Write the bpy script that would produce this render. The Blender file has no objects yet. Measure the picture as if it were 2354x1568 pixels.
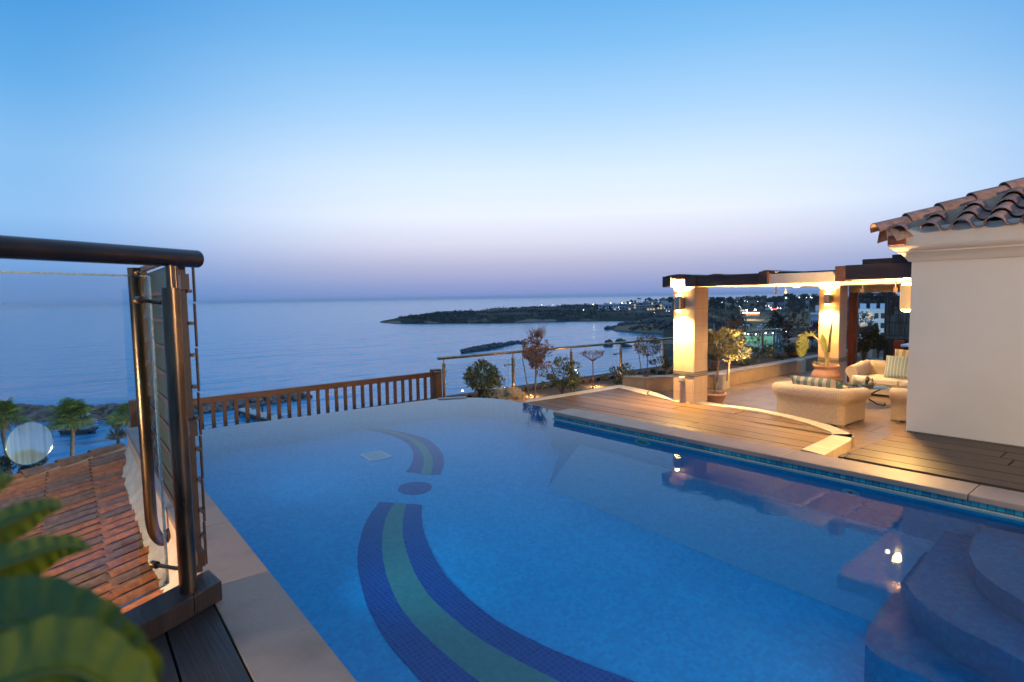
import bpy, math, random
from math import sin, cos, pi, radians, sqrt, atan2, hypot
from mathutils import Vector, Matrix, noise as mnoise

# ------------------------------------------------------------------ camera
SC = bpy.context.scene
COL = SC.collection
FPX, CX, CY, HC = 1340.0, 1177.0, 784.0, 2.2          # focal length in reference pixels (2354 wide), eye height
RHO, OFF = 0.0165, 101.0
_p = math.atan(OFF*cos(RHO)/FPX)
def _v(*a): return Vector(a)
_f = _v(0, cos(_p), -sin(_p)); _u = _v(0, sin(_p), cos(_p)); _r = _v(1, 0, 0)
_r2 = cos(RHO)*_r - sin(RHO)*_u; _u2 = cos(RHO)*_u + sin(RHO)*_r
_d = _f + (47-CX)/FPX*_r2 - (683+RHO*(1177-47)-CY)/FPX*_u2
_R = Matrix.Rotation(math.atan2(_d.x, _d.y), 3, 'Z')
CF, CR, CU = _R@_f, _R@_r2, _R@_u2
EYE = _v(0, 0, HC)
cam_d = bpy.data.cameras.new('camera'); cam = bpy.data.objects.new('camera', cam_d); COL.objects.link(cam)
cam.matrix_world = Matrix(((CR.x, CU.x, -CF.x, 0), (CR.y, CU.y, -CF.y, 0), (CR.z, CU.z, -CF.z, HC), (0, 0, 0, 1)))
cam_d.sensor_width = 36; cam_d.lens = 36*FPX/2354
cam_d.clip_start = 0.05; cam_d.clip_end = 20000
cam_d.dof.use_dof = True; cam_d.dof.focus_distance = 9.0; cam_d.dof.aperture_fstop = 2.6
SC.camera = cam

# ------------------------------------------------------------------ dusk sky
W = bpy.data.worlds.new('World'); SC.world = W; W.use_nodes = True
nt = W.node_tree; nt.nodes.clear()
def N(t, **k):
    n = nt.nodes.new(t)
    for a, b in k.items(): setattr(n, a, b)
    return n
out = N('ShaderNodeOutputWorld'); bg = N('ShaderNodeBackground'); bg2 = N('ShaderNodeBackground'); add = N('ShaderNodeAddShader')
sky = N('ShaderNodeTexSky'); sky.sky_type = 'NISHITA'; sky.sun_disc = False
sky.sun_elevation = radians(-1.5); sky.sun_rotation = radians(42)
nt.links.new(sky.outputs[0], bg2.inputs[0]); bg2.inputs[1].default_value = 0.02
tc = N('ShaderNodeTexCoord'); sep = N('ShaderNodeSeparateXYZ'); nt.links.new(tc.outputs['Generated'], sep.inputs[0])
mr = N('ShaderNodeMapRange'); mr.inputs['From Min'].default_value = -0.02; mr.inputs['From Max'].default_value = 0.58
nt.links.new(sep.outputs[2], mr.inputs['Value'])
def srgb(c): return tuple(((x/255)/12.92 if x/255 <= .04045 else ((x/255+.055)/1.055)**2.4) for x in c)
def ramp(stops):
    r = N('ShaderNodeValToRGB'); e = r.color_ramp.elements
    while len(e) > 1: e.remove(e[-1])
    for i, (s, c) in enumerate(stops):
        el = e[0] if i == 0 else e.new(s)
        el.position = s; el.color = (*srgb(c), 1)
    nt.links.new(mr.outputs[0], r.inputs[0]); return r
def S(z): return (z+0.02)/0.60
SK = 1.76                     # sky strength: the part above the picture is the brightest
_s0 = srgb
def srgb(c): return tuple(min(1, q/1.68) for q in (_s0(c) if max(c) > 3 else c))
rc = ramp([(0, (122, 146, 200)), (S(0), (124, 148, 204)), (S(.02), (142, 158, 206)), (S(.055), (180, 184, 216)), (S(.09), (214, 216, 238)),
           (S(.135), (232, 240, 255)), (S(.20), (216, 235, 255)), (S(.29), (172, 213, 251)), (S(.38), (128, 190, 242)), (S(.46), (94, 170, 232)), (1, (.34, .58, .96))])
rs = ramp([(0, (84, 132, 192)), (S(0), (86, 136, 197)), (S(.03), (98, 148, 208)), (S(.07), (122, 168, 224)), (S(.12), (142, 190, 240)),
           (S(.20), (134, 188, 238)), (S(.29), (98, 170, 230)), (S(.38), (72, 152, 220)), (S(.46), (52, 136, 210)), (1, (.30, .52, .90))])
gdir = _R@_v(sin(radians(6)), cos(radians(6)), 0)
dp = N('ShaderNodeVectorMath', operation='DOT_PRODUCT'); nrm = N('ShaderNodeVectorMath', operation='NORMALIZE')
mulv = N('ShaderNodeVectorMath', operation='MULTIPLY'); mulv.inputs[1].default_value = (1, 1, 0)
nt.links.new(tc.outputs['Generated'], mulv.inputs[0]); nt.links.new(mulv.outputs[0], nrm.inputs[0])
nt.links.new(nrm.outputs[0], dp.inputs[0]); dp.inputs[1].default_value = gdir
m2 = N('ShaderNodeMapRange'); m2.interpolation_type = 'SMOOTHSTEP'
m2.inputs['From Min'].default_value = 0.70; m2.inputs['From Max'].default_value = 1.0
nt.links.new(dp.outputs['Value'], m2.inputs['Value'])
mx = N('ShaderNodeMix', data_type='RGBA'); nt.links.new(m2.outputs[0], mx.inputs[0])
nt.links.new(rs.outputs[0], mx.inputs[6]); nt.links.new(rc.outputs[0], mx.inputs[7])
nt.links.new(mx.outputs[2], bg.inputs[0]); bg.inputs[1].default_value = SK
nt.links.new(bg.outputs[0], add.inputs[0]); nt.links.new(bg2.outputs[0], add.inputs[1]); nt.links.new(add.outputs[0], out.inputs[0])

SC.view_settings.view_transform = 'Standard'; SC.view_settings.look = 'None'
SC.view_settings.exposure = 0; SC.view_settings.gamma = 1
SC.render.engine = 'CYCLES'
cy = SC.cycles; cy.use_denoising = True; cy.max_bounces = 10; cy.transparent_max_bounces = 16
cy.sample_clamp_indirect = 12; cy.blur_glossy = 0.5; cy.caustics_reflective = False; cy.caustics_refractive = True

# ------------------------------------------------------------------ measuring helpers: photograph point -> place in the world
ZZ = {'1': (0, 850, 1.845), '2': (0, 1650, 1.727), '3': (1500, 1050, 2.2208), '4': (2400, 950, 2.2402), '5': (3100, 620, 2.958), '6': (600, 1350, 2.14),
      '7': (3000, 1600, 1.637), 'a': (2000, 1060, 4.708), 'b': (2600, 1080, 4.708), 'c': (3050, 1050, 4.48), 'd': (1300, 1450, 1.9617),
      'e': (1300, 1850, 1.9617), 'g': (0, 1450, 3.484), 'h': (3200, 1250, 4.479), 'i': (1700, 1180, 4.612), 'j': (2850, 1250, 3.92),
      'k': (0, 1480, 4.708), 'l': (2520, 1020, 6.818), 'o': (0, 0, 1/1.63127)}
def px(k, x, y):
    a, b, s = ZZ[k]; return ((a+x/s)/1.63127, (b+y/s)/1.63127)
def ray(p): return CF + (p[0]-CX)/FPX*CR - (p[1]-CY)/FPX*CU
def G(p, z=0.0):
    d = ray(p); return EYE + d*((z-HC)/d.z)
def at_x(p, x):
    d = ray(p); return EYE + d*(x/d.x)
def at_y(p, y):
    d = ray(p); return EYE + d*(y/d.y)
def hit(p, P0, n):
    d = ray(p); return EYE + d*((P0-EYE).dot(n)/d.dot(n))
def az(pxx, r, z=0.0):            # place at compass bearing of a column of the photo, r metres away
    d = ray((pxx, 700.)); h = Vector((d.x, d.y, 0)).normalized(); return Vector((h.x*r, h.y*r, z))
IORW = 1.29
def GR(p, depth):                 # the same, looking through the still water surface
    d = ray(p).normalized(); s = G(p, 0); h = Vector((d.x, d.y, 0)); sn = h.length/IORW; h.normalize()
    return Vector((s.x, s.y, 0)) + h*(sn/sqrt(1-sn*sn)*depth) - Vector((0, 0, depth))

# ------------------------------------------------------------------ materials
MATS = {}
def mat(name, col, rough=.6, metal=0., col2=None, scale=4., bump=0., bscale=None, stretch=(1, 1, 1), detail=4., emit=None, estr=0., spec=.5, trans=0., ior=1.45, contrast=(.35, .65), trl=0.):
    if name in MATS: return MATS[name]
    m = bpy.data.materials.new(name); m.use_nodes = True; t = m.node_tree; b = t.nodes['Principled BSDF']
    b.inputs['Base Color'].default_value = (*col, 1); b.inputs['Roughness'].default_value = rough; b.inputs['Metallic'].default_value = metal
    b.inputs['Specular IOR Level'].default_value = spec; b.inputs['IOR'].default_value = ior
    b.inputs['Transmission Weight'].default_value = trans
    if emit: b.inputs['Emission Color'].default_value = (*emit, 1); b.inputs['Emission Strength'].default_value = estr
    co = t.nodes.new('ShaderNodeTexCoord'); mp = t.nodes.new('ShaderNodeMapping'); mp.inputs['Scale'].default_value = stretch
    t.links.new(co.outputs['Object'], mp.inputs[0])
    if col2:
        n = t.nodes.new('ShaderNodeTexNoise'); n.inputs['Scale'].default_value = scale; n.inputs['Detail'].default_value = detail
        t.links.new(mp.outputs[0], n.inputs['Vector'])
        r = t.nodes.new('ShaderNodeValToRGB'); r.color_ramp.elements[0].position = contrast[0]; r.color_ramp.elements[1].position = contrast[1]
        r.color_ramp.elements[0].color = (*col, 1); r.color_ramp.elements[1].color = (*col2, 1)
        t.links.new(n.outputs['Fac'], r.inputs[0]); t.links.new(r.outputs[0], b.inputs['Base Color'])
    if bump:
        n2 = t.nodes.new('ShaderNodeTexNoise'); n2.inputs['Scale'].default_value = bscale or scale*4; n2.inputs['Detail'].default_value = 5
        t.links.new(mp.outputs[0], n2.inputs['Vector'])
        bp = t.nodes.new('ShaderNodeBump'); bp.inputs['Strength'].default_value = bump; bp.inputs['Distance'].default_value = .02
        t.links.new(n2.outputs['Fac'], bp.inputs['Height']); t.links.new(bp.outputs[0], b.inputs['Normal'])
    MATS[name] = m; return m

def nodes_of(name):
    m = bpy.data.materials.new(name); m.use_nodes = True; MATS[name] = m
    return m, m.node_tree, m.node_tree.nodes, m.node_tree.links, m.node_tree.nodes['Principled BSDF']

def board_mat(name, c1, c2, rough=.45, ax='y', w=.36):
    # planks: tone varies plank by plank across the run, fine grain along it
    m, t, n, l, b = nodes_of(name)
    co = n.new('ShaderNodeTexCoord'); sp = n.new('ShaderNodeSeparateXYZ'); l.new(co.outputs['Object'], sp.inputs[0])
    mp = n.new('ShaderNodeMapping'); mp.inputs['Scale'].default_value = (40, 1.2, 4) if ax == 'y' else (1.2, 40, 4)
    l.new(co.outputs['Object'], mp.inputs[0])
    ns = n.new('ShaderNodeTexNoise'); ns.inputs['Scale'].default_value = 1.5; ns.inputs['Detail'].default_value = 6; l.new(mp.outputs[0], ns.inputs['Vector'])
    big = n.new('ShaderNodeTexNoise'); big.inputs['Scale'].default_value = 1.3; l.new(co.outputs['Object'], big.inputs['Vector'])
    dv = n.new('ShaderNodeMath'); dv.operation = 'DIVIDE'; dv.inputs[1].default_value = w; l.new(sp.outputs[0 if ax == 'y' else 1], dv.inputs[0])
    fl = n.new('ShaderNodeMath'); fl.operation = 'FLOOR'; l.new(dv.outputs[0], fl.inputs[0])
    wn = n.new('ShaderNodeTexWhiteNoise'); wn.noise_dimensions = '1D'; l.new(fl.outputs[0], wn.inputs['W'])
    a1 = n.new('ShaderNodeMath'); a1.operation = 'MULTIPLY_ADD'; a1.inputs[1].default_value = .45; l.new(wn.outputs['Value'], a1.inputs[0])
    a2 = n.new('ShaderNodeMath'); a2.operation = 'MULTIPLY'; a2.inputs[1].default_value = .6; l.new(ns.outputs['Fac'], a2.inputs[0]); l.new(a2.outputs[0], a1.inputs[2])
    a3 = n.new('ShaderNodeMath'); a3.operation = 'MULTIPLY_ADD'; a3.inputs[1].default_value = .4; l.new(big.outputs['Fac'], a3.inputs[0]); l.new(a1.outputs[0], a3.inputs[2])
    r = n.new('ShaderNodeValToRGB'); r.color_ramp.elements[0].position = .3; r.color_ramp.elements[1].position = .95
    r.color_ramp.elements[0].color = (*c1, 1); r.color_ramp.elements[1].color = (*c2, 1)
    l.new(a3.outputs[0], r.inputs[0]); l.new(r.outputs[0], b.inputs['Base Color']); b.inputs['Roughness'].default_value = rough
    bp = n.new('ShaderNodeBump'); bp.inputs['Strength'].default_value = .25; bp.inputs['Distance'].default_value = .01
    l.new(ns.outputs['Fac'], bp.inputs['Height']); l.new(bp.outputs[0], b.inputs['Normal']); b.inputs['Specular IOR Level'].default_value = .28
    return m

def mosaic_mat(name, cols, grout, size=.03, gw=.10, rough=.25, plane='xy'):
    m, t, n, l, b = nodes_of(name)
    co = n.new('ShaderNodeTexCoord'); sc = n.new('ShaderNodeVectorMath'); sc.operation = 'SCALE'; sc.inputs['Scale'].default_value = 1/size
    l.new(co.outputs['Object'], sc.inputs[0])
    fl = n.new('ShaderNodeVectorMath'); fl.operation = 'FLOOR'; l.new(sc.outputs[0], fl.inputs[0])
    fr = n.new('ShaderNodeVectorMath'); fr.operation = 'FRACTION'; l.new(sc.outputs[0], fr.inputs[0])
    wn = n.new('ShaderNodeTexWhiteNoise'); wn.noise_dimensions = '3D'; l.new(fl.outputs[0], wn.inputs['Vector'])
    big = n.new('ShaderNodeTexNoise'); big.inputs['Scale'].default_value = 1.6; big.inputs['Detail'].default_value = 6; l.new(co.outputs['Object'], big.inputs['Vector'])
    mixn = n.new('ShaderNodeMath'); mixn.operation = 'MULTIPLY_ADD'; mixn.inputs[1].default_value = .55; l.new(wn.outputs['Value'], mixn.inputs[0])
    bm = n.new('ShaderNodeMath'); bm.operation = 'MULTIPLY'; bm.inputs[1].default_value = .55; l.new(big.outputs['Fac'], bm.inputs[0]); l.new(bm.outputs[0], mixn.inputs[2])
    r = n.new('ShaderNodeValToRGB'); e = r.color_ramp.elements
    e[0].position = .15; e[0].color = (*cols[0], 1); e[1].position = .85; e[1].color = (*cols[-1], 1)
    if len(cols) == 3: k = e.new(.5); k.color = (*cols[1], 1)
    l.new(mixn.outputs[0], r.inputs[0])
    sp = n.new('ShaderNodeSeparateXYZ'); l.new(fr.outputs[0], sp.inputs[0])
    idx = {'xy': (0, 1), 'yz': (1, 2), 'xz': (0, 2)}[plane]; prev = None
    for i in idx:
        c = n.new('ShaderNodeMath'); c.operation = 'LESS_THAN'; c.inputs[1].default_value = gw; l.new(sp.outputs[i], c.inputs[0])
        if prev is None: prev = c
        else:
            mxx = n.new('ShaderNodeMath'); mxx.operation = 'MAXIMUM'; l.new(prev.outputs[0], mxx.inputs[0]); l.new(c.outputs[0], mxx.inputs[1]); prev = mxx
    mi = n.new('ShaderNodeMix'); mi.data_type = 'RGBA'; l.new(prev.outputs[0], mi.inputs[0]); l.new(r.outputs[0], mi.inputs[6]); mi.inputs[7].default_value = (*grout, 1)
    l.new(mi.outputs[2], b.inputs['Base Color']); b.inputs['Roughness'].default_value = rough
    return m

def slab_mat(name, c1, c2, c3, joint, bw, bh, rough=.6, rot=0., off=.5, js=.006, bump=.1, plane='xy'):
    # stone slabs: joints from a brick pattern, each slab its own tone, clouded
    m, t, n, l, b = nodes_of(name)
    co = n.new('ShaderNodeTexCoord'); src = co.outputs['Object']
    if plane != 'xy':
        sp = n.new('ShaderNodeSeparateXYZ'); l.new(src, sp.inputs[0]); cb = n.new('ShaderNodeCombineXYZ')
        ad = n.new('ShaderNodeMath'); ad.operation = 'ADD'; l.new(sp.outputs[0], ad.inputs[0]); l.new(sp.outputs[1], ad.inputs[1])
        l.new(ad.outputs[0], cb.inputs[0]); l.new(sp.outputs[2], cb.inputs[1]); src = cb.outputs[0]
    mp = n.new('ShaderNodeMapping'); mp.inputs['Rotation'].default_value = (0, 0, rot); l.new(src, mp.inputs[0])
    br = n.new('ShaderNodeTexBrick'); br.offset = off; br.inputs['Scale'].default_value = 1; br.inputs['Brick Width'].default_value = bw; br.inputs['Row Height'].default_value = bh
    br.inputs['Mortar Size'].default_value = js; br.inputs['Color1'].default_value = (*c1, 1); br.inputs['Color2'].default_value = (*c2, 1); br.inputs['Mortar'].default_value = (*joint, 1)
    br.inputs['Bias'].default_value = 0; l.new(mp.outputs[0], br.inputs['Vector'])
    ns = n.new('ShaderNodeTexNoise'); ns.inputs['Scale'].default_value = 2.2; ns.inputs['Detail'].default_value = 8; l.new(co.outputs['Object'], ns.inputs['Vector'])
    rr = n.new('ShaderNodeValToRGB'); rr.color_ramp.elements[0].position = .45; rr.color_ramp.elements[1].position = .7; l.new(ns.outputs['Fac'], rr.inputs[0])
    mi = n.new('ShaderNodeMix'); mi.data_type = 'RGBA'; l.new(br.outputs['Color'], mi.inputs[6]); mi.inputs[7].default_value = (*c3, 1)
    mu = n.new('ShaderNodeMath'); mu.operation = 'MULTIPLY'; mu.inputs[1].default_value = .6; l.new(rr.outputs[0], mu.inputs[0]); l.new(mu.outputs[0], mi.inputs[0])
    l.new(mi.outputs[2], b.inputs['Base Color']); b.inputs['Roughness'].default_value = rough
    n2 = n.new('ShaderNodeTexNoise'); n2.inputs['Scale'].default_value = 25; n2.inputs['Detail'].default_value = 6; l.new(co.outputs['Object'], n2.inputs['Vector'])
    sb = n.new('ShaderNodeMath'); sb.operation = 'SUBTRACT'; l.new(n2.outputs['Fac'], sb.inputs[0]); l.new(br.outputs['Fac'], sb.inputs[1])
    bp = n.new('ShaderNodeBump'); bp.inputs['Strength'].default_value = bump; bp.inputs['Distance'].default_value = .01
    l.new(sb.outputs[0], bp.inputs['Height']); l.new(bp.outputs[0], b.inputs['Normal'])
    return m

def leaf_mat(name, c1, c2, c3=None, rough=.5, sub=.25):
    m, t, n, l, b = nodes_of(name)
    gi = n.new('ShaderNodeNewGeometry'); r = n.new('ShaderNodeValToRGB'); e = r.color_ramp.elements
    e[0].color = (*c1, 1); e[1].color = (*c2, 1)
    if c3: k = e.new(.85); k.color = (*c2, 1); e[-1].color = (*c3, 1)
    l.new(gi.outputs['Random Per Island'], r.inputs[0]); l.new(r.outputs[0], b.inputs['Base Color']); b.inputs['Roughness'].default_value = rough
    tr = n.new('ShaderNodeBsdfTranslucent'); l.new(r.outputs[0], tr.inputs[0]); ms = n.new('ShaderNodeMixShader'); ms.inputs[0].default_value = sub
    l.new(b.outputs[0], ms.inputs[1]); l.new(tr.outputs[0], ms.inputs[2]); l.new(ms.outputs[0], n['Material Output'].inputs[0])
    return m

def wicker_mat():
    m, t, n, l, b = nodes_of('woven_wicker')
    co = n.new('ShaderNodeTexCoord'); uv = co.outputs['UV']
    br = n.new('ShaderNodeTexBrick'); br.inputs['Scale'].default_value = 1; br.inputs['Brick Width'].default_value = .044; br.inputs['Row Height'].default_value = .022
    br.inputs['Mortar Size'].default_value = .0035; br.inputs['Mortar Smooth'].default_value = .8
    br.inputs['Color1'].default_value = (.56, .47, .35, 1); br.inputs['Color2'].default_value = (.50, .41, .30, 1); br.inputs['Mortar'].default_value = (.25, .19, .13, 1)
    l.new(uv, br.inputs['Vector']); l.new(br.outputs['Color'], b.inputs['Base Color']); b.inputs['Roughness'].default_value = .6
    bp = n.new('ShaderNodeBump'); bp.inputs['Strength'].default_value = .7; bp.inputs['Distance'].default_value = .006; bp.invert = True
    l.new(br.outputs['Fac'], bp.inputs['Height']); l.new(bp.outputs[0], b.inputs['Normal'])
    return m

def stripe_mat(name, c1, c2, pitch, duty):
    m, t, n, l, b = nodes_of(name)
    co = n.new('ShaderNodeTexCoord'); sp = n.new('ShaderNodeSeparateXYZ'); l.new(co.outputs['UV'], sp.inputs[0])
    dv = n.new('ShaderNodeMath'); dv.operation = 'DIVIDE'; dv.inputs[1].default_value = pitch; l.new(sp.outputs[0], dv.inputs[0])
    fr = n.new('ShaderNodeMath'); fr.operation = 'FRACT'; l.new(dv.outputs[0], fr.inputs[0])
    lt = n.new('ShaderNodeMath'); lt.operation = 'LESS_THAN'; lt.inputs[1].default_value = duty; l.new(fr.outputs[0], lt.inputs[0])
    mi = n.new('ShaderNodeMix'); mi.data_type = 'RGBA'; l.new(lt.outputs[0], mi.inputs[0]); mi.inputs[6].default_value = (*c2, 1); mi.inputs[7].default_value = (*c1, 1)
    l.new(mi.outputs[2], b.inputs['Base Color']); b.inputs['Roughness'].default_value = .9
    return m

def glass_mat(name, tint, refl=.9, rough=.01, ior=1.5):
    m, t, n, l, b = nodes_of(name)
    n.remove(b); tr = n.new('ShaderNodeBsdfTransparent'); tr.inputs[0].default_value = (*tint, 1)
    gl = n.new('ShaderNodeBsdfGlossy'); gl.inputs['Roughness'].default_value = rough; gl.inputs[0].default_value = (refl, refl, refl, 1)
    fr = n.new('ShaderNodeFresnel'); fr.inputs[0].default_value = ior; ms = n.new('ShaderNodeMixShader')
    l.new(fr.outputs[0], ms.inputs[0]); l.new(tr.outputs[0], ms.inputs[1]); l.new(gl.outputs[0], ms.inputs[2]); l.new(ms.outputs[0], n['Material Output'].inputs[0])
    return m

def emis(name, col, s):
    if name in MATS: return MATS[name]
    m, t, n, l, b = nodes_of(name); b.inputs['Base Color'].default_value = (0, 0, 0, 1)
    b.inputs['Emission Color'].default_value = (*col, 1); b.inputs['Emission Strength'].default_value = s; return m

# ------------------------------------------------------------------ mesh builder
class MB:
    def __init__(s): s.v = []; s.f = []; s.uv = {}; s.mi = {}
    def face(s, pts, uv=None, mi=0):
        b = len(s.v); s.v += [Vector(p) for p in pts]; s.f.append(list(range(b, b+len(pts))))
        if uv: s.uv[len(s.f)-1] = uv
        if mi: s.mi[len(s.f)-1] = mi
    def box(s, lo, hi, M=None):
        x0, y0, z0 = lo; x1, y1, z1 = hi; b = len(s.v)
        P = [Vector(p) for p in ((x0, y0, z0), (x1, y0, z0), (x1, y1, z0), (x0, y1, z0), (x0, y0, z1), (x1, y0, z1), (x1, y1, z1), (x0, y1, z1))]
        if M: P = [M@p for p in P]
        s.v += P
        for f in ((3, 2, 1, 0), (4, 5, 6, 7), (0, 1, 5, 4), (1, 2, 6, 5), (2, 3, 7, 6), (3, 0, 4, 7)): s.f.append([b+i for i in f])
        return s
    def bar(s, a, b2, w, h, up=Vector((0, 0, 1))):      # rectangular bar from a to b2: w across, h along 'up'
        a = Vector(a); b2 = Vector(b2); d = (b2-a); L = d.length; d.normalize(); x = d.cross(up).normalized(); z = x.cross(d)
        M = Matrix(((x.x, d.x, z.x, a.x), (x.y, d.y, z.y, a.y), (x.z, d.z, z.z, a.z), (0, 0, 0, 1)))
        return s.box((-w/2, 0, -h/2), (w/2, L, h/2), M)
    def prism(s, poly, z0, z1):
        n = len(poly); b = len(s.v)
        area = sum(poly[i][0]*poly[(i+1) % n][1]-poly[(i+1) % n][0]*poly[i][1] for i in range(n))
        if area < 0: poly = poly[::-1]
        s.v += [Vector((p[0], p[1], z0)) for p in poly]+[Vector((p[0], p[1], z1)) for p in poly]
        s.f.append([b+i for i in range(n)][::-1]); s.f.append([b+n+i for i in range(n)])
        for i in range(n):
            j = (i+1) % n; s.f.append([b+i, b+j, b+n+j, b+n+i])
        return s
    def tube(s, path, rad, n=10, caps=True):
        path = [Vector(p) for p in path]; m = len(path)
        if not hasattr(rad, '__len__'): rad = [rad]*m
        t0 = (path[1]-path[0]).normalized(); ref = Vector((0, 0, 1)) if abs(t0.z) < .9 else Vector((1, 0, 0))
        x = t0.cross(ref).normalized(); b = len(s.v)
        for i, p in enumerate(path):
            t = (path[min(i+1, m-1)]-path[max(i-1, 0)]).normalized(); x = (x-t*x.dot(t)).normalized(); y = t.cross(x)
            s.v += [p+(x*cos(2*pi*k/n)+y*sin(2*pi*k/n))*rad[i] for k in range(n)]
        for i in range(m-1):
            for k in range(n):
                k2 = (k+1) % n; s.f.append([b+i*n+k, b+i*n+k2, b+(i+1)*n+k2, b+(i+1)*n+k])
        if caps:
            s.f.append([b+k for k in range(n)][::-1]); s.f.append([b+(m-1)*n+k for k in range(n)])
        return s
    def lathe(s, prof, c=(0, 0, 0), n=24, M=None):
        b = len(s.v); c = Vector(c); m = len(prof)
        for r, z in prof:
            for k in range(n):
                p = Vector((r*cos(2*pi*k/n), r*sin(2*pi*k/n), z)); s.v.append((M@p if M else p)+c)
        for i in range(m-1):
            for k in range(n):
                k2 = (k+1) % n; s.f.append([b+i*n+k, b+i*n+k2, b+(i+1)*n+k2, b+(i+1)*n+k])
        return s
    def grid(s, P, closed_u=False, uv=None):            # P[i][j]
        b = len(s.v); I = len(P); J = len(P[0])
        for row in P: s.v += [Vector(p) for p in row]
        for i in range(I-1):
            for j in range(J-1 if not closed_u else J):
                j2 = (j+1) % J; s.f.append([b+i*J+j, b+i*J+j2, b+(i+1)*J+j2, b+(i+1)*J+j])
                if uv: s.uv[len(s.f)-1] = [uv[i][j], uv[i][j2], uv[i+1][j2], uv[i+1][j]]
        return s
    def blob(s, c, r, seed=0, sub=2, amp=.25, freq=1.):
        import bmesh
        bm = bmesh.new(); bmesh.ops.create_icosphere(bm, subdivisions=sub, radius=1); b = len(s.v)
        r = Vector(r) if hasattr(r, '__len__') else Vector((r, r, r))
        for v in bm.verts:
            k = 1+amp*mnoise.noise(v.co*freq*1.3+Vector((seed*7.3, seed*3.1, seed)))+amp*.5*mnoise.noise(v.co*freq*3+Vector((seed*5., 1, 2)))
            s.v.append(Vector(c)+Vector((v.co.x*r.x, v.co.y*r.y, v.co.z*r.z))*k)
        for f in bm.faces: s.f.append([b+v.index for v in f.verts])
        bm.free(); return s
    def leaf(s, p, d, L, w, nrm):
        x = d.cross(nrm)
        if x.length < 1e-4: return
        x.normalize(); b = len(s.v); s.v += [p, p+d*L*.45+x*w/2, p+d*L, p+d*L*.45-x*w/2]; s.f.append([b, b+1, b+2, b+3])
    def build(s, name, m, parent=None, smooth=None, bevel=0.):
        me = bpy.data.meshes.new(name); off = Vector((0, 0, 0)); q = parent
        while q: off += q.location; q = q.parent
        me.from_pydata([tuple(v-off) for v in s.v], [], s.f)
        if s.uv:
            ul = me.uv_layers.new(name='UVMap')
            for pi_, p in enumerate(me.polygons):
                if pi_ in s.uv:
                    for k, li in enumerate(p.loop_indices): ul.data[li].uv = s.uv[pi_][k]
        ms = m if isinstance(m, (list, tuple)) else [m]
        for q in ms: me.materials.append(q)
        if s.mi:
            for i, k in s.mi.items(): me.polygons[i].material_index = k
        if smooth:
            me.polygons.foreach_set('use_smooth', [True]*len(me.polygons)); me.set_sharp_from_angle(angle=radians(smooth))
        me.update(); o = bpy.data.objects.new(name, me); COL.objects.link(o)
        if parent: o.parent = parent
        if bevel:
            bv = o.modifiers.new('bevel', 'BEVEL'); bv.width = bevel; bv.segments = 2; bv.limit_method = 'ANGLE'
        return o
def tag(o, label=None, cat=None, group=None, kind=None):
    if label: o['label'] = label
    if cat: o['category'] = cat
    if group: o['group'] = group
    if kind: o['kind'] = kind
    return o
def thing(name, loc, label, cat, group=None):
    o = bpy.data.objects.new(name, None); o.empty_display_size = .2; COL.objects.link(o); o.location = loc; return tag(o, label, cat, group)
def copy_tree(o, parent=None):
    c = o.copy(); COL.objects.link(c); c.parent = parent
    for ch in list(o.children): copy_tree(ch, c)
    return c
def struct(name, mb, m, **k): return tag(mb.build(name, m, **k), kind='structure')
def lamp(name, kind, loc, energy, col, size=.05, to=None, spot=None, blend=.5, parent=None):
    d = bpy.data.lights.new(name, kind); d.energy = energy; d.color = col
    if kind in ('POINT', 'SPOT'): d.shadow_soft_size = size
    if kind == 'SPOT': d.spot_size = radians(spot); d.spot_blend = blend
    o = bpy.data.objects.new(name, d); COL.objects.link(o); o.location = loc
    if to is not None: o.rotation_euler = (Vector(to)-Vector(loc)).to_track_quat('-Z', 'Y').to_euler()
    if parent:
        o.parent = parent; o.location = Vector(loc)-parent.location
    return o
R = random.Random(5)
WARM = (1.0, .62, .22); WARM2 = (1.0, .71, .38)
SEA = -18.0
# ================================================================== SEA, LAND
m_sea, t, n, l, b = nodes_of('sea_water')
b.inputs['Base Color'].default_value = (.008, .23, .44, 1); b.inputs['Specular IOR Level'].default_value = .36; b.inputs['Roughness'].default_value = .20; b.inputs['IOR'].default_value = 1.33
co = n.new('ShaderNodeTexCoord'); mp = n.new('ShaderNodeMapping'); mp.inputs['Rotation'].default_value = (0, 0, radians(-42)); mp.inputs['Scale'].default_value = (.012, .05, 1)
l.new(co.outputs['Object'], mp.inputs[0])
n1 = n.new('ShaderNodeTexNoise'); n1.inputs['Scale'].default_value = 2.2; n1.inputs['Detail'].default_value = 7; l.new(mp.outputs[0], n1.inputs['Vector'])
bp = n.new('ShaderNodeBump'); bp.inputs['Strength'].default_value = .55; bp.inputs['Distance'].default_value = 3.5; l.new(n1.outputs['Fac'], bp.inputs['Height']); l.new(bp.outputs[0], b.inputs['Normal'])
mb = MB(); mb.face([(8900*cos(2*pi*k/180), 8900*sin(2*pi*k/180), SEA) for k in range(180)]); struct('sea', mb, m_sea)

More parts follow.
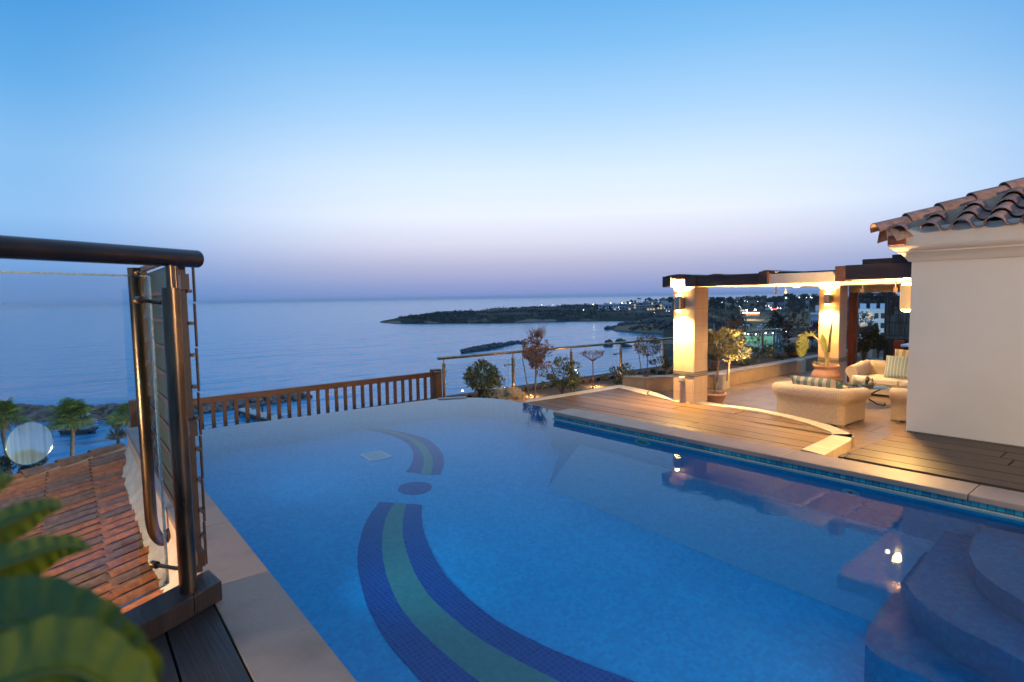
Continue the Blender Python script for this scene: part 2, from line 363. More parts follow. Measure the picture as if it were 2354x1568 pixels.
def lerp_tab(tab, x):
    if x <= tab[0][0]: return tab[0][1]
    for (a, u), (c, v) in zip(tab, tab[1:]):
        if x <= c: return u+(v-u)*(x-a)/(c-a)
    return tab[-1][1]
NEAR = [(865, 523), (875, 495), (919, 470), (1100, 445), (1250, 452), (1400, 456), (1465, 452), (1530, 470)]
FAR = [(865, 527), (900, 560), (1002, 625), (1180, 740), (1420, 900), (1650, 1100), (1800, 1500), (2600, 1600)]
NEAR2 = [(1390, 338), (1430, 322), (1500, 306), (1549, 298), (1640, 262), (1700, 170), (1760, 60), (2600, 50)]
FAR2 = [(1390, 340), (1430, 365), (1465, 400), (1500, 452), (1520, 475)]
def pix_of(x, y):
    v = Vector((x, y, -HC)); return CX+FPX*v.dot(CR)/v.dot(CF)
def sm(a, b, x):
    t = max(0, min(1, (x-a)/(b-a))); return t*t*(3-2*t)
def terr_pr(p, r, x, y):
    nz = mnoise.noise(Vector((x*.012, y*.012, 0)))*1.6+mnoise.noise(Vector((x*.05, y*.05, 3)))*.7
    z = SEA-3
    wob = 9*mnoise.noise(Vector((x*.03, y*.03, 7)))
    if p > 860:
        a, c = lerp_tab(NEAR, p), lerp_tab(FAR, p); e = min(1, (c-a)/90)
        if p > 1520: a = -1e3
        h = sm(a-4, a+26, r+wob*.6)*(1-sm(c-30*e, c+4, r+wob*.6))
        top = -13.2+(r-520)*.0085+nz*.8; top = min(top, -8.6)
        if p > 1560: top = min(top, lerp_tab([(0, -16.2), (245, -16.2), (340, -14.6), (480, -13.4), (600, -12.4), (1000, -9), (2000, -8.6)], r)+nz*.35)
        top = min(top, lerp_tab([(865, -17.6), (880, -17.0), (919, -15.2), (1002, -13.6), (1100, -11.6), (1300, -10.2), (1500, -8)], p)+nz*.35+(r-a if a > 0 else 0)*.006)
        z = max(z, (SEA-3)+(top-SEA+3)*h)
    if p > 1388:
        a, c = lerp_tab(NEAR2, p), lerp_tab(FAR2, p); c = c if p < 1520 else 1e4
        h = sm(a-5, a+14, r+wob*.5)*(1-sm(c-22, c+6, r+wob*.5))
        top = lerp_tab([(1390, -16.9), (1430, -15.2), (1500, -12.8), (1560, -11.9), (1640, -12.6), (1700, -15), (1760, -16.2)], p)+nz*.5
        if p > 1560 or r > 380: top = min(top, lerp_tab([(0, -16.2), (245, -16.2), (340, -14.8), (480, -13.8), (600, -13)], r)+nz*.3) if p > 1640 else top
        z = max(z, (SEA-3)+(top-SEA+3)*h)
    return z
def terr(x, y): return terr_pr(pix_of(x, y), hypot(x, y), x, y)
m_land, t, n, l, b = nodes_of('coastal_scrub')
co = n.new('ShaderNodeTexCoord'); n1 = n.new('ShaderNodeTexNoise'); n1.inputs['Scale'].default_value = .022; n1.inputs['Detail'].default_value = 9; n1.inputs['Roughness'].default_value = .62
l.new(co.outputs['Object'], n1.inputs['Vector']); r_ = n.new('ShaderNodeValToRGB'); e = r_.color_ramp.elements
e[0].position = .40; e[0].color = (.014, .020, .016, 1); e[1].position = .70; e[1].color = (.22, .165, .105, 1); k = e.new(.56); k.color = (.035, .036, .024, 1)
l.new(n1.outputs['Fac'], r_.inputs[0]); b.inputs['Roughness'].default_value = .95; b.inputs['Specular IOR Level'].default_value = .1
sp = n.new('ShaderNodeSeparateXYZ'); l.new(co.outputs['Object'], sp.inputs[0]); m1 = n.new('ShaderNodeMapRange'); m1.inputs['From Min'].default_value = -17.9; m1.inputs['From Max'].default_value = -17.2
l.new(sp.outputs[2], m1.inputs['Value']); mi = n.new('ShaderNodeMix'); mi.data_type = 'RGBA'; l.new(m1.outputs[0], mi.inputs[0]); mi.inputs[6].default_value = (.03, .028, .025, 1)
ng = n.new('ShaderNodeNewGeometry'); sn = n.new('ShaderNodeSeparateXYZ'); l.new(ng.outputs['Normal'], sn.inputs[0]); lt = n.new('ShaderNodeMath'); lt.operation = 'LESS_THAN'; lt.inputs[1].default_value = .93; l.new(sn.outputs[2], lt.inputs[0])
m3 = n.new('ShaderNodeMix'); m3.data_type = 'RGBA'; l.new(lt.outputs[0], m3.inputs[0]); l.new(r_.outputs[0], m3.inputs[6]); m3.inputs[7].default_value = (.20, .15, .10, 1)
l.new(m3.outputs[2], mi.inputs[7]); l.new(mi.outputs[2], b.inputs['Base Color'])
rows = []; rr = 50.
while rr < 1620: rows.append(rr); rr *= 1.022 if rr < 300 or rr > 620 else 1.010
PP = []
for r0 in rows:
    row = []
    for q in range(0, 330):
        p = 850+q*5.0 if q < 260 else 850+260*5+(q-260)*22
        v = az(p, r0); row.append((v.x, v.y, terr_pr(p, r0, v.x, v.y)))
    PP.append(row)
mb = MB(); mb.grid([list(r_) for r_ in PP]); struct('headland', mb, m_land, smooth=60)

# low scrub covering the headland: one mass
m_scrub = leaf_mat('scrub_leaf', (.008, .014, .010), (.026, .032, .020), (.07, .06, .035), rough=.8, sub=.1)
mb = MB(); R.seed(11)
for k in range(4200):
    p = R.uniform(868, 1720); r0 = R.uniform(0, 1)**1.0
    a, c = lerp_tab(NEAR, p)+8, min(lerp_tab(FAR, p), 900)
    if p > 1400 and R.random() < .5: a, c = lerp_tab(NEAR2, p)+6, min(400, lerp_tab(FAR2, p)-5)
    if c < a: continue
    r0 = a+(c-a)*r0; v = az(p, r0); z = terr_pr(p, r0, v.x, v.y)
    if z < SEA+.8 or (mnoise.noise(Vector((v.x*.02, v.y*.02, 1.5)))+.25*R.random()) < .0: continue
    s = R.uniform(.5, 1.5)*(1+r0/900); v.z = z
    for q in range(9):
        d = Vector((R.gauss(0, 1), R.gauss(0, 1), abs(R.gauss(0, .6)))).normalized(); pp = v+Vector((d.x*s*1.1, d.y*s*1.1, d.z*s*.7))*R.uniform(.5, 1)
        mb.leaf(pp, Vector((R.gauss(0, 1), R.gauss(0, 1), R.gauss(0, .7))).normalized(), s*.9, s*.6, d)
tag(mb.build('scrub', m_scrub), 'dark low scrub covering the headland and the shore', 'scrub', kind='stuff')
# dry grass of the field behind the tennis court
m_field = mat('dry_grass', (.16, .13, .07), .95, col2=(.07, .07, .04), scale=.12, stretch=(1, 1, 1), spec=.1)
P2 = []
for i in range(14):
    r0 = 300+i*17; row = []
    for q in range(40):
        p = 1700+q*(250)/39.; v = az(p, r0-8*sin(q*.5)); row.append((v.x, v.y, terr_pr(p, r0, v.x, v.y)+.35))
    P2.append(row)
mb = MB(); mb.grid(P2); struct('field', mb, m_field, smooth=60)

# ------------------------------------------------------------------ breakwater and islet: boulders
m_rock = mat('sea_boulder', (.23, .19, .155), .9, col2=(.10, .085, .075), scale=1.1, bump=.6, bscale=3, spec=.2)
m_rockd = mat('wet_boulder', (.07, .07, .07), .8, col2=(.03, .032, .035), scale=1.1, bump=.6, bscale=3)
def rock_protos(name, m, label, group, k0):
    L = []
    for k in range(4):
        mb = MB(); mb.blob((0, 0, 0), (1, .85+.1*k, .75), seed=k0+k, sub=2, amp=.55, freq=.9); o = mb.build(name, m, smooth=35); tag(o, label, 'boulder', group); L.append(o)
    return L
def strew(protos, pts):
    used = set()
    for (x, y, z, s) in pts:
        k = R.randrange(len(protos)); o = protos[k]
        if k in used: o = o.copy(); COL.objects.link(o)
        used.add(k); o.location = (x, y, z); o.scale = (s, s*R.uniform(.8, 1.2), s*R.uniform(.75, 1)); o.rotation_euler = (R.uniform(-.4, .4), R.uniform(-.4, .4), R.uniform(0, 6.3))
    for k, o in enumerate(protos):
        if k not in used: bpy.data.objects.remove(o)
R.seed(3)
bw = [G((-60, 962), SEA), G((60, 969), SEA), G((210, 967), SEA), G((448, 953), SEA), G((600, 934), SEA), G((722, 915), SEA)]
pts = []; cum = 0
for a, c in zip(bw, bw[1:]):
    L = (c-a).length; nst = max(2, int(L/1.75)); d = (c-a)/nst; nr = Vector((-d.y, d.x, 0)).normalized()
    for i in range(nst):
        for row, (o_, zz) in enumerate(((.5, -17.8), (1.9, -17.2), (3.4, -16.75), (5.0, -16.9), (6.4, -17.6))):
            taper = 1.0 if c is not bw[-1] else 1-.45*i/nst
            p = a+d*(i+R.random()*.6)+nr*(o_*taper); pts.append((p.x, p.y, SEA+(zz-SEA)*taper+R.uniform(-.2, .25), R.uniform(.75, 1.2)*(.6+.4*taper)))
pts = pts[:290]
strew(rock_protos('boulder', m_rock, 'big pale boulder piled on the long breakwater beyond the harbour', 'boulders of the breakwater', 1), pts)
mb = MB()
for a, c in zip(bw, bw[1:]):
    nr = Vector((-(c-a).y, (c-a).x, 0)).normalized(); mb.prism([a+nr*.6, c+nr*.6, c+nr*5.4, a+nr*5.4], SEA-2, -17.5)
struct('breakwater_core', mb, m_rockd)
pts = []
for i in range(110):
    u = R.random(); p = G((1063+127*u, 811-22*u), SEA); wd = 2+4.5*sin(pi*min(1, u*.9+.08)); dv = R.uniform(-1, 1)
    q = Vector((p.x, p.y, 0)).normalized()*dv*wd; pts.append((p.x+q.x, p.y+q.y, SEA+.3+.8*(1-abs(dv))*sin(pi*min(1, u*.85+.12)), R.uniform(.6, 1.25)))
for X, Y, nn, sp_ in ((1202, 790, 2, 1), (1420, 786.5, 5, 14), (1395, 787.5, 3, 8), (1500, 787, 2, 4), (1402, 796, 3, 8), (1441, 798, 2, 5)):
    for i in range(nn):
        p = G((X+R.uniform(-sp_, sp_), Y), SEA); pts.append((p.x, p.y, SEA+.1, R.uniform(1.1, 1.9)))
for i in range(60):
    u = R.random(); p = G((1394+170*u, 760.5+10.5*u-R.random()*5*(1-u*.5)-R.random()*1.5), SEA); q = Vector((p.x, p.y, 0)); q += q.normalized()*R.uniform(0, 9); z = terr(q.x, q.y); pts.append((q.x, q.y, max(z, SEA)+.25, R.uniform(1.2, 2.6)))
strew(rock_protos('rock', m_rockd, 'dark wet rock of the low reefs lying in the calm bay', 'rocks in the bay', 20), pts)

# ------------------------------------------------------------------ harbour: jetty, raft, palms
m_conc = mat('pale_concrete', (.45, .44, .42), .9, col2=(.32, .31, .3), scale=2)
m_wdk = mat('dark_old_wood', (.05, .04, .035), .8)
j0, j1 = G(px('6', 655, 385), -16.9), G(px('6', 965, 475), -16.9)
jt = thing('jetty', (j0.x, j0.y, SEA), 'low pale jetty on dark piles inside the breakwater', 'jetty')
mb = MB(); mb.bar(j0+Vector((0, 0, -.12)), j1+Vector((0, 0, -.12)), 2.0, .22); mb.build('deck', m_conc, jt)
mb = MB(); mb.bar(j0+Vector((0, 0, -.5)), j1+Vector((0, 0, -.5)), 1.8, .5); mb.build('skirt', m_wdk, jt)
d = (j1-j0); nr = Vector((-d.y, d.x, 0)).normalized()*.85
for i in range(8):
    c = j0+d*(i+.5)/8+nr*(1 if i % 2 else -1); mb = MB(); mb.tube([(c.x, c.y, SEA-1), (c.x, c.y, -16.0 if i == 3 else -16.8)], .16, 8); mb.build('pile', m_wdk, jt)
rf = G((181, 996), SEA); m_wht = mat('white_paint', (.75, .76, .78), .5)
t = thing('raft', (rf.x, rf.y, SEA), 'small moored raft with white railings and a dark hull in the harbour', 'raft')
fwd = (Vector((CR.x, CR.y, 0))).normalized(); M = Matrix.Translation((rf.x, rf.y, SEA)) @ Matrix(((fwd.x, -fwd.y, 0, 0), (fwd.y, fwd.x, 0, 0), (0, 0, 1, 0), (0, 0, 0, 1)))
mb = MB(); mb.face([M@Vector(p) for p in ((-2.2, -.9, .05), (1.9, -.9, .05), (2.6, -1, .75), (-2.4, -1, .7))]); mb.face([M@Vector(p) for p in ((-2.2, .9, .05), (1.9, .9, .05), (2.6, 1, .75), (-2.4, 1, .7))])
mb.box((-2.4, -1, .45), (2.4, 1, .7), M); mb.box((-2.2, -.9, -.2), (1.9, .9, .45), M); mb.build('hull', m_wdk, t)
mb = MB()
for zz in (1.1, 1.5, 1.85):
    for yy in (-.95, .95): mb.bar(M@Vector((-2.3, yy, zz)), M@Vector((2.5, yy, zz+.12)), .04, .04)
    mb.bar(M@Vector((2.5, -.95, zz+.12)), M@Vector((2.5, .95, zz+.12)), .04, .04)
for xx in (-2.3, -1.1, .1, 1.3, 2.5):
    for yy in (-.95, .95): mb.bar(M@Vector((xx, yy, .7)), M@Vector((xx, yy, 1.95)), .05, .05)
mb.build('railing', m_wht, t)
mb = MB(); mb.box((-1.7, -.6, .7), (-.5, .5, 1.4), M); mb.box((.5, -.5, .7), (1.6, .5, 1.3), M); mb.build('locker', mat('grey_locker', (.4, .42, .48), .6), t, bevel=.05)
c = M@Vector((.8, 0, 0)); mb = MB(); mb.lathe([(0.02, 3.3), (.6, 3.15), (1.1, 2.85), (1.1, 2.8), (.02, 2.9)], (c.x, c.y, SEA), 16); mb.build('sunshade', m_wht, t, smooth=40)
mb = MB(); mb.tube([(c.x, c.y, SEA+.7), (c.x, c.y, SEA+3.2)], .04, 6); mb.build('sunshade_pole', m_wht, t)
c = G((214, 996), SEA); mb = MB(); mb.lathe([(.01, -.2), (.35, -.1), (.42, .15), (.3, .4), (.01, .5)], (c.x, c.y, SEA), 12); mb.tube([(c.x, c.y, SEA+.3), (c.x, c.y, SEA+.9)], .05, 6); tag(mb.build('mooring_buoy', mat('navy_paint', (.01, .02, .06), .5), smooth=50), 'small dark buoy floating just off the end of the raft', 'buoy')

m_palm = leaf_mat('palm_frond', (.07, .14, .025), (.17, .28, .045), (.30, .34, .08), rough=.5, sub=.3)
m_dead = leaf_mat('dead_frond', (.16, .10, .045), (.28, .19, .09), rough=.8, sub=.2)
m_ptrunk = mat('palm_bark', (.17, .13, .09), .9, col2=(.09, .07, .05), scale=3, stretch=(1, 1, 8), bump=.8, bscale=6)
def fan_palm(loc, H, cr, label, seed, group=None, nfan=46, tr=.11):
    Rn = random.Random(seed); t = thing('fan_palm', loc, label, 'palm tree', group); L = Vector(loc)
    mb = MB(); mb.tube([L+Vector((.1*sin(k*.9+seed), .1*cos(k*.7), H*k/8)) for k in range(9)], [tr*(1.3-.35*k/8) for k in range(9)], 10); mb.build('trunk', m_ptrunk, t, smooth=60)
    top = L+Vector((.1*sin(7.2+seed), .1*cos(5.6), H)); mb = MB(); md = MB()
    for k in range(nfan):
        el = Rn.uniform(-.55, 1.35); a = Rn.uniform(0, 2*pi); d = Vector((cos(a)*cos(el), sin(a)*cos(el), sin(el))); q = top+d*cr*Rn.uniform(.35, .6)
        dead = el < -.3; tgt = md if dead else mb
        tgt.tube([top, q], [.02, .012], 4, False); up = Vector((0, 0, 1)); s = d.cross(up).normalized(); u2 = s.cross(d)
        R_ = cr*Rn.uniform(.42, .6)
        for j in range(15):
            th = radians(-115+230*j/14); dd = (d*cos(th)+s*sin(th)*.95+u2*.12).normalized(); mid = q+dd*R_*.6; tip = mid+(dd*.45-up*.33)*R_*Rn.uniform(.7, 1.1)
            w = R_*.11; c1 = dd.cross(u2).normalized()*w/2; b_ = len(tgt.v); tgt.v += [q, mid+c1, tip, mid-c1]; tgt.f.append([b_, b_+1, b_+2, b_+3])
    mb.build('crown', m_palm, t)
    for k in range(22):
        a = Rn.uniform(0, 2*pi); d = Vector((cos(a)*.5, sin(a)*.5, -1)).normalized(); md.leaf(top+Vector((cos(a)*.1, sin(a)*.1, 0)), d, cr*Rn.uniform(.35, .7), .12*cr, Vector((cos(a), sin(a), .3)))
    md.build('dry_skirt', m_dead, t); return t
def palm_at(X, Y, r, H, cr, label, seed, **k):
    p = az(X, r); d = ray((X, Y)); z = HC+d.z*r/hypot(d.x, d.y); return fan_palm((p.x, p.y, z-H), H, cr, label, seed, **k)
palm_at(141, 966, 45, 7.5, 1.5, 'tallest fan palm, in front of the moored raft', 1, nfan=60)
palm_at(277, 962, 47, 7.0, 1.2, 'thick trunked fan palm nearest the timber railing corner', 2, nfan=50, tr=.12)
palm_at(250, 974, 50, 7.0, .95, 'thin fan palm with dry hanging fronds, left of its thicker neighbour', 3, nfan=28, tr=.05)
palm_at(-14, 965, 46, 7.5, 1.5, 'fan palm half cut off by the left edge of the view', 4, nfan=40)

# generic leaf crown
def crown(mb, c, rad, n, ls, lw, Rn, hollow=.55, clumps=0, up=.25):
    c = Vector(c); rad = Vector(rad); cl = []
    for k in range(clumps):
        d = Vector((Rn.gauss(0, 1), Rn.gauss(0, 1), Rn.gauss(0, 1))).normalized(); cl.append((Vector((d.x*rad.x, d.y*rad.y, d.z*rad.z))*Rn.uniform(.40, .98), Rn.uniform(.15, .33)))
    for k in range(n):
        d = Vector((Rn.gauss(0, 1), Rn.gauss(0, 1), Rn.gauss(0, 1))).normalized()
        if cl:
            o, s = cl[k % len(cl)]; off = o+Vector((d.x*rad.x, d.y*rad.y, d.z*rad.z))*s*Rn.uniform(.4, 1)**.6
        else: off = Vector((d.x*rad.x, d.y*rad.y, d.z*rad.z))*Rn.uniform(hollow, 1)**.7
        dr = (off.normalized()*.8+Vector((Rn.gauss(0, .5), Rn.gauss(0, .5), Rn.gauss(0, .5)+up))).normalized()
        mb.leaf(c+off, dr, ls*Rn.uniform(.7, 1.3), lw*Rn.uniform(.8, 1.2), Vector((Rn.gauss(0, 1), Rn.gauss(0, 1), Rn.gauss(0, 1))).normalized())
m_bushy = leaf_mat('garden_leaf', (.018, .035, .010), (.06, .085, .022), (.13, .12, .035))
p = az(250, 34); z = HC+ray((250, 1003)).z*34/hypot(ray((250, 1003)).x, ray((250, 1003)).y)
t = thing('small_palm', (p.x, p.y, z-1.5), 'small golden palm bush just behind the roof edge under the thin palm', 'palm bush')
mb = MB(); Rn = random.Random(8)
for k in range(60):
    a = Rn.uniform(0, 2*pi); e_ = Rn.uniform(.2, 1.4); d = Vector((cos(a)*cos(e_), sin(a)*cos(e_), sin(e_))); mb.leaf(Vector((p.x, p.y, z-.2))+d*.1, d, Rn.uniform(.35, .6), .09, Vector((sin(a), -cos(a), .4)))
mb.build('crown', m_dead, t); mb = MB(); mb.tube([(p.x, p.y, z-1.5), (p.x, p.y, z-.1)], .07, 8); mb.build('trunk', m_ptrunk, t)
p = az(8, 26); z = HC+ray((8, 1075)).z*26/hypot(ray((8, 1075)).x, ray((8, 1075)).y)
t = thing('round_tree', (p.x, p.y, z-3), 'bushy green tree top behind the tiled roof at the left edge', 'tree')
mb = MB(); crown(mb, (p.x, p.y, z), (1.0, 1.0, .65), 2600, .10, .06, Rn, clumps=16); mb.build('crown', m_bushy, t)
mb = MB(); mb.tube([(p.x, p.y, z-3), (p.x+.1, p.y, z-.2)], [.14, .07], 8)
for k in range(6): mb.tube([(p.x, p.y, z-.8), (p.x+.6*cos(k), p.y+.6*sin(k), z)], [.05, .02], 6)
mb.build('trunk', m_ptrunk, t)
# ================================================================== POOL TERRACE
PD = 1.8
m_stucco = mat('peach_stucco', (.62, .45, .32), .9, col2=(.52, .37, .26), scale=1.2, bump=.25, bscale=40)
m_cream = mat('cream_render', (.84, .69, .49), .9, col2=(.73, .585, .405), scale=.7, detail=9., contrast=(.42, .75), bump=.2, bscale=60)
m_stone = slab_mat('coping_stone', (.24, .175, .135), (.19, .14, .11), (.10, .07, .055), (.10, .08, .07), 5, 5, rough=.55, bump=.35)
m_cope = slab_mat('pale_coping', (.33, .23, .165), (.30, .205, .15), (.22, .155, .115), (.10, .08, .07), 50, 50, rough=.5, bump=.3)
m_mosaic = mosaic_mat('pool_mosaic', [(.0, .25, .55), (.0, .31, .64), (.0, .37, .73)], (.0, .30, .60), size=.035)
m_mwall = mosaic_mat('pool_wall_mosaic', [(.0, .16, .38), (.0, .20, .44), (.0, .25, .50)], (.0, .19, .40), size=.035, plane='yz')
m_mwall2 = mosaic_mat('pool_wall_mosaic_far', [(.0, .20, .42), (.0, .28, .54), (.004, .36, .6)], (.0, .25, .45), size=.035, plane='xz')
m_navy = mosaic_mat('navy_mosaic', [(.0, .022, .20), (.0, .045, .30)], (.0, .10, .33), size=.040, gw=.14)
m_sage = mosaic_mat('sage_mosaic', [(.05, .19, .19), (.07, .24, .23)], (.06, .20, .22), size=.040, gw=.08)
m_tile = mosaic_mat('waterline_tile', [(.01, .12, .22), (.02, .24, .33), (.05, .36, .40)], (.04, .07, .08), size=.055, gw=.14, plane='yz', rough=.12)

W0 = Vector((1.16, 9.19, 0)); W1 = Vector((.95, 4.49, 0)); dW = (W0-W1).normalized()      # outer face of the left pool wall
def wx(y): return W1.x+(y-W1.y)*dW.x/dW.y
PL = [G(px('o', 820*1.63127/1.63127, 1568)) if False else G((820, 1568)), G((615, 1310)), G((460, 1115))]
def plx(y):                                                                       # pool's left edge
    a, c = (PL[0], PL[1]) if y < PL[1].y else (PL[1], PL[2]); return a.x+(y-a.y)*(c.x-a.x)/(c.y-a.y)
far = [G(p) for p in ((455, 990), (560, 974), (700, 957), (850, 936), (1000, 917), (1070, 914), (1120, 915), (1160, 918.5), (1200, 924.5), (1240, 934), (1275, 944))]
pool = [(plx(-4), -4), (plx(PL[1].y), PL[1].y)]+[(plx(y), y) for y in (7.7, 9.5)]+[(plx(10.6)+.02, 10.75), (far[0].x-.25, far[0].y+.02)]+[(p.x, p.y) for p in far]+[(7.70, 7.50), (7.20, 7.50), (7.20, -4)]
# water
m_water, t, n, l, b = nodes_of('pool_water'); n.remove(b)
gl = n.new('ShaderNodeBsdfRefraction'); gl.inputs['IOR'].default_value = IORW; gl.inputs['Roughness'].default_value = 0.0; gl.inputs['Color'].default_value = (.93, .98, 1, 1)
gs = n.new('ShaderNodeBsdfGlossy'); gs.inputs['Roughness'].default_value = .028; gs.inputs['Color'].default_value = (.86, .95, 1, 1); fr_ = n.new('ShaderNodeFresnel'); fr_.inputs['IOR'].default_value = 1.33; pw_ = n.new('ShaderNodeMath'); pw_.operation = 'POWER'; pw_.inputs[1].default_value = 1.25; l.new(fr_.outputs[0], pw_.inputs[0])
co = n.new('ShaderNodeTexCoord'); n1 = n.new('ShaderNodeTexNoise'); n1.inputs['Scale'].default_value = 9; n1.inputs['Detail'].default_value = 2; l.new(co.outputs['Object'], n1.inputs['Vector'])
bp = n.new('ShaderNodeBump'); bp.inputs['Strength'].default_value = .05; bp.inputs['Distance'].default_value = .010; l.new(n1.outputs['Fac'], bp.inputs['Height']); l.new(bp.outputs[0], gl.inputs['Normal']); l.new(bp.outputs[0], gs.inputs['Normal'])
mxs = n.new('ShaderNodeMixShader'); l.new(pw_.outputs[0], mxs.inputs[0])
l.new(gl.outputs[0], mxs.inputs[1]); l.new(gs.outputs[0], mxs.inputs[2]); l.new(mxs.outputs[0], n['Material Output'].inputs[0])
area = sum(pool[i][0]*pool[(i+1) % len(pool)][1]-pool[(i+1) % len(pool)][0]*pool[i][1] for i in range(len(pool)))
if area < 0: pool = pool[::-1]
mb = MB(); mb.face([(x, y, 0) for x, y in pool]); struct('pool_water', mb, m_water)
mb = MB(); mb.face([(x, y, -PD) for x, y in pool])
struct('pool_floor', mb, m_mosaic)
mb = MB()
for i in range(len(pool)):
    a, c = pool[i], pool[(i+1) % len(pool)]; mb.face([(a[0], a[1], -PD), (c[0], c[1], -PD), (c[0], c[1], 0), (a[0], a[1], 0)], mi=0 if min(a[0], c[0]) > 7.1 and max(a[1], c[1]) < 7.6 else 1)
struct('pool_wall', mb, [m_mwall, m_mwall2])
# outer rim of the vanishing edge and the gutter ledge below it
mb = MB(); rim = [Vector((plx(10.6)+.02, 10.75, 0)), Vector((far[0].x-.25, far[0].y+.02, 0))]+far+[Vector((7.70, 7.50, 0))]
for a, c in zip(rim, rim[1:]):
    na = Vector((-(c-a).y, (c-a).x, 0)).normalized()*.03; mb.face([a+Vector((0, 0, -.001)), c+Vector((0, 0, -.001)), c+na+Vector((0, 0, -.05)), a+na+Vector((0, 0, -.05))]); mb.face([a+na+Vector((0, 0, -.05)), c+na+Vector((0, 0, -.05)), c+na+Vector((0, 0, -.9)), a+na+Vector((0, 0, -.9))])
struct('pool_rim', mb, m_mwall2)
# floor pattern
def band(name, LA, LB, z, m, parent=None):
    def dens(L):
        o = []
        for i in range(len(L)-1):
            p0 = L[max(i-1, 0)]; p1 = L[i]; p2 = L[i+1]; p3 = L[min(i+2, len(L)-1)]
            for k in range(8):
                u = k/8; o.append(.5*((2*p1)+(p2-p0)*u+(2*p0-5*p1+4*p2-p3)*u*u+(3*p1-p0-3*p2+p3)*u**3))
        return o+[L[-1]]
    A, B = dens(LA), dens(LB); mb = MB()
    for i in range(len(A)-1): mb.face([(A[i].x, A[i].y, z), (A[i+1].x, A[i+1].y, z), (B[i+1].x, B[i+1].y, z), (B[i].x, B[i].y, z)])
    return mb.build(name, m, parent)
zb = -PD+.012; dd_ = PD-.012
E1 = [[(240, 62), (150, 190), (95, 350), (78, 480), (100, 650), (165, 860), (290, 1080), (450, 1270), (600, 1430), (900, 1700)],
      [(350, 68), (290, 180), (262, 310), (265, 460), (305, 640), (400, 840), (550, 1020), (740, 1195), (980, 1389), (1350, 1640)],
      [(440, 75), (417, 180), (413, 290), (436, 410), (495, 570), (600, 740), (760, 900), (1000, 1080), (1300, 1250), (1850, 1520)],
      [(555, 85), (552, 180), (575, 300), (625, 430), (720, 590), (860, 740), (1060, 905), (1350, 1070), (1700, 1225), (2300, 1450)]]
L_ = [[GR(px('e', *q), dd_) for q in row] for row in E1]
t = thing('mosaic_pattern', (3.5, 5.5, -PD), 'blue and sage swirl of mosaic bands laid in the pool floor', 'floor pattern')
band('navy_band', L_[0], L_[1], zb, m_navy, t); band('sage_band', L_[1], L_[2], zb, m_sage, t); band('navy_band', L_[2], L_[3], zb, m_navy, t)
E2 = [[(435, 628), (480, 560), (490, 490), (460, 430), (390, 385), (280, 345), (145, 318)], [(545, 640), (568, 560), (555, 490), (510, 430), (430, 375), (310, 335), (165, 314)],
      [(620, 645), (635, 560), (615, 490), (560, 420), (470, 370), (340, 330), (185, 311)], [(690, 650), (715, 560), (690, 470), (600, 390), (480, 350), (340, 322), (205, 309)]]
L_ = [[GR(px('d', *q), dd_) for q in row] for row in E2]
band('navy_band', L_[0], L_[1], zb, m_navy, t); band('sage_band', L_[1], L_[2], zb, m_sage, t); band('navy_band', L_[2], L_[3], zb, m_navy, t)
c = GR(px('d', 503, 745), dd_); a_ = (GR(px('d', 380, 745), dd_)-GR(px('d', 625, 745), dd_)).length/2
mb = MB(); mb.prism([(c.x+a_*cos(2*pi*k/40), c.y+a_*sin(2*pi*k/40)) for k in range(40)], zb-.01, zb+.002); mb.build('navy_disc', m_navy, t)
q = [GR(px('d', *p), dd_) for p in ((105, 505), (250, 475), (325, 518), (180, 550))]
t = thing('drain_grate', tuple(q[0]), 'square pale drain grate in the pool floor beside the swirl', 'drain grate'); mg = mat('pale_grate', (.45, .6, .66), .5)
mb = MB()
for i in range(4): mb.bar(q[i]+Vector((0, 0, .02)), q[(i+1) % 4]+Vector((0, 0, .02)), .035, .03)
mb.build('frame', mg, t); mb = MB()
for i in range(1, 12): a = q[0]+(q[1]-q[0])*i/12; c = q[3]+(q[2]-q[3])*i/12; mb.bar(a+Vector((0, 0, .015)), c+Vector((0, 0, .015)), .018, .02)
for i in (1, 2): a = q[0]+(q[3]-q[0])*i/3; c = q[1]+(q[2]-q[1])*i/3; mb.bar(a+Vector((0, 0, .022)), c+Vector((0, 0, .022)), .02, .02)
mb.build('bars', mg, t)
mb = MB(); y0, y1 = -3.9, 6.2; zf = -PD+.006
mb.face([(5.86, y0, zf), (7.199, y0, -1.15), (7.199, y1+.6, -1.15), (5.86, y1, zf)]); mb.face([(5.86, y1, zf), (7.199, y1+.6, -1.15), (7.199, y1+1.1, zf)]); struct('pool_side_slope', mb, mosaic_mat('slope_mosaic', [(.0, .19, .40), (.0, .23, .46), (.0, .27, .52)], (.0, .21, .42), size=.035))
m_mstep = mosaic_mat('shaded_step_mosaic', [(.0, .11, .27), (.0, .14, .32), (.0, .18, .38)], (.0, .13, .29), size=.035)  # darker than the floor mosaic: shade painted into the steps' colour
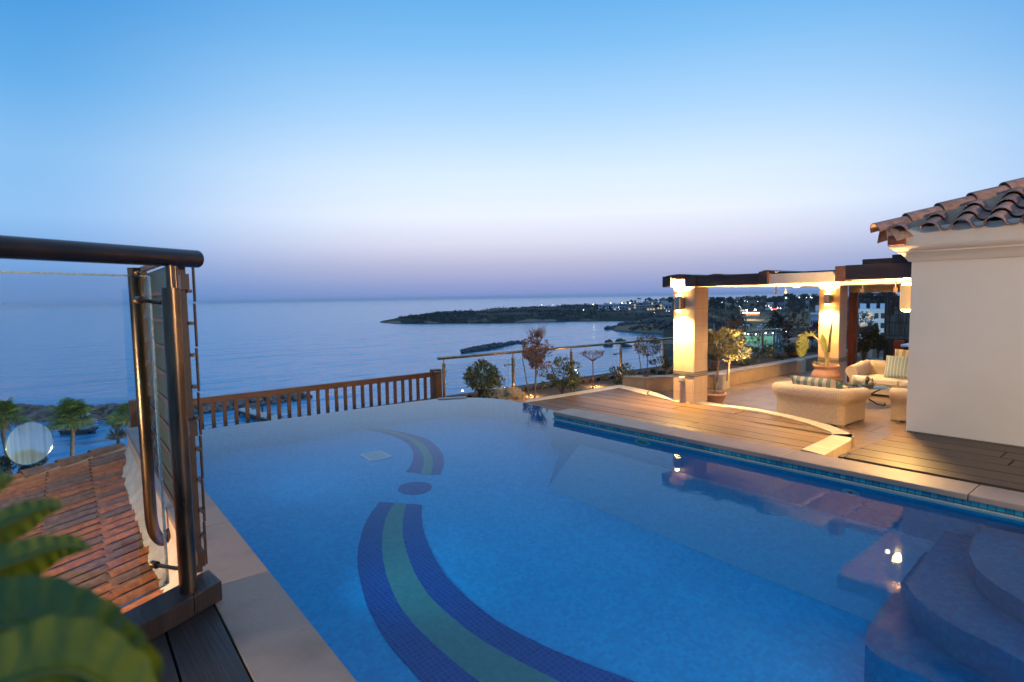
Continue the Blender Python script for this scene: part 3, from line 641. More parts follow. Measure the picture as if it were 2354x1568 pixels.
# curved entry steps under water on the right
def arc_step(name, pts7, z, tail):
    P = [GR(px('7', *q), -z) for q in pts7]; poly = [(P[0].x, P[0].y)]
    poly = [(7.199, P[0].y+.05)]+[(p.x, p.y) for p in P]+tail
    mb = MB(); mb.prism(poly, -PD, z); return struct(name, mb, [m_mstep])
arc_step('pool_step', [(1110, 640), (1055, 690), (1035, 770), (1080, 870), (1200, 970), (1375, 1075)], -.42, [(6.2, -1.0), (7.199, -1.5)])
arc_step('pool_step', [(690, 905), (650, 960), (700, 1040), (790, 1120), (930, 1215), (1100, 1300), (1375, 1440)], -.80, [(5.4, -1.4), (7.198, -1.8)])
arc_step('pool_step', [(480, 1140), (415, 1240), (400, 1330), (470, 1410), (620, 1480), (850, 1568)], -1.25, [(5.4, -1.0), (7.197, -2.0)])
# right side wall above the water: ledge, glazed tile strip, coping stones
CT = .1375
mb = MB(); mb.box((7.19, -4.5, -.06), (7.30, 7.44, .012)); struct('pool_ledge', mb, mat('pale_grout', (.36, .36, .34), .7))
mb = MB(); mb.box((7.215, -4.5, .012), (7.30, 7.45, .075)); struct('tile_strip', mb, m_tile)
mb = MB(); ys = [-4.5, -1.9, .55, 1.62, 3.35, 5.15, 6.4, 7.46]
mb_y = [G(px('7', 1015, 430), CT).y]
ys = [-4.5, mb_y[0]-1.85, mb_y[0], mb_y[0]+1.9, mb_y[0]+3.7, mb_y[0]+5.0, 7.46]
for a, c in zip(ys, ys[1:]): mb.box((7.195, a+.004, .075), (7.675, c-.004, CT))
struct('stone_coping', mb, m_cope, bevel=.008)
mb = MB(); mb.box((7.22, -4.5, -1.8), (7.66, 7.45, .0)); struct('pool_side_wall', mb, m_cope)
def ring(name, c, r, label):
    t = thing(name, tuple(c), label, 'pool inlet'); M = Matrix.Translation((0, 0, 0)) @ Matrix.Rotation(-pi/2, 4, 'Y')
    mb = MB(); mb.lathe([(r, 0), (r*.9, .012), (r*.35, .012), (r*.3, -.0), (.001, .0)], tuple(c), 24, M); mb.build('plate', mat('pale_blue_plastic', (.10, .36, .50), .4), t, smooth=40)
    mb = MB(); mb.lathe([(r*.28, .014), (.001, .014)], tuple(c), 16, M); mb.build('nozzle', m_wdk, t)
for p, r_, lb in ((px('7', 312, 403), .10, 'inlet ring low in the pool wall below the lit deck'), (px('7', 1305, 687), .11, 'inlet ring in the pool wall above the curved steps')):
    d = ray(p).normalized(); s = G(p, 0); h = Vector((d.x, d.y, 0)); sn = h.length/IORW; h.normalize(); k = (7.19-s.x)/h.x; c = Vector((7.188, s.y+h.y*k, -k/(sn/sqrt(1-sn*sn)))); ring('pool_inlet', c, r_, lb)
p = px('d', 2180, 408); d = ray(p).normalized(); s = G(p, 0); h = Vector((d.x, d.y, 0)); sn = h.length/IORW; h.normalize(); k = (7.19-s.x)/h.x; c = Vector((7.188, s.y+h.y*k, -k/(sn/sqrt(1-sn*sn))))
t = thing('pool_light', tuple(c), 'round unlit pool light with a bolted rim in the shaded side wall', 'pool light'); M = Matrix.Rotation(-pi/2, 4, 'Y')
mb = MB(); mb.lathe([(.15, 0), (.15, .02), (.10, .025), (.10, .0)], tuple(c), 24, M); mb.build('rim', mat('pale_blue_plastic', (.1, .36, .5), .4), t, smooth=40)
mb = MB(); mb.lathe([(.10, .01), (.05, .022), (.001, .026)], tuple(c), 24, M); mb.build('lens', mat('green_lens', (.10, .22, .12), .15), t, smooth=60)
mb = MB()
for k in range(6): mb.lathe([(.012, .024), (.001, .028)], (c.x, c.y+.125*cos(k*pi/3), c.z+.125*sin(k*pi/3)), 8, M)
mb.build('screws', m_wdk, t)

for y, lb in ((2.2, 'assumed unseen pool light on the inner face of the left wall, nearest the viewer'), (5.4, 'assumed unseen pool light on the inner face of the left wall, middle one'), (8.6, 'assumed unseen pool light on the inner face of the left wall, farthest one')):  # lit lamps assumed on the hidden wall face, added so the water glows
    c = Vector((plx(y)+.03, y, -1.0)); t = thing('pool_light', tuple(c), lb, 'pool light'); M = Matrix.Rotation(pi/2, 4, 'Y')
    mb = MB(); mb.lathe([(.13, -.03), (.13, .0), (.10, .01), (.10, -.01)], tuple(c), 24, M); mb.build('rim', MATS['pale_blue_plastic'], t, smooth=40)
    mb = MB(); mb.lathe([(.10, 0), (.05, .012), (.001, .015)], tuple(c), 20, M); mb.build('lens', emis('pool_lens', (.55, .9, 1), 3), t)
    lamp('bulb', 'SPOT', (c.x+.05, c.y, c.z), 120 if y < 6 else 32, (.22, .78, 1), .08, to=(c.x+3, c.y, c.z+.12), spot=100, blend=1, parent=t)
c = Vector((4.2, -3.95, -.9)); t = thing('pool_light', tuple(c), 'added unseen pool light on the near end wall below the viewer', 'pool light'); M = Matrix.Rotation(-pi/2, 4, 'X')  # lamp added out of view to brighten the steps and lower pool
mb = MB(); mb.lathe([(.13, -.03), (.13, .0), (.10, .01), (.10, -.01)], tuple(c), 24, M); mb.build('rim', MATS['pale_blue_plastic'], t, smooth=40)
mb = MB(); mb.lathe([(.10, 0), (.05, .012), (.001, .015)], tuple(c), 20, M); mb.build('lens', MATS['pool_lens'], t); lamp('bulb', 'SPOT', (c.x, c.y+.08, c.z), 520, (.22, .78, 1), .08, to=(c.x+.3, c.y+3, c.z+.1), spot=120, blend=1, parent=t)
# left coping slabs and the outer wall
mb = MB(); ya, yb_ = G(px('2', 1435, 945)).y, G(px('2', 1300, 495)).y
yy = [-3, ya-1.9, ya, yb_, yb_+1.6, yb_+3.3, 10.7, 12.16]
for a, c in zip(yy, yy[1:]):
    e = .003
    def edge(y): return plx(y) if y <= 10.71 else plx(10.7)
    pts = [(wx(a+e), a+e), (edge(a+e)+.0, a+e)]
    if a < PL[1].y < c: pts.append((PL[1].x, PL[1].y))
    pts += [(edge(c-e), c-e), (wx(c-e), c-e)]
    mb.prism(pts, -.06, .007)
struct('pool_coping', mb, m_stone, bevel=.004)
mb = MB(); w = .004
mb.prism([(wx(-3)+w, -3), (plx(-3)-.02, -3), (plx(PL[1].y)-.02, PL[1].y), (plx(10.7)-.02, 10.7), (plx(10.7)-.02, 12.1), (wx(12.1)+w, 12.1)], -17.5, -.06)
tag(mb.build('stucco_wall', m_stucco), 'peach stucco outer wall of the pool dropping to the tiled roof', 'wall')
# big mass under the terraces (the hotel below)
mb = MB(); mb.prism([(1.45, 11.9), (6.0, 12.7), (24.5, 12.3), (24.5, -8), (1.45, -8)], -17.5, -PD-.12)
mb.prism([(1.30, 12.4), (7.95, 12.4), (7.95, 9.2), (1.30, 9.2)], -17.5, -.62)
tag(mb.build('hotel_building', m_cream), 'pale rendered storeys of the hotel under the pool terrace', 'building')
mb = MB(); mb.prism([(6.22, 6.1), (6.5, 7.4), (6.3, 8.2), (5.7, 9.0), (5.2, 9.4), (24.5, 9.4), (24.5, -8), (6.22, -8)], -PD-.1, -.30)
struct('terrace_slab', mb, mat('grey_concrete', (.25, .24, .22), .9))

# ---- timber deck (boards run along Y) with its pale stone kerb
DZ = .03; TZ = -.10
m_deck = board_mat('deck_boards', (.050, .026, .013), (.15, .090, .046), .42, w=.36)
m_dkdark = mat('board_gap', (.012, .008, .006), .9)
kin = [G(px(*q), DZ) for q in (('3', 1820, 900), ('3', 2060, 962), ('4', 50, 1180), ('4', 300, 1248), ('4', 565, 1275), ('4', 800, 1302), ('4', 1000, 1335), ('4', 1200, 1375), ('4', 1400, 1430), ('4', 1530, 1478), ('4', 1600, 1505), ('4', 1625, 1530), ('7', 203, 50), ('7', 160, 75), ('7', 10, 143))]
kout = [G(px(*q), DZ) for q in (('3', 1835, 876), ('3', 2080, 925), ('3', 2272, 992), ('4', 300, 1215), ('4', 580, 1255), ('4', 800, 1284), ('4', 1000, 1312), ('4', 1200, 1350), ('4', 1400, 1395), ('4', 1600, 1450), ('4', 1750, 1510), ('4', 1795, 1560), ('7', 325, 50), ('7', 310, 90), ('7', 150, 180))]
kback = [G(px('3', 960, 1018), DZ)*1.0+(G(px('3', 960, 1018), DZ)-G(px('3', 1300, 962), DZ))*.62]+[G(px('3', *q), DZ) for q in ( (1300, 962), (1835, 876))]; kback_in = [G(px('3', 1000, 1026), DZ)*1.0+(G(px('3', 1000, 1026), DZ)-G(px('3', 1330, 978), DZ))*.62]+[G(px('3', *q), DZ) for q in ( (1330, 978), (1820, 900))]
def clip_x(poly, x0, x1):
    def cl(P, x, keep_gt):
        o = []
        for i in range(len(P)):
            a, c = P[i], P[(i+1) % len(P)]; ia = (a[0] > x) == keep_gt; ic = (c[0] > x) == keep_gt
            if ia: o.append(a)
            if ia != ic: u = (x-a[0])/(c[0]-a[0]); o.append((x, a[1]+u*(c[1]-a[1])))
        return o
    return cl(cl(poly, x0, True), x1, False)
def yrange(poly, x):
    Y = []
    for i in range(len(poly)):
        a, c = poly[i], poly[(i+1) % len(poly)]
        if (a[0] > x) != (c[0] > x): Y.append(a[1]+(x-a[0])/(c[0]-a[0])*(c[1]-a[1]))
    return sorted(Y)
dpoly = [(p.x, p.y) for p in kback_in]+[(p.x, p.y) for p in kin[1:]]+[(6.21, kin[-1].y), (6.21, 6.05)]+[(6.33, 6.6), (6.44, 7.4), (6.38, 7.9), (6.1, 8.35), (6.25, 8.6)]
def boards(name, poly, z, wb, gap, m, th=.03, seed=1, jl=(2.4, 4.2)):
    Rn = random.Random(seed); mb = MB(); x = min(p[0] for p in poly)//wb*wb; x1 = max(p[0] for p in poly)
    while x < x1:
        P = clip_x(poly, x+gap/2, x+wb-gap/2)
        if len(P) > 2:
            # cut the strip into board lengths
            yl, yh = min(p[1] for p in P), max(p[1] for p in P); cuts = [yl-1]; y = yl+Rn.uniform(.6, 3.4)
            while y < yh: cuts.append(y); y += Rn.uniform(*jl)
            cuts.append(yh+1)
            for a, c in zip(cuts, cuts[1:]):
                Q = [(p[1], p[0]) for p in P]; Q = clip_x(Q, a+gap*.4, c-gap*.4); Q = [(q[1], q[0]) for q in Q]
                if len(Q) > 2: mb.prism(Q, z-th, z+Rn.uniform(-.0015, .0015))
        x += wb
    return struct(name, mb, m, bevel=.002)
boards('timber_deck', dpoly, DZ, .36, .016, m_deck, seed=4)
mb = MB(); mb.prism(dpoly, -.30, DZ-.04); struct('deck_underside', mb, m_dkdark)
m_kerb = slab_mat('kerb_stone', (.62, .53, .38), (.50, .40, .27), (.44, .34, .22), (.2, .15, .1), .62, .5, rough=.45, bump=.25, js=.004)
mb = MB()
for L1, L2 in ((kin, kout), (kback_in[::-1], kback[::-1])):
    for i in range(len(L1)-1):
        if (L1[i]-L1[i+1]).length < 1e-3: continue
        mb.prism([(L1[i].x, L1[i].y), (L1[i+1].x, L1[i+1].y), (L2[i+1].x, L2[i+1].y), (L2[i].x, L2[i].y)], -.30, DZ+.012)
struct('kerb', mb, m_kerb)
# ---- terrace paving and the lower deck
m_pave = slab_mat('terrace_paving', (.22, .15, .10), (.13, .105, .085), (.30, .19, .12), (.03, .025, .02), 1.15, .62, rough=.30, rot=radians(90), bump=.15, js=.014)
mb = MB(); mb.face([(6.2, -5, TZ), (24.5, -5, TZ), (24.5, 9.3, TZ), (6.4, 9.3, TZ)]); struct('terrace_floor', mb, m_pave)
ld = [G(px('7', *q), TZ) for q in ((245, 188), (600, 45), (655, 30))]
boards('lower_deck', [(6.20*2.3/1.67, ld[0].y), (ld[0].x, ld[0].y), (ld[1].x, ld[1].y-.02), (10.93, ld[1].y-.06), (10.93, -4.5), (6.20*2.3/1.67, -4.5)], TZ+.03, .40, .020, board_mat('lower_deck_boards', (.028, .015, .009), (.085, .048, .025), .42, w=.2904), seed=9)

mb = MB(); mb.prism([(6.22, ld[0].y*.72), (ld[0].x*.726, ld[0].y*.72), (7.90, ld[1].y*.71), (7.90, -3.2), (6.22, -3.2)], -.3, .47); struct('lower_deck_base', mb, m_dkdark)
# ---- planter wall (stone, some cream panels) and beds
m_plant = slab_mat('planter_stone', (.28, .20, .13), (.20, .145, .10), (.36, .27, .18), (.09, .07, .05), .62, 1.2, rough=.6, plane='z', bump=.25)
m_panel = mat('cream_panel', (.55, .47, .36), .6, col2=(.48, .40, .30), scale=5)
m_soil = mat('planting_soil', (.06, .035, .02), 1., col2=(.13, .07, .035), scale=9, bump=1., bscale=22)
pw = [(11.02, 9.0), (11.25, 8.45), (12.35, 7.75), (13.1, 7.55), (24.3, 7.42)]
t = thing('planter_wall', (13, 7.5, TZ), 'long low stone planter wall with cream panels round the terrace', 'planter wall')
mb = MB()
for (a, c) in zip(pw, pw[1:]):
    d = Vector((c[0]-a[0], c[1]-a[1], 0)).normalized(); nr = Vector((-d.y, d.x, 0))*.30; mb.prism([a, c, (c[0]+nr.x, c[1]+nr.y), (a[0]+nr.x, a[1]+nr.y)], -.3, .22)
mb.build('wall', m_plant, t)
mb = MB()
for (a, c) in zip(pw, pw[1:]):
    d = Vector((c[0]-a[0], c[1]-a[1], 0)).normalized(); nr = Vector((-d.y, d.x, 0)); mb.prism([(a[0]-nr.x*.015, a[1]-nr.y*.015), (c[0]-nr.x*.015, c[1]-nr.y*.015), (c[0]+nr.x*.32, c[1]+nr.y*.32), (a[0]+nr.x*.32, a[1]+nr.y*.32)], .221, .25)
mb.build('cap', mat('cap_stone', (.30, .24, .18), .5, col2=(.22, .18, .14), scale=6), t, bevel=.005)
for X in (('4', 687, 1060), ('4', 1337, 945), ('4', 1515, 905), ('4', 1907, 850)):
    q = at_y(px(*X), 7.5); mb = MB(); mb.box((q.x-.16, 7.385, TZ), (q.x+.16, 7.60, .257)); o = mb.build('panel', m_panel, t)
mb = MB(); beds = MB()
soil = [(6.3, 8.9), (11.0, 9.12), (12.4, 9.5), (24.3, 9.3), (24.3, 12.2), (5.8, 12.6), (5.4, 10.2)]
mb.prism(soil, -.9, -.32); struct('soil', mb, m_soil)
mb = MB(); mb.prism([(11.32, 8.62), (12.4, 7.98), (13.1, 7.78), (24.3, 7.70), (24.3, 9.3), (12.2, 9.5), (11.1, 9.1)], -1.2, .13); struct('raised_soil', mb, m_soil)
# ---- clay tile edging beyond the garden
m_clay = leaf_mat('clay_tile', (.26, .085, .045), (.36, .14, .075), (.17, .085, .06), rough=.8, sub=0)
for nd in m_clay.node_tree.nodes:
    if nd.type == 'BSDF_PRINCIPLED': pb = nd
t_ = m_clay.node_tree; ns = t_.nodes.new('ShaderNodeTexNoise'); ns.inputs['Scale'].default_value = 14; ns.inputs['Detail'].default_value = 7
mi = t_.nodes.new('ShaderNodeMix'); mi.data_type = 'RGBA'; mi.blend_type = 'MULTIPLY'; mi.inputs[0].default_value = .8
rmp = [nd for nd in t_.nodes if nd.type == 'VALTORGB'][0]; rp2 = t_.nodes.new('ShaderNodeValToRGB'); rp2.color_ramp.elements[0].position = .35; rp2.color_ramp.elements[0].color = (.45, .45, .45, 1); rp2.color_ramp.elements[1].position = .65
t_.links.new(ns.outputs['Fac'], rp2.inputs[0]); t_.links.new(rmp.outputs[0], mi.inputs[6]); t_.links.new(rp2.outputs[0], mi.inputs[7]); t_.links.new(mi.outputs[2], pb.inputs['Base Color'])
co_ = t_.nodes.new('ShaderNodeTexCoord'); t_.links.new(co_.outputs['Object'], ns.inputs['Vector'])
def barrel(mb, o, U, V, Nn, L, r0, r1, th=.014, n=8, span=pi, flip=False, lift=0.):
    """one clay barrel tile: o = middle of the top end, U down-slope, V across, Nn up; r0 at the top end, r1 at the lower end"""
    P = []
    for i, (r, s) in enumerate(((r0, 0), (r1, L))):
        for rad in (r, r-th):
            row = []
            for k in range(n+1):
                a = -span/2+span*k/n; y = rad*sin(a); z = (rad*cos(a)-rad*cos(span/2))
                if flip: z = -z+(r-rad)*0
                row.append(o+U*s+V*y+Nn*(z+lift*s/L))
            P.append(row)
    b = len(mb.v)
    for row in P: mb.v += row
    m = n+1
    for k in range(n):
        mb.f.append([b+k, b+k+1, b+2*m+k+1, b+2*m+k]); mb.f.append([b+m+k, b+3*m+k, b+3*m+k+1, b+m+k+1]); mb.f.append([b+2*m+k, b+2*m+k+1, b+3*m+k+1, b+3*m+k]); mb.f.append([b+k, b+m+k, b+m+k+1, b+k+1])
    mb.f.append([b, b+2*m, b+3*m, b+m]); mb.f.append([b+n, b+m+n, b+3*m+n, b+2*m+n])
K2 = 1.1
t = thing('tiled_parapet', (9.5, 10.75, -.4), 'low yellow wall capped with wavy clay tiles behind the garden railing', 'parapet wall')
A = EYE+(Vector((7.7, 10.72, -.075))-EYE)*K2; Vd = Vector((1, -.065, .0)).normalized(); U = Vector((.06, .97, -.16)).normalized(); Nn = Vd.cross(U)
if Nn.z < 0: Nn = -Nn
mb = MB()
for k in range(46):
    o = A+Vd*(.30*k)-U*.02
    for c in range(2): barrel(mb, o+U*.38*c, U, Vd, Nn, .42, .10, .115, span=pi*.92); barrel(mb, o+Vd*.15+U*.38*c, U, Vd, Nn, .42, .105, .09, span=pi*.75, flip=True)
mb.build('tiles', m_clay, t, smooth=40)
mb = MB(); a = A+Vector((-.2, .03, 0)); c = A+Vd*17.6+Vector((0, .03, 0)); mb.prism([(a.x, a.y), (c.x, c.y), (c.x, c.y+.6), (a.x, a.y+.6)], -.8, A.z-.08); mb.build('wall', mat('ochre_render', (.60, .42, .15), .9, col2=(.46, .31, .12), scale=3, bump=.3, bscale=30), t)
mb = MB(); mb.prism([(a.x, a.y+.03), (c.x, c.y+.03), (c.x, c.y+.6), (a.x, a.y+.6)], A.z-.08, A.z-.02); mb.build('mortar', m_panel, t)

# ================================================================== TILED ROOF, LEFT
t = thing('tiled_roof', (-1, 9, -1.2), 'red and brown clay tiled roof sloping down left of the pool wall', 'roof')
Dv = ray((2038, 496)).normalized()
P1 = Vector((wx(12.9), 12.9, -.56)); P2 = hit(px('2', 1035, 1000), Vector((wx(6), 6, 0))-Vector((.18, 0, 0)), Vector((dW.y, -dW.x, 0)))
print('roof near point', P2)
Vv = (P2-P1); Vv = (Vv-Dv*Vv.dot(Dv)).normalized(); Nr = Dv.cross(Vv)
if Nr.z < 0: Nr = -Nr
span_v = (P2-P1).length+3.5; mb = MB(); Rn = random.Random(2); pitch = .235; Ls = .62; U = -Dv
nv = int(span_v/pitch)
def wall_t(p):            # how far up-slope (along Dv) until the pool wall
    return (Vector((wx(p.y), 0, 0)).x-p.x)/(Dv.x-Dv.y*dW.x/dW.y)
for j in range(nv):
    base = P1+Vv*(pitch*j+.12); s0 = wall_t(base)
    for i in range(15):
        jit = Rn.uniform(-.012, .012); o = base+Dv*s0+U*(Ls*i-.1)+Vv*jit
        barrel(mb, o+Nr*.020, U, Vv, Nr, Ls+.06, .058, .070, span=pi*.80, n=6, lift=.022, th=.012)
        barrel(mb, o+Vv*pitch/2+Nr*.01, U, Vv, Nr, Ls+.06, .066, .060, span=pi*.62, n=5, flip=True, lift=.018, th=.012)
m_clayr = m_clay.copy(); m_clayr.name = 'roof_clay'; rp = [nd for nd in m_clayr.node_tree.nodes if nd.type == 'VALTORGB' and not nd.inputs[0].links[0].from_node.type == 'TEX_NOISE'][0].color_ramp
for el in list(rp.elements)[1:-1]: rp.elements.remove(el)
rp.interpolation = 'CONSTANT'; rp.elements[0].color = (.46, .15, .045, 1); rp.elements[-1].position = .80; rp.elements[-1].color = (.24, .125, .075, 1)
for s_, c_ in ((.25, (.27, .125, .065, 1)), (.42, (.50, .17, .06, 1)), (.62, (.24, .13, .08, 1)), (.70, (.40, .13, .05, 1))): e = rp.elements.new(s_); e.color = c_
mb.build('tiles', m_clayr, t, smooth=40)
mb = MB(); a = P1+Dv*(wall_t(P1)+.0); c = P1+Vv*span_v; c = c+Dv*wall_t(c); mb.face([a-Nr*.03, a+U*9.5-Nr*.03, c+U*9.5-Nr*.03, c-Nr*.03]); mb.face([a-Nr*.03, a+U*9.5-Nr*.03, a+U*9.5-Nr*3.0, a-Nr*3.0]); mb.build('underlay', m_soil, t)
mb = MB(); vt = P1-Vv*.07
for i in range(22):
    o = vt+Dv*wall_t(vt)+U*(.5*i)+Nr*.04; barrel(mb, o, U, Vv, Nr, .55, .115, .13, span=pi, n=10, lift=.03, th=.016)
mb.build('verge_tiles', m_clayr, t, smooth=40)
m_mort = mat('yellow_mortar', (.48, .30, .13), .95, col2=(.36, .22, .10), scale=6, bump=.6, bscale=20)
mb = MB(); o = vt+Dv*wall_t(vt)+Vv*.10; mb.grid([[o+U*s+Vv*w_+Nr*(.10-.09*k/2+.015*mnoise.noise(Vector((s*3, k, 1)))) for k, w_ in enumerate((0, .05+.02*mnoise.noise(Vector((s*2, 3, 1))), .10+.06*mnoise.noise(Vector((s*1.7, 5, 1)))))] for s in [q*.12 for q in range(85)]]); mb.build('verge_mortar', m_mort, t, smooth=60)
# cement fillet where roof meets wall, ragged edge
mb = MB(); rows = []
for q in range(110):
    s = .9+q*(span_v-.9)/109; b0 = P1+Vv*s; s0 = wall_t(b0); rag = .09+.06*min(1, q/20)+.05*mnoise.noise(Vector((q*.31, 0, 0)))+.035*(((s/pitch) % 1) > .5); top = b0+Dv*(s0+.004)
    if q < 6: rag *= q/6
    rows.append([top+Vector((0, 0, .30+.03*mnoise.noise(Vector((q*.2, 4, 0))))), top+U*.05+Nr*.18, top+U*rag*.6+Nr*.115, top+U*rag+Nr*.075, top+U*(rag+.01)+Nr*.0])
mb.grid(rows); mb.build('mortar_fillet', mat('pale_mortar', (.62, .50, .36), .95, col2=(.50, .40, .30), scale=5, bump=.6, bscale=35), t, smooth=60)
# ================================================================== LEFT FOREGROUND: kerb beam, planks, glass railing, louvre screen
m_dk = board_mat('dark_timber', (.010, .008, .009), (.034, .026, .026), .42, w=.5)
cd = Vector((.88, .47, 0)).normalized(); fr = Vector((1.01, 4.575, 0)); bk = Vector((.985, 4.85, 0)); lf = fr-cd*4.2; lb = bk-cd*4.2; md_ = fr-cd*.23; mdb = bk-cd*.22
t = thing('kerb_beam', (.6, 4.4, 0), 'dark weathered timber beam carrying the glass railing at the end of the planks', 'timber beam')
mb = MB(); mb.prism([(fr.x, fr.y), (bk.x, bk.y), (mdb.x, mdb.y), (md_.x, md_.y)], .008, .15); mb.build('beam_end', m_dk, t, bevel=.006)
mb = MB(); g = cd*.004; mb.prism([(md_.x-g.x, md_.y-g.y), (mdb.x-g.x, mdb.y-g.y), (lb.x, lb.y), (lf.x, lf.y)], .008, .149); mb.build('beam', m_dk, t, bevel=.006)
mb = MB(); nrm_ = Vector((-dW.y, dW.x, 0))
offs = [0.012]; g1 = G(px('2', 1080, 1270)); o1 = (g1-Vector((wx(g1.y), g1.y, 0))).dot(nrm_); offs = [.014, o1-.008, o1+.008, 2*o1, 2*o1+.016, 3*o1, 3*o1+.016, 4*o1]
for a, c in zip(offs[::2], offs[1::2]):
    for y0, y1 in ((-2.5, 4.70),):
        def pt(o, y): return (wx(y)+nrm_.x*o, y+nrm_.y*o)
        ya_ = 4.72-a*.52; yb2 = 4.72-c*.52; mb.prism([pt(a, y0), pt(a, ya_), pt(c, yb2), pt(c, y0)], -.035, .004)
struct('walkway_planks', mb, m_dk, bevel=.004)
mb = MB(); mb.prism([(wx(-2.5), -2.5), (wx(4.7), 4.7), (lb.x, lb.y), (lf.x-.5, -2.5)], -.5, -.05); struct('walkway_base', mb, m_dkdark)

m_bronze, t_, n, l, b = nodes_of('bronze_steel')
b.inputs['Metallic'].default_value = 1; b.inputs['Roughness'].default_value = .30; b.inputs['Base Color'].default_value = (.40, .24, .13, 1)
co = n.new('ShaderNodeTexCoord'); mp = n.new('ShaderNodeMapping'); mp.inputs['Scale'].default_value = (14, 14, 2.5); l.new(co.outputs['Object'], mp.inputs[0]); ns = n.new('ShaderNodeTexNoise'); ns.inputs['Scale'].default_value = 1; ns.inputs['Detail'].default_value = 7; l.new(mp.outputs[0], ns.inputs['Vector'])
rp_ = n.new('ShaderNodeValToRGB'); rp_.color_ramp.elements[0].position = .35; rp_.color_ramp.elements[0].color = (.075, .052, .038, 1); rp_.color_ramp.elements[1].position = .7; rp_.color_ramp.elements[1].color = (.20, .14, .09, 1); l.new(ns.outputs['Fac'], rp_.inputs[0]); l.new(rp_.outputs[0], b.inputs['Base Color'])
mr_ = n.new('ShaderNodeMapRange'); mr_.inputs['To Min'].default_value = .2; mr_.inputs['To Max'].default_value = .42; l.new(ns.outputs['Fac'], mr_.inputs[0]); l.new(mr_.outputs[0], b.inputs['Roughness'])
m_rail = mat('brown_handrail', (.012, .009, .010), .35, .3, col2=(.022, .015, .014), scale=6, stretch=(1, 1, 1))
m_glass = glass_mat('clear_glass', (.80, .90, .94)); m_gedge = mat('glass_edge', (.35, .55, .52), .2, trans=.0, spec=.8)
Bp = G(px('2', 1222, 975), .15); Bt = Vector((Bp.x, Bp.y, 2.30))
t = thing('glass_balustrade', (Bp.x, Bp.y, .15), 'tall glass balustrade with a thick dark handrail at the left', 'glass railing')
hl, hr = G(px('1', 0, 140), 2.51), G(px('1', 1372, 225), 2.51); hd = (hr-hl).normalized(); r_ = .062
mb = MB(); mb.tube([hl-hd*1.5, hr-hd*.01, hr], [r_, r_, r_*.93], 28); mb.build('handrail', m_rail, t, smooth=50)
mb = MB(); mb.tube([Bp-Vector((0, 0, .02)), Bt], .058, 26); mb.build('post', m_bronze, t, smooth=50)
mb = MB(); mb.tube([Bt-Vector((0, 0, .02)), Bt+Vector((0, 0, .17))], .026, 16); mb.tube([Bt+Vector((.035, .02, -.02)), Bt+Vector((.035, .02, .17))], .018, 12); mb.build('stem', m_bronze, t, smooth=50)
# rear post, bent at the foot and bolted to the side of the wall
fl = Vector((wx(7.02)-.002, 7.02, -.32)); At = hit(px('1', 922, 275), fl, CF); ax_, ay_ = at_y(px('2', 975, 500), 6.75).x, 6.75
fl = Vector((wx(7.0), 7.0, at_y(px('2', 1095, 645), 7.0).z)); q0 = at_y(px('1', 925, 285), 7.0); q1 = at_y(px('2', 978, 500), 7.0)
path = [q0, q0+(q1-q0)*.5, q1]
for k in range(1, 7): a = k/6*pi/2; path.append(Vector((q1.x+(fl.x-q1.x)*.75*(1-cos(a)), 7.0, q1.z+(fl.z-q1.z)*sin(a))))
path.append(fl)
mb = MB(); mb.tube(path, .058, 24); mb.build('rear_post', m_bronze, t, smooth=50)
mb = MB(); mb.tube([fl-Vector((.03, 0, 0)), fl+Vector((.012, 0, 0))], .12, 24); mb.build('flange', m_bronze, t, smooth=40)
# glass pane: vertical plane parallel to the handrail, held off the post by arms
gn = Vector((-hd.y, hd.x, 0)); gP = Vector((Bp.x, Bp.y, 0))+gn*.20
tr, br_ = hit(px('1', 1028, 343), gP, gn), hit(px('2', 1080, 935), gP, gn); tl = hit(px('1', -300, 300), gP, gn); gz = br_.z
br_ = Vector((tr.x, tr.y, gz)); L = 3.6
def gpt(s, z, o=0): return Vector((tr.x, tr.y, z))-hd*s+gn*o
mb = MB(); mb.face([gpt(0, gz), gpt(L, gz), gpt(L, tr.z), gpt(0, tr.z)]); mb.build('pane', m_glass, t)
m_frost, t_, n, l, b = nodes_of('glass_rim'); n.remove(b); e1 = n.new('ShaderNodeBsdfGlossy'); e1.inputs[0].default_value = (.75, .9, .88, 1); e1.inputs['Roughness'].default_value = .15; e2 = n.new('ShaderNodeBsdfTransparent'); e2.inputs[0].default_value = (.5, .72, .7, 1); co = n.new('ShaderNodeTexCoord'); nn_ = n.new('ShaderNodeTexNoise'); nn_.inputs['Scale'].default_value = 60; l.new(co.outputs['Object'], nn_.inputs['Vector']); ms = n.new('ShaderNodeMixShader'); l.new(nn_.outputs['Fac'], ms.inputs[0]); l.new(e1.outputs[0], ms.inputs[1]); l.new(e2.outputs[0], ms.inputs[2]); l.new(ms.outputs[0], n['Material Output'].inputs[0])
mb = MB(); w = .007
mb.bar(gpt(0, gz), gpt(0, tr.z), .014, .014, up=gn); mb.bar(gpt(.008, tr.z), gpt(L, tr.z), .014, .012); mb.bar(gpt(.008, gz), gpt(L, gz), .014, .008); mb.build('pane_edge', m_frost, t)
mb = MB()
for (k, X, Y) in (('1', 1145, 507), ('2', 1172, 808)):
    on = hit(px(k, X, Y), Vector((Bp.x, Bp.y, 0)), CF); z = on.z; gp = hit(px('1', 968, 507) if k == '1' else px('2', 1005, 808), gP, gn); g2 = Vector((gp.x, gp.y, gp.z))
    st = Vector((Bp.x, Bp.y, z)); mb.tube([st, st+(g2-st)*.35+Vector((0, 0, -.02)), g2], .014, 12); mb.tube([g2-gn*.02, g2+gn*.03], .026, 14)
mb.build('clamp_arm', m_bronze, t, smooth=50)
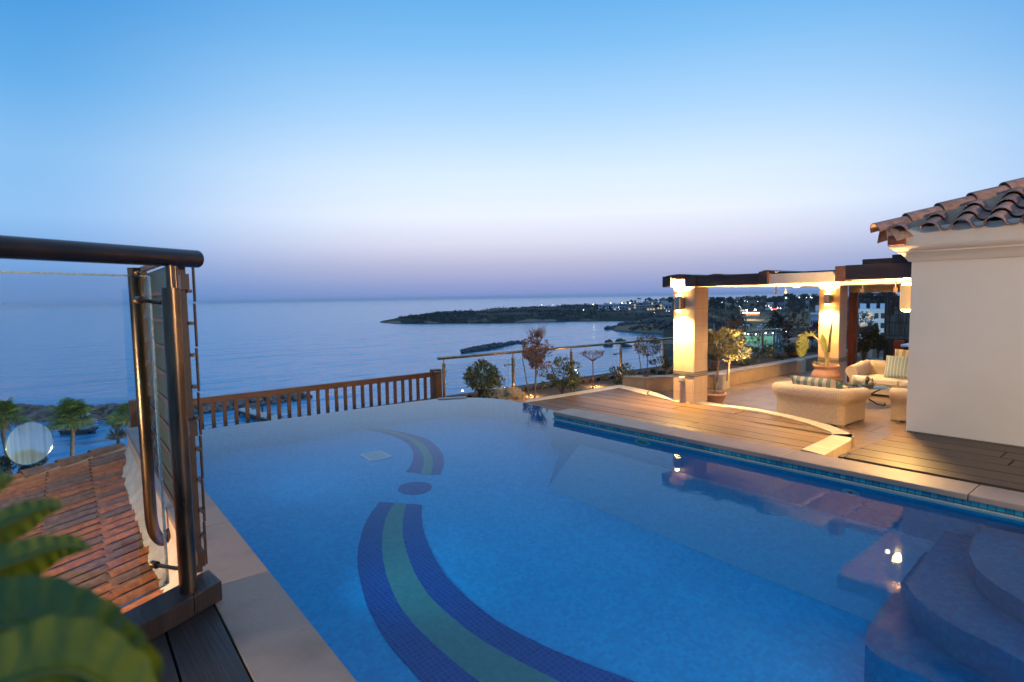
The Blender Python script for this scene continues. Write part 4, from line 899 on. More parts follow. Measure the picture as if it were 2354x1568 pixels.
# frosted disc stuck on the pane
c = hit((67, 1019), gP, gn)-gn*.006; e1 = hit((121, 1019), gP, gn)-hit((13, 1019), gP, gn); rr_ = e1.length/2; a2 = (hit((67, 971), gP, gn)-hit((67, 1068), gP, gn)).length/2
m_stk, t_, n, l, b = nodes_of('frosted_film'); n.remove(b); e1 = n.new('ShaderNodeBsdfTransparent'); e1.inputs[0].default_value = (.8, .95, .95, 1); e2 = n.new('ShaderNodeBsdfDiffuse'); e2.inputs[0].default_value = (.50, .70, .68, 1); e3 = n.new('ShaderNodeBsdfTranslucent'); e3.inputs[0].default_value = (.42, .60, .60, 1)
ad = n.new('ShaderNodeAddShader'); l.new(e2.outputs[0], ad.inputs[0]); l.new(e3.outputs[0], ad.inputs[1]); co = n.new('ShaderNodeTexCoord'); mp = n.new('ShaderNodeMapping'); mp.inputs['Scale'].default_value = (60, 60, 3); l.new(co.outputs['Object'], mp.inputs[0]); nn_ = n.new('ShaderNodeTexNoise'); nn_.inputs['Scale'].default_value = 1; l.new(mp.outputs[0], nn_.inputs['Vector']); mr_ = n.new('ShaderNodeMapRange'); mr_.inputs['From Min'].default_value = .3; mr_.inputs['From Max'].default_value = .75; mr_.inputs['To Min'].default_value = .20; mr_.inputs['To Max'].default_value = .42; l.new(nn_.outputs['Fac'], mr_.inputs[0])
ms = n.new('ShaderNodeMixShader'); l.new(mr_.outputs[0], ms.inputs[0]); l.new(e1.outputs[0], ms.inputs[1]); l.new(ad.outputs[0], ms.inputs[2]); l.new(ms.outputs[0], n['Material Output'].inputs[0])
mb = MB(); mb.face([c+hd*rr_*cos(2*pi*k/48)+Vector((0, 0, 1))*a2*sin(2*pi*k/48) for k in range(48)]); mb.build('frosted_disc', m_stk, t)
mb = MB(); mb.tube([c+hd*rr_*cos(2*pi*k/48)+Vector((0, 0, 1))*a2*sin(2*pi*k/48)-gn*.002 for k in range(49)], .0025, 5); mb.build('disc_rim', m_frost, t)

# louvre screen: a tall panel running along the pool's outer wall
m_lglass, t_, n, l, b = nodes_of('reeded_glass'); b.inputs['Base Color'].default_value = (.20, .27, .25, 1); b.inputs['Roughness'].default_value = .35
co = n.new('ShaderNodeTexCoord'); mp = n.new('ShaderNodeMapping'); mp.inputs['Scale'].default_value = (20, 20, 160); l.new(co.outputs['Object'], mp.inputs[0]); ns = n.new('ShaderNodeTexNoise'); ns.inputs['Scale'].default_value = 1; ns.inputs['Detail'].default_value = 3; l.new(mp.outputs[0], ns.inputs['Vector'])
bp = n.new('ShaderNodeBump'); bp.inputs['Strength'].default_value = .8; bp.inputs['Distance'].default_value = .01; l.new(ns.outputs['Fac'], bp.inputs['Height']); l.new(bp.outputs[0], b.inputs['Normal'])
rp_ = n.new('ShaderNodeValToRGB'); rp_.color_ramp.elements[0].position = .3; rp_.color_ramp.elements[0].color = (.015, .022, .02, 1); rp_.color_ramp.elements[1].position = .75; rp_.color_ramp.elements[1].color = (.085, .15, .125, 1); l.new(ns.outputs['Fac'], rp_.inputs[0]); l.new(rp_.outputs[0], b.inputs['Base Color'])
trl = n.new('ShaderNodeBsdfTranslucent'); l.new(rp_.outputs[0], trl.inputs[0]); ms = n.new('ShaderNodeMixShader'); ms.inputs[0].default_value = .45; l.new(b.outputs[0], ms.inputs[1]); l.new(trl.outputs[0], ms.inputs[2]); l.new(ms.outputs[0], n['Material Output'].inputs[0])
m_frame = mat('brown_frame', (.05, .028, .020), .5, col2=(.03, .018, .014), scale=5, bump=.15)
Ln = G(px('2', 1287, 850), .15); Lfar = None
nl = Vector((dW.y, -dW.x, 0)); Lt = hit(px('1', 1263, 150), Ln, nl); Lf = hit(px('1', 990, 268), Ln, nl)
t = thing('louvre_screen', (Ln.x, Ln.y, .15), 'tall brown framed louvre screen of ribbed glass slats behind the steel post', 'louvre screen')
near = Vector((Ln.x, Ln.y, 0)); s1 = (Lf-near).dot(dW); zt = Lt.z; zb_ = .40
mb = MB(); mb.bar(near+Vector((0, 0, .15)), near+Vector((0, 0, zt)), .05, .05, up=dW); mb.build('near_stile', m_frame, t, bevel=.003)
mb = MB(); e_ = near+dW*s1; mb.bar(e_+Vector((0, 0, zb_)), e_+Vector((0, 0, zt)), .06, .05, up=dW); mb.build('far_stile', m_frame, t, bevel=.003)
for zq in (zt-.03, zb_): mb = MB(); mb.bar(near+dW*.03+Vector((0, 0, zq)), e_+Vector((0, 0, zq)), .05, .05); mb.build('rail', m_frame, t)
zz_ = [hit(px('1', 1285, Y), near, nl).z for Y in (209, 424, 639, 870, 1080, 1300)]; pt_ = (zz_[0]-zz_[-1])/5; z = zz_[0]+pt_
k = 0
while z > zb_+.1:
    z2 = max(z-pt_, zb_+.03); mb = MB(); tp = min(z, zt-.05)
    if tp-z2 > .05:
        a, c = near+dW*.04, e_-dW*.03; sh = nl*.012
        P4 = [a+sh+Vector((0, 0, tp-.012)), c+sh+Vector((0, 0, tp-.012)), c-sh+Vector((0, 0, z2+.008)), a-sh+Vector((0, 0, z2+.008))]; w = nl*.005
        b0 = len(mb.v); mb.v += [p+w for p in P4]+[p-w for p in P4]; mb.f += [[0, 1, 2, 3], [7, 6, 5, 4], [0, 4, 5, 1], [1, 5, 6, 2], [2, 6, 7, 3], [3, 7, 4, 0]]
        mb.build('slat', m_lglass, t)
        mb = MB(); mb.bar(a+Vector((0, 0, z2)), c+Vector((0, 0, z2)), .056, .030); mb.box((-.012, -.06, -.012), (.012, .02, .012), Matrix.Translation(near+nl*.04+Vector((0, 0, z2)))); mb.build('slat_holder', m_frame, t)
    z -= pt_; k += 1
for zq in (at_y(px('1', 1290, 385), near.y).z, at_y(px('1', 1320, 1375), near.y).z, .30):
    mb = MB(); mb.bar(near-dW*.16+Vector((0, 0, zq)), near-dW*.02+Vector((0, 0, zq)), .05, .11); mb.build('bracket', m_frame, t)
mb = MB(); nb = near+nl*.055
for i in range(7): z0 = .2+i*(zt-.25)/7; mb.bar(nb+Vector((.004*i, 0, z0)), nb+Vector((.004*i, 0, z0+(zt-.25)/7-.012)), .012, .05, up=dW)
mb.build('edge_strip', m_frame, t)

# plant in front of the lens: broad torn leaves
m_bl = mat('banana_leaf', (.030, .075, .004), .5, col2=(.20, .20, .005), scale=3, stretch=(1, 2, 1), bump=.3, bscale=18)
m_dry = mat('dry_leaf_edge', (.06, .035, .02), .8, col2=(.14, .09, .05), scale=30)
def bigleaf(mb, pts, wd, seed, fold=.10, rag=.02):
    """midrib as photo points with distances; wd: half width at each in metres"""
    P = [EYE+ray((x, y))*d*.62 for x, y, d in pts]; wd = [w*.62 for w in wd]; D = []; m = 40; n_ = len(P)
    for i in range(m+1):
        u = i/m*(n_-1); k = min(int(u), n_-2); f_ = u-k; p0, p1, p2, p3 = P[max(k-1, 0)], P[k], P[k+1], P[min(k+2, n_-1)]
        q = .5*((2*p1)+(p2-p0)*f_+(2*p0-5*p1+4*p2-p3)*f_*f_+(3*p1-p0-3*p2+p3)*f_**3); g_ = f_*f_*(3-2*f_); D.append((q, wd[k]*(1-g_)+wd[k+1]*g_))
    rows = []
    for i, (p, w) in enumerate(D):
        tdir = (D[min(i+1, m)][0]-D[max(i-1, 0)][0]).normalized(); sd = tdir.cross(CF).normalized(); row = []
        r1 = 1+rag*3*mnoise.noise(Vector((i*.35, seed, 0))); r2 = 1+rag*3*mnoise.noise(Vector((i*.35, seed, 5)))
        for j in range(-6, 7):
            q = j/6; row.append(p+sd*w*q*(r1 if q > 0 else r2)+CF*(fold*abs(q)*w*2+.003*sin(i*1.7)*abs(q)))
        rows.append(row)
    b0 = len(mb.f); mb.grid(rows); f0 = len(mb.f); mb.tube([p-CF*.004 for p, w in D], [max(.0015, .0045*(1-i/len(D))) for i in range(len(D))], 6)
    for i in range(f0, len(mb.f)): mb.mi[i] = 2
    for i in range(m-5, m): mb.mi[b0+i*12] = 1; mb.mi[b0+i*12+11] = 1
t = thing('banana_plant', (-.45, 1.05, 0), 'out of focus broad green leaves close in the lower left corner', 'plant')
for i, (pts, wd) in enumerate((([(-330, 1560, 1.25), (-120, 1470, 1.2), (60, 1435, 1.15), (190, 1470, 1.1), (290, 1550, 1.05), (340, 1680, 1.0)], [.07, .09, .092, .082, .065, .04]),
                               ([(-260, 1460, 1.3), (-100, 1350, 1.3), (60, 1285, 1.3), (150, 1255, 1.3), (212, 1262, 1.3)], [.06, .06, .045, .025, .003]),
                               ([(-240, 1380, 1.4), (-100, 1270, 1.4), (30, 1200, 1.4), (110, 1165, 1.4), (148, 1168, 1.4)], [.06, .05, .04, .02, .003]),
                               ([(-180, 1230, 1.45), (-90, 1160, 1.45), (-20, 1112, 1.45), (38, 1098, 1.45)], [.05, .04, .028, .003]),
                               ([(-260, 1700, 1.0), (-60, 1600, 1.0), (130, 1540, 1.0), (250, 1580, 1.0), (330, 1720, 1.)], [.07, .08, .085, .07, .04]))):
    mb = MB(); bigleaf(mb, pts, wd, i+3); mb.build('leaf', [m_bl, m_dry, mat('pale_midrib', (.08, .11, .02), .5)], t, smooth=80)
mb = MB(); mb.tube([EYE+ray((-200, 1700))*1.1, EYE+ray((-260, 1400))*1.25, EYE+ray((-300, 1200))*1.4], [.05, .04, .03], 10)
q = EYE+ray((-200, 1700))*1.1; mb.tube([(q.x-.1, q.y, .0), q], [.07, .05], 10); mb.build('stem', m_bl, t, smooth=60)

# ================================================================== TIMBER RAILING beyond the pool
m_tim = board_mat('railing_timber', (.105, .040, .018), (.22, .095, .042), .45, ax='x', w=.9)
t = thing('timber_railing', (5, 12.15, -.6), 'brown timber railing with square balusters along the far side of the pool', 'railing')
YR = 12.15; z1 = .40
mb = MB(); mb.box((1.36, YR-.05, z1-.115), (7.62, YR+.045, z1)); mb.build('top_rail', m_tim, t, bevel=.008)
mb = MB(); mb.box((1.36, YR-.03, -.56), (7.62, YR+.03, -.46)); mb.build('bottom_rail', m_tim, t)
for k in range(30):
    x = 7.42-.2052*k
    if x < 1.45: break
    mb = MB(); mb.box((x-.032, YR-.025, -.47), (x+.032, YR+.025, z1-.112)); mb.build('baluster', m_tim, t)
mb = MB(); mb.box((7.62, YR-.10, -.6), (7.84, YR+.10, .45)); mb.prism([(7.62, YR-.10), (7.84, YR-.10), (7.84, YR+.10), (7.62, YR+.10)], .45, .46); mb.build('post', m_tim, t, bevel=.02)
mb = MB(); q = at_y(px('1', 932, 1200), YR+.0); mb.box((q.x-.09, YR-.10, -.6), (q.x+.09, YR+.10, q.z)); mb.build('post', m_tim, t, bevel=.02)
mb = MB(); mb.bar((q.x+.02, YR-.10, q.z-.22), (q.x+.16, YR-2.6, q.z-.22), .08, .08); mb.build('side_rail', m_tim, t, bevel=.005)
for k in range(6): mb = MB(); y = YR-.35-k*.36; xx = q.x+.03+.02*k; mb.box((xx-.025, y, -.55), (xx+.025, y+.05, q.z-.25)); mb.build('baluster', m_tim, t)
mb = MB(); a, c = G((1006, 917.5), .0), G((1070, 913.8), .0); mb.bar(a+Vector((0, -.02, .012)), c+Vector((0, -.02, .012)), .09, .02); tag(mb.build('skimmer_plate', mat('steel_plate', (.25, .24, .26), .35, .9)), 'thin steel strip lying on the pool rim beside the railing post', 'metal strip')

# ================================================================== GARDEN RAILING
m_steel = mat('brushed_bronze', (.42, .30, .18), .28, 1., col2=(.30, .20, .12), scale=20)
m_gglass = glass_mat('railing_glass', (.86, .93, .96), refl=1.)
KG = 1.1
GZ = HC-(HC-.92)*KG; GB0 = -1.0
GA, GB = G((1006.6, 824.5), GZ), G((1867, 750), GZ); gd = (GB-GA).normalized(); gN = Vector((-gd.y, gd.x, 0))
if gN.y > 0: gN = -gN
t = thing('garden_railing', (GA.x, GA.y, -1.0), 'glass railing with a round bronze handrail behind the garden shrubs', 'glass railing')
mb = MB(); mb.tube([GA, GA+gd*20], .036, 14); mb.build('handrail', m_steel, t, smooth=50)
base_ = Vector((GA.x, GA.y, 0)); ps = []
def onrail(p): q = hit(p, base_, gN); return (q-base_).dot(gd)
for p in (px('3', 362, 680), px('3', 940, 640), px('3', 1424, 600), px('3', 1838, 560), px('3', 2197, 530)): ps.append(onrail(p))
st = (ps[-1]-ps[0])/4
for p in (('b', 1220, 800), ('b', 1690, 780)): ps.append(onrail(px(*p)))
ps = sorted(set([round(p, 2) for p in ps]+[round(ps[4]+st, 2)])); print('rail posts', ps)
allp = ps+[ps[-1]+2.0]
def gz(z): return HC-(HC-z)*KG
for s in ps:
    q = base_+gd*s; mb = MB(); mb.tube([q+Vector((0, 0, -1.2)), q+Vector((0, 0, gz(.80)))], .040, 14); mb.build('post', m_steel, t, smooth=50)
    mb = MB(); mb.tube([q+Vector((0, 0, gz(.8))), q+Vector((0, 0, gz(.90)))], .017, 8); mb.build('stem', m_steel, t)
    for zz2 in (gz(.62), gz(.02)): mb = MB(); mb.tube([q+gd*.13+gN*-.07+Vector((0, 0, zz2)), q-gd*.20-gN*.07+Vector((0, 0, zz2))], .015, 8); mb.tube([q-gd*.22-gN*.07+Vector((0, 0, zz2)), q-gd*.15-gN*.07+Vector((0, 0, zz2))], .028, 10); mb.build('clamp', m_steel, t)
for a, c in zip(ps, ps[1:]+[ps[-1]+2.8]):
    p0, p1 = base_+gd*(a+.08)-gN*.07, base_+gd*(c-.08)-gN*.07; zl, zh = gz(-.06), gz(.76); mb = MB(); mb.face([p0+Vector((0, 0, zl)), p1+Vector((0, 0, zl)), p1+Vector((0, 0, zh)), p0+Vector((0, 0, zh))]); o = mb.build('pane', m_gglass, t)
    mb = MB(); mb.bar(p0+Vector((0, 0, zh+.003)), p1+Vector((0, 0, zh+.003)), .012, .006); mb.bar(p1+Vector((0, 0, zl)), p1+Vector((0, 0, zh)), .012, .010, up=gd); mb.bar(p0+Vector((0, 0, zl)), p0+Vector((0, 0, zh)), .012, .010, up=gd); mb.build('pane_edge', m_gedge, t)

# ================================================================== HOUSE
HX, HY = 10.94, 3.06
t = thing('house', (HX, HY, TZ), 'cream rendered house corner with a moulded cornice and clay tiled roof', 'house')
mb = MB(); mb.box((HX, -5, TZ), (HX+6, HY, 2.68)); mb.build('wall', m_cream, t)
prof = [(0, 2.66), (.035, 2.66), (.06, 2.70), (.12, 2.78), (.155, 2.80), (.16, 2.82), (.20, 2.84), (.245, 2.88), (.265, 2.92), (.27, 3.02), (.285, 3.17), (.0, 3.20)]
def corn(o, z): return [(HX-o, -5, z), (HX-o, HY+o, z), (HX+6, HY+o, z)]
mb = MB(); mb.grid([corn(o, z) for o, z in prof]); mb.build('cornice', m_cream, t, smooth=28)
EX, EY, EZ = HX-.31, HY+.31, 3.09
P0 = Vector((EX, EY, EZ)); hp = hit(px('5', 2189, 215), P0, Vector((1, 1, 0))); slope = (hp.z-EZ-.10)/(hp.x-EX); print('roof slope', slope)
rfo = bpy.data.objects.new('roof', None); COL.objects.link(rfo); rfo.parent = t
U = Vector((-1, 0, -slope)).normalized(); Vh = Vector((0, -1, 0)); Nh = Vector((-slope, 0, 1)).normalized(); pit = .395
m_rt = m_clay.copy(); m_rt.name = 'weathered_roof_tile'
rp = [nd for nd in m_rt.node_tree.nodes if nd.type == 'VALTORGB' and not nd.inputs[0].links[0].from_node.type == 'TEX_NOISE'][0].color_ramp
for el, c_ in zip(rp.elements, ((.27, .15, .11, 1), (.42, .23, .165, 1), (.55, .24, .16, 1))): el.color = c_
mb = MB(); Rn = random.Random(4)
for j in range(19):
    y = EY-.22-pit*j; run = (EY-y)*1.0; tl_ = .42; nc = int(run/tl_)+3
    for i in range(nc):
        x0 = EX+.36*(i+1)
        if x0-EX > run+.25: continue
        Lq = .46; o = Vector((x0, y+Rn.uniform(-.008, .008), EZ+slope*(x0-EX)))+Nh*.03
        barrel(mb, o, U, Vh, Nh, Lq*sqrt(1+slope**2)*.93, .105, .135, span=pi*.86, n=10, lift=.035, th=.016)
        if x0-EX < run+.1: barrel(mb, o+Vh*pit/2+Nh*.02, U, Vh, Nh, Lq*.98, .125, .105, span=pi*.80, n=8, flip=True, lift=.03, th=.016)
mb.build('tiles', m_rt, rfo, smooth=40)
mb = MB(); a = EX+.05; mb.grid([[(a, EY-.05, EZ-.03), (a, -5, EZ-.03)], [(a+4.5, EY-.05-4.5, EZ-.03+4.5*slope), (a+4.5, -5, EZ-.03+4.5*slope)]]); mb.grid([[(a, EY-.05, EZ-.03), (a+4.5, EY-4.55, EZ-.03+4.5*slope)], [(HX+6, EY-.05, EZ-.03), (HX+6, EY-4.55, EZ-.03+4.5*slope)]])
mb.build('underlay', m_frame, rfo)
mb = MB(); hd2 = Vector((1, -1, slope)).normalized(); Vp = Vector((1, 1, 0)).normalized(); Nn = Vp.cross(hd2)
if Nn.z < 0: Nn = -Nn
for i in range(12):
    o = Vector((EX, EY, EZ))+hd2*(.50*(i+1)-.04)+Nn*.055; barrel(mb, o, -hd2, Vp, Nn, .57, .125, .145, span=pi*1.02, n=12, lift=.03, th=.018)
mb.build('hip_tiles', m_rt, rfo, smooth=40)
mb = MB(); rows = []
for q in range(60):
    s = .02+q*.1; c = Vector((EX, EY, EZ))+hd2*s; nz = .02*mnoise.noise(Vector((s*5, 0, 0))); rows.append([c-Vp*(.27+nz*2)-Nn*.13, c-Vp*(.15+nz)+Nn*.075, c+Vp*.13+Nn*.075, c+Vp*.30-Nn*.12])
mb.grid(rows); mb.build('hip_mortar', mat('mossy_mortar', (.30, .17, .10), .95, col2=(.42, .27, .17), scale=7, bump=.8, bscale=25), rfo, smooth=70)
mb = MB(); mb.box((EX-.01, EY-.30, EZ-.17), (EX+.20, EY-.06, EZ-.02)); mb.build('corner_tile_end', m_clay, rfo, bevel=.01)

# ================================================================== PERGOLA
m_fas = mat('pergola_timber', (.040, .018, .011), .5, col2=(.07, .032, .019), scale=3, stretch=(3, .3, 3), bump=.15)
m_ctile = slab_mat('column_tile', (.50, .36, .23), (.45, .32, .20), (.40, .28, .18), (.24, .17, .11), .24, .335, rough=.5, plane='z', off=0, js=.0022, bump=.12)
m_band = mat('grey_band', (.13, .12, .10), .5)
t = thing('pergola', (13, 5, TZ), 'dark timber pergola on two square tiled columns', 'pergola')
def column(x, y, zb, zt):
    c = bpy.data.objects.new('column', None); COL.objects.link(c); c.parent = t; h = .24
    zbnd = zb+.37*(zt-zb)*.62
    mb = MB(); mb.box((x-h, y-h, zb), (x+h, y+h, zt)); mb.build('shaft', m_ctile, c, bevel=.004)
    mb = MB()
    for k in range(3): mb.box((x-h-.004-.002*(k % 2), y-h-.004-.002*(k % 2), zbnd+.036*k), (x+h+.004+.002*(k % 2), y+h+.004+.002*(k % 2), zbnd+.036*k+.028))
    mb.build('band', m_band, c)
C1 = (10.33, 6.68); C2 = (15.55, 6.0)
column(*C1, DZ, 2.34); column(*C2, TZ, 2.34)
def pb_(z4x): return at_x(px('4', z4x, 230), 9.9).y
def beam(name, x0, x1, xa, xb, za, zb2, m=m_fas, bev=.006):
    ya, yb2 = at_x(px('4', xa, 230), x0).y, at_x(px('4', xb, 230), x0).y
    mb = MB(); mb.box((x0, yb2, za), (x1, ya, zb2)); return mb.build(name, m, t, bevel=bev)
yb0 = at_x(px('4', 222, 230), 9.92).y
# corner box: open recess, its lamplight painted into the golden back board
for (a, c) in ((222, 258), (375, 470)): beam('fascia_end', 9.92, 10.06, a, c, 2.345, 2.56)
mb = MB(); mb.box((9.93, at_x(px('4', 375, 230), 9.92).y-.002, 2.50), (10.06, at_x(px('4', 258, 230), 9.92).y+.002, 2.56)); mb.build('fascia_lintel', m_fas, t)
mb = MB(); mb.box((10.20, 6.3, 2.345), (10.24, 7.05, 2.50)); mb.build('recess_back', mat('lamplit_timber', (.55, .36, .14), .6), t)
beam('fascia', 9.95, 10.10, 470, 995, 2.345, 2.54); beam('fascia_joint', 9.86, 10.12, 995, 1070, 2.35, 2.57)
beam('cream_fascia', 9.92, 10.10, 1070, 1635, 2.352, 2.525, mat('cream_board', (.66, .54, .40), .6, col2=(.56, .45, .33), scale=3)); beam('fascia_joint', 9.84, 10.12, 1635, 1722, 2.36, 2.60)
beam('front_beam', 7.97, 8.10, 1720, 2345, 2.345, 2.53); 
m_soff = mat('soffit_timber', (.66, .50, .33), .6, col2=(.58, .43, .28), scale=3, stretch=(1, 6, 1))
for y0 in (2.30, 2.66): mb = MB(); mb.box((8.11, y0, 2.352), (10.10, y0+.32, 2.40)); mb.build('soffit_board', m_soff, t)
mb = MB(); mb.box((10.12, 3.0, 2.42), (10.2, 6.9, 2.5)); mb.build('trimmer', m_fas, t)
beam('joist_end', 8.12, 8.4, 1862, 2110, 2.50, 2.60); beam('joist_end', 8.0, 8.3, 2110, 2330, 2.53, 2.63)
mb = MB(); mb.box((9.93, 6.98, 2.345), (15.9, 7.08, 2.56)); mb.build('side_beam', m_fas, t, bevel=.005)
mb = MB(); mb.box((15.75, 3.2, 2.345), (15.9, 6.98, 2.54)); mb.build('back_beam', m_fas, t, bevel=.005)
for i in range(13):
    x = 10.35+i*.43; mb = MB(); mb.box((x, 3.08, 2.44), (x+.07, 6.97, 2.56)); mb.build('rafter', m_fas, t)
m_soff = mat('soffit_timber', (.66, .50, .33), .6, col2=(.58, .43, .28), scale=3, stretch=(1, 6, 1))
for j, y in enumerate((3.08, 3.74, 4.40, 5.06, 5.72, 6.38)):
    mb = MB(); mb.box((10.13, y, 2.352), (15.74, y+.58, 2.40)); mb.build('soffit_board', m_soff, t)
mb = MB(); mb.lathe([(.001, 2.30), (.05, 2.305), (.075, 2.33), (.075, 2.352)], (12.6, 5.6, 0), 16); mb.build('ceiling_dome', m_cream, t, smooth=50)
# roof cap sheets on top (low vaulted)
for (a, c, z) in ((225, 440, 2.60), (560, 720, 2.575), (1010, 1130, 2.60)):
    y0, y1 = at_x(px('4', c, 230), 9.95).y, at_x(px('4', a, 230), 9.95).y; mb = MB(); mb.grid([[(x, y0+(y1-y0)*k/10, z-.035+.03*sin(pi*k/10)) for k in range(11)] for x in (9.92, 12.4)]); mb.grid([[(9.92, y0+(y1-y0)*k/10, z-.035+.03*sin(pi*k/10)) for k in range(11)], [(9.92, y0+(y1-y0)*k/10, z-.06) for k in range(11)]]); mb.build('cap_sheet', m_fas, t, smooth=60)
# awning case and dark red post beside the far column
q0, q1 = at_x(px('4', 1755, 300), 15.95), at_x(px('4', 2205, 300), 15.95)
t2 = thing('glass_door_frame', (15.95, q0.y, TZ), 'dark red timber post under a pale awning case beside the far column', 'door frame')
mb = MB(); za, zb2 = at_x(px('4', 1800, 330), 15.95).z, 2.342; mb.box((15.92, 3.2, za), (16.10, q0.y, zb2)); mb.build('awning_case', mat('awning_case', (.42, .31, .19), .5, col2=(.36, .26, .15), scale=2, stretch=(1, 12, 12)), t2, bevel=.01)
mb = MB(); mb.box((15.96, q0.y-.10, TZ), (16.08, q0.y, za)); mb.build('post', mat('oxblood_paint', (.10, .022, .014), .35), t2, bevel=.006)
mb = MB(); mb.box((15.98, q0.y-.20, TZ), (16.05, q0.y-.11, za)); mb.build('sash', mat('oxblood_dark', (.05, .012, .010), .35), t2, bevel=.006)
# ================================================================== WALL LAMPS
m_lens = emis('lamp_lens', (1, .72, .38), 60); m_dome = emis('lamp_dome', (1, .55, .16), 130)
m_lbody = mat('brushed_lamp', (.32, .28, .23), .3, .9)
def sconce(x, y, z0, z1, r, label, dx=-.12, e=22, plate=True, m=m_lbody, axis='x'):
    t = thing('wall_lamp', (x+(dx if axis == 'x' else 0), y+(dx if axis == 'y' else 0), z0), label, 'wall lamp', 'up and down wall lamps'); c = t.location.copy()
    mb = MB(); mb.lathe([(r, 0), (r, z1-z0)], c, 28); mb.lathe([(r*.93, z1-z0), (r*.93, 0)], c, 28); mb.lathe([(r, z1-z0), (r*.93, z1-z0)], c, 28); mb.lathe([(r*.93, 0), (r, 0)], c, 28); mb.build('tube', m, t, smooth=40)
    mb = MB(); mb.lathe([(r*.90, .004), (r*.75, -.018), (r*.4, -.030), (.001, -.034)], c, 20); mb.build('lower_lens', m_dome, t, smooth=80); mb = MB(); mb.lathe([(.001, z1-z0+.034), (r*.4, z1-z0+.030), (r*.75, z1-z0+.018), (r*.90, z1-z0-.004)], c, 20); mb.build('upper_lens', m_dome, t, smooth=80)
    if plate:
        mb = MB(); mb.box((c.x+r*.7, c.y-r*1.25, z0+.03), (x+.0, c.y-r*.75, z1-.04)); mb.build('back_plate', m_lbody, t)
    lamp('bulb', 'SPOT', (c.x, c.y, z0-.05), e*.75, WARM, .03, to=(c.x+.16, c.y, z0-1), spot=84, blend=1, parent=t); lamp('bulb', 'SPOT', (c.x, c.y, z0-.05), e*.55, WARM, .03, to=(c.x-.1, c.y, z0-1), spot=140, blend=.8, parent=t)
    lamp('bulb', 'SPOT', (c.x, c.y, z1+.05), e*3.5, WARM, .03, to=(c.x+.1, c.y, z1+1), spot=140, blend=.9, parent=t)
    return t
sconce(C1[0]-.24, 6.73, 1.885, 2.165, .062, 'up and down wall lamp glowing on the near column', e=1150)
sconce(C2[0]-.24, 6.0, 1.90, 2.15, .062, 'up and down wall lamp glowing on the far column', e=600)
t = thing('wall_lamp', (11.20, HY+.12, 1.89), 'large golden cylinder lamp beside the house corner', 'wall lamp'); c = t.location.copy(); r = .10
mb = MB(); mb.lathe([(r, 0), (r, .40)], c, 28); mb.lathe([(r*.95, .40), (r*.95, 0)], c, 28); mb.lathe([(r, .40), (r*.95, .40)], c, 24); mb.build('tube', mat('golden_lamp', (.62, .46, .25), .45, emit=(1, .55, .16), estr=.55), t, smooth=40)
mb = MB(); mb.lathe([(r*.9, .004), (r*.6, -.03), (.001, -.045)], c, 24); mb.lathe([(.001, .445), (r*.6, .43), (r*.9, .396)], c, 24); mb.build('lens', m_dome, t, smooth=80)
lamp('bulb', 'SPOT', (c.x, c.y, 1.83), 780, (1, .58, .16), .03, to=(c.x, c.y, 0), spot=150, blend=.5, parent=t); lamp('bulb', 'SPOT', (c.x, c.y, 2.345), 1800, WARM, .03, to=(c.x, c.y, 4), spot=140, blend=.5, parent=t)
# step light box on the near column
q = at_x(px('4', 358, 1055), C1[0]-.24); t = thing('step_light', (q.x-.03, q.y, q.z), 'small boxed step light low on the near column', 'step light')
mb = MB(); mb.box((q.x-.07, q.y-.055, q.z-.04), (q.x-.002, q.y+.055, q.z+.045)); mb.build('box', mat('lit_cream_box', (.6, .55, .42), .5), t, bevel=.01)
mb = MB(); mb.box((q.x-.074, q.y-.05, q.z-.058), (q.x-.002, q.y+.05, q.z-.042)); mb.build('shade', m_band, t)
# added up and down cans under the pergola, put there to light seating and soffit
for i, (x, y, e, f) in enumerate(((12.2, 4.2, 210, 60), (13.4, 6.2, 190, 60), (10.85, 5.2, 170, 60), (8.75, 2.62, 30, 30))):
    t = thing('added_lamp_can', (x, y, 2.18), ['added lamp can under the pergola over the coffee table', 'added lamp can under the pergola above the paving by the planter', 'added lamp can under the pergola behind the near column', 'added lamp can under the pergola close to the house corner'][i], 'added ceiling lamp')
    mb = MB(); mb.tube([(x, y, 2.24), (x, y, 2.351)], .008, 8); mb.build('stem', m_lbody, t); mb = MB(); mb.tube([(x, y, 2.18), (x, y, 2.24)], .025, 12); mb.build('can', m_soff, t, smooth=50)
    lamp('bulb', 'SPOT', (x, y, 2.17), e, WARM2, .02, to=(x, y, 0), spot=142, blend=.6, parent=t); lamp('bulb', 'SPOT', (x, y, 2.25), f, WARM2, .02, to=(x, y, 4), spot=165, blend=.3, parent=t)
# uplighters added in the terrace paving to brighten the underside of the pergola
for i, (x, y, e) in enumerate(((9.95, 3.1, 3600), (12.45, 5.0, 3200), (12.2, 6.5, 2600), (10.35, 5.6, 3400), (8.9, 2.75, 2200), (13.1, 7.05, 900))):
    t = thing('added_uplighter', (x, y, TZ), 'added unseen uplighter in the terrace paving '+['between the kerb and the half hidden armchair', 'between the coffee table and the ribbed pot', 'between the near column and the planter wall', 'right behind the nearest armchair', 'below the lower deck by the house corner', 'against the foot of the planter wall'][i], 'added floor light')
    mb = MB(); mb.lathe([(.05, TZ+.001), (.05, TZ+.006), (.04, TZ+.006)], (x, y, 0), 16); mb.build('ring', m_lbody, t); mb = MB(); mb.lathe([(.04, TZ+.005), (.001, TZ+.005)], (x, y, 0), 16); mb.build('lens', mat('dull_lens', (.4, .38, .34), .2), t)
    lamp('bulb', 'SPOT', (x, y, TZ+.02), e, (1, .62, .24), .03, to=(x, y, 3), spot=95, blend=.8, parent=t)
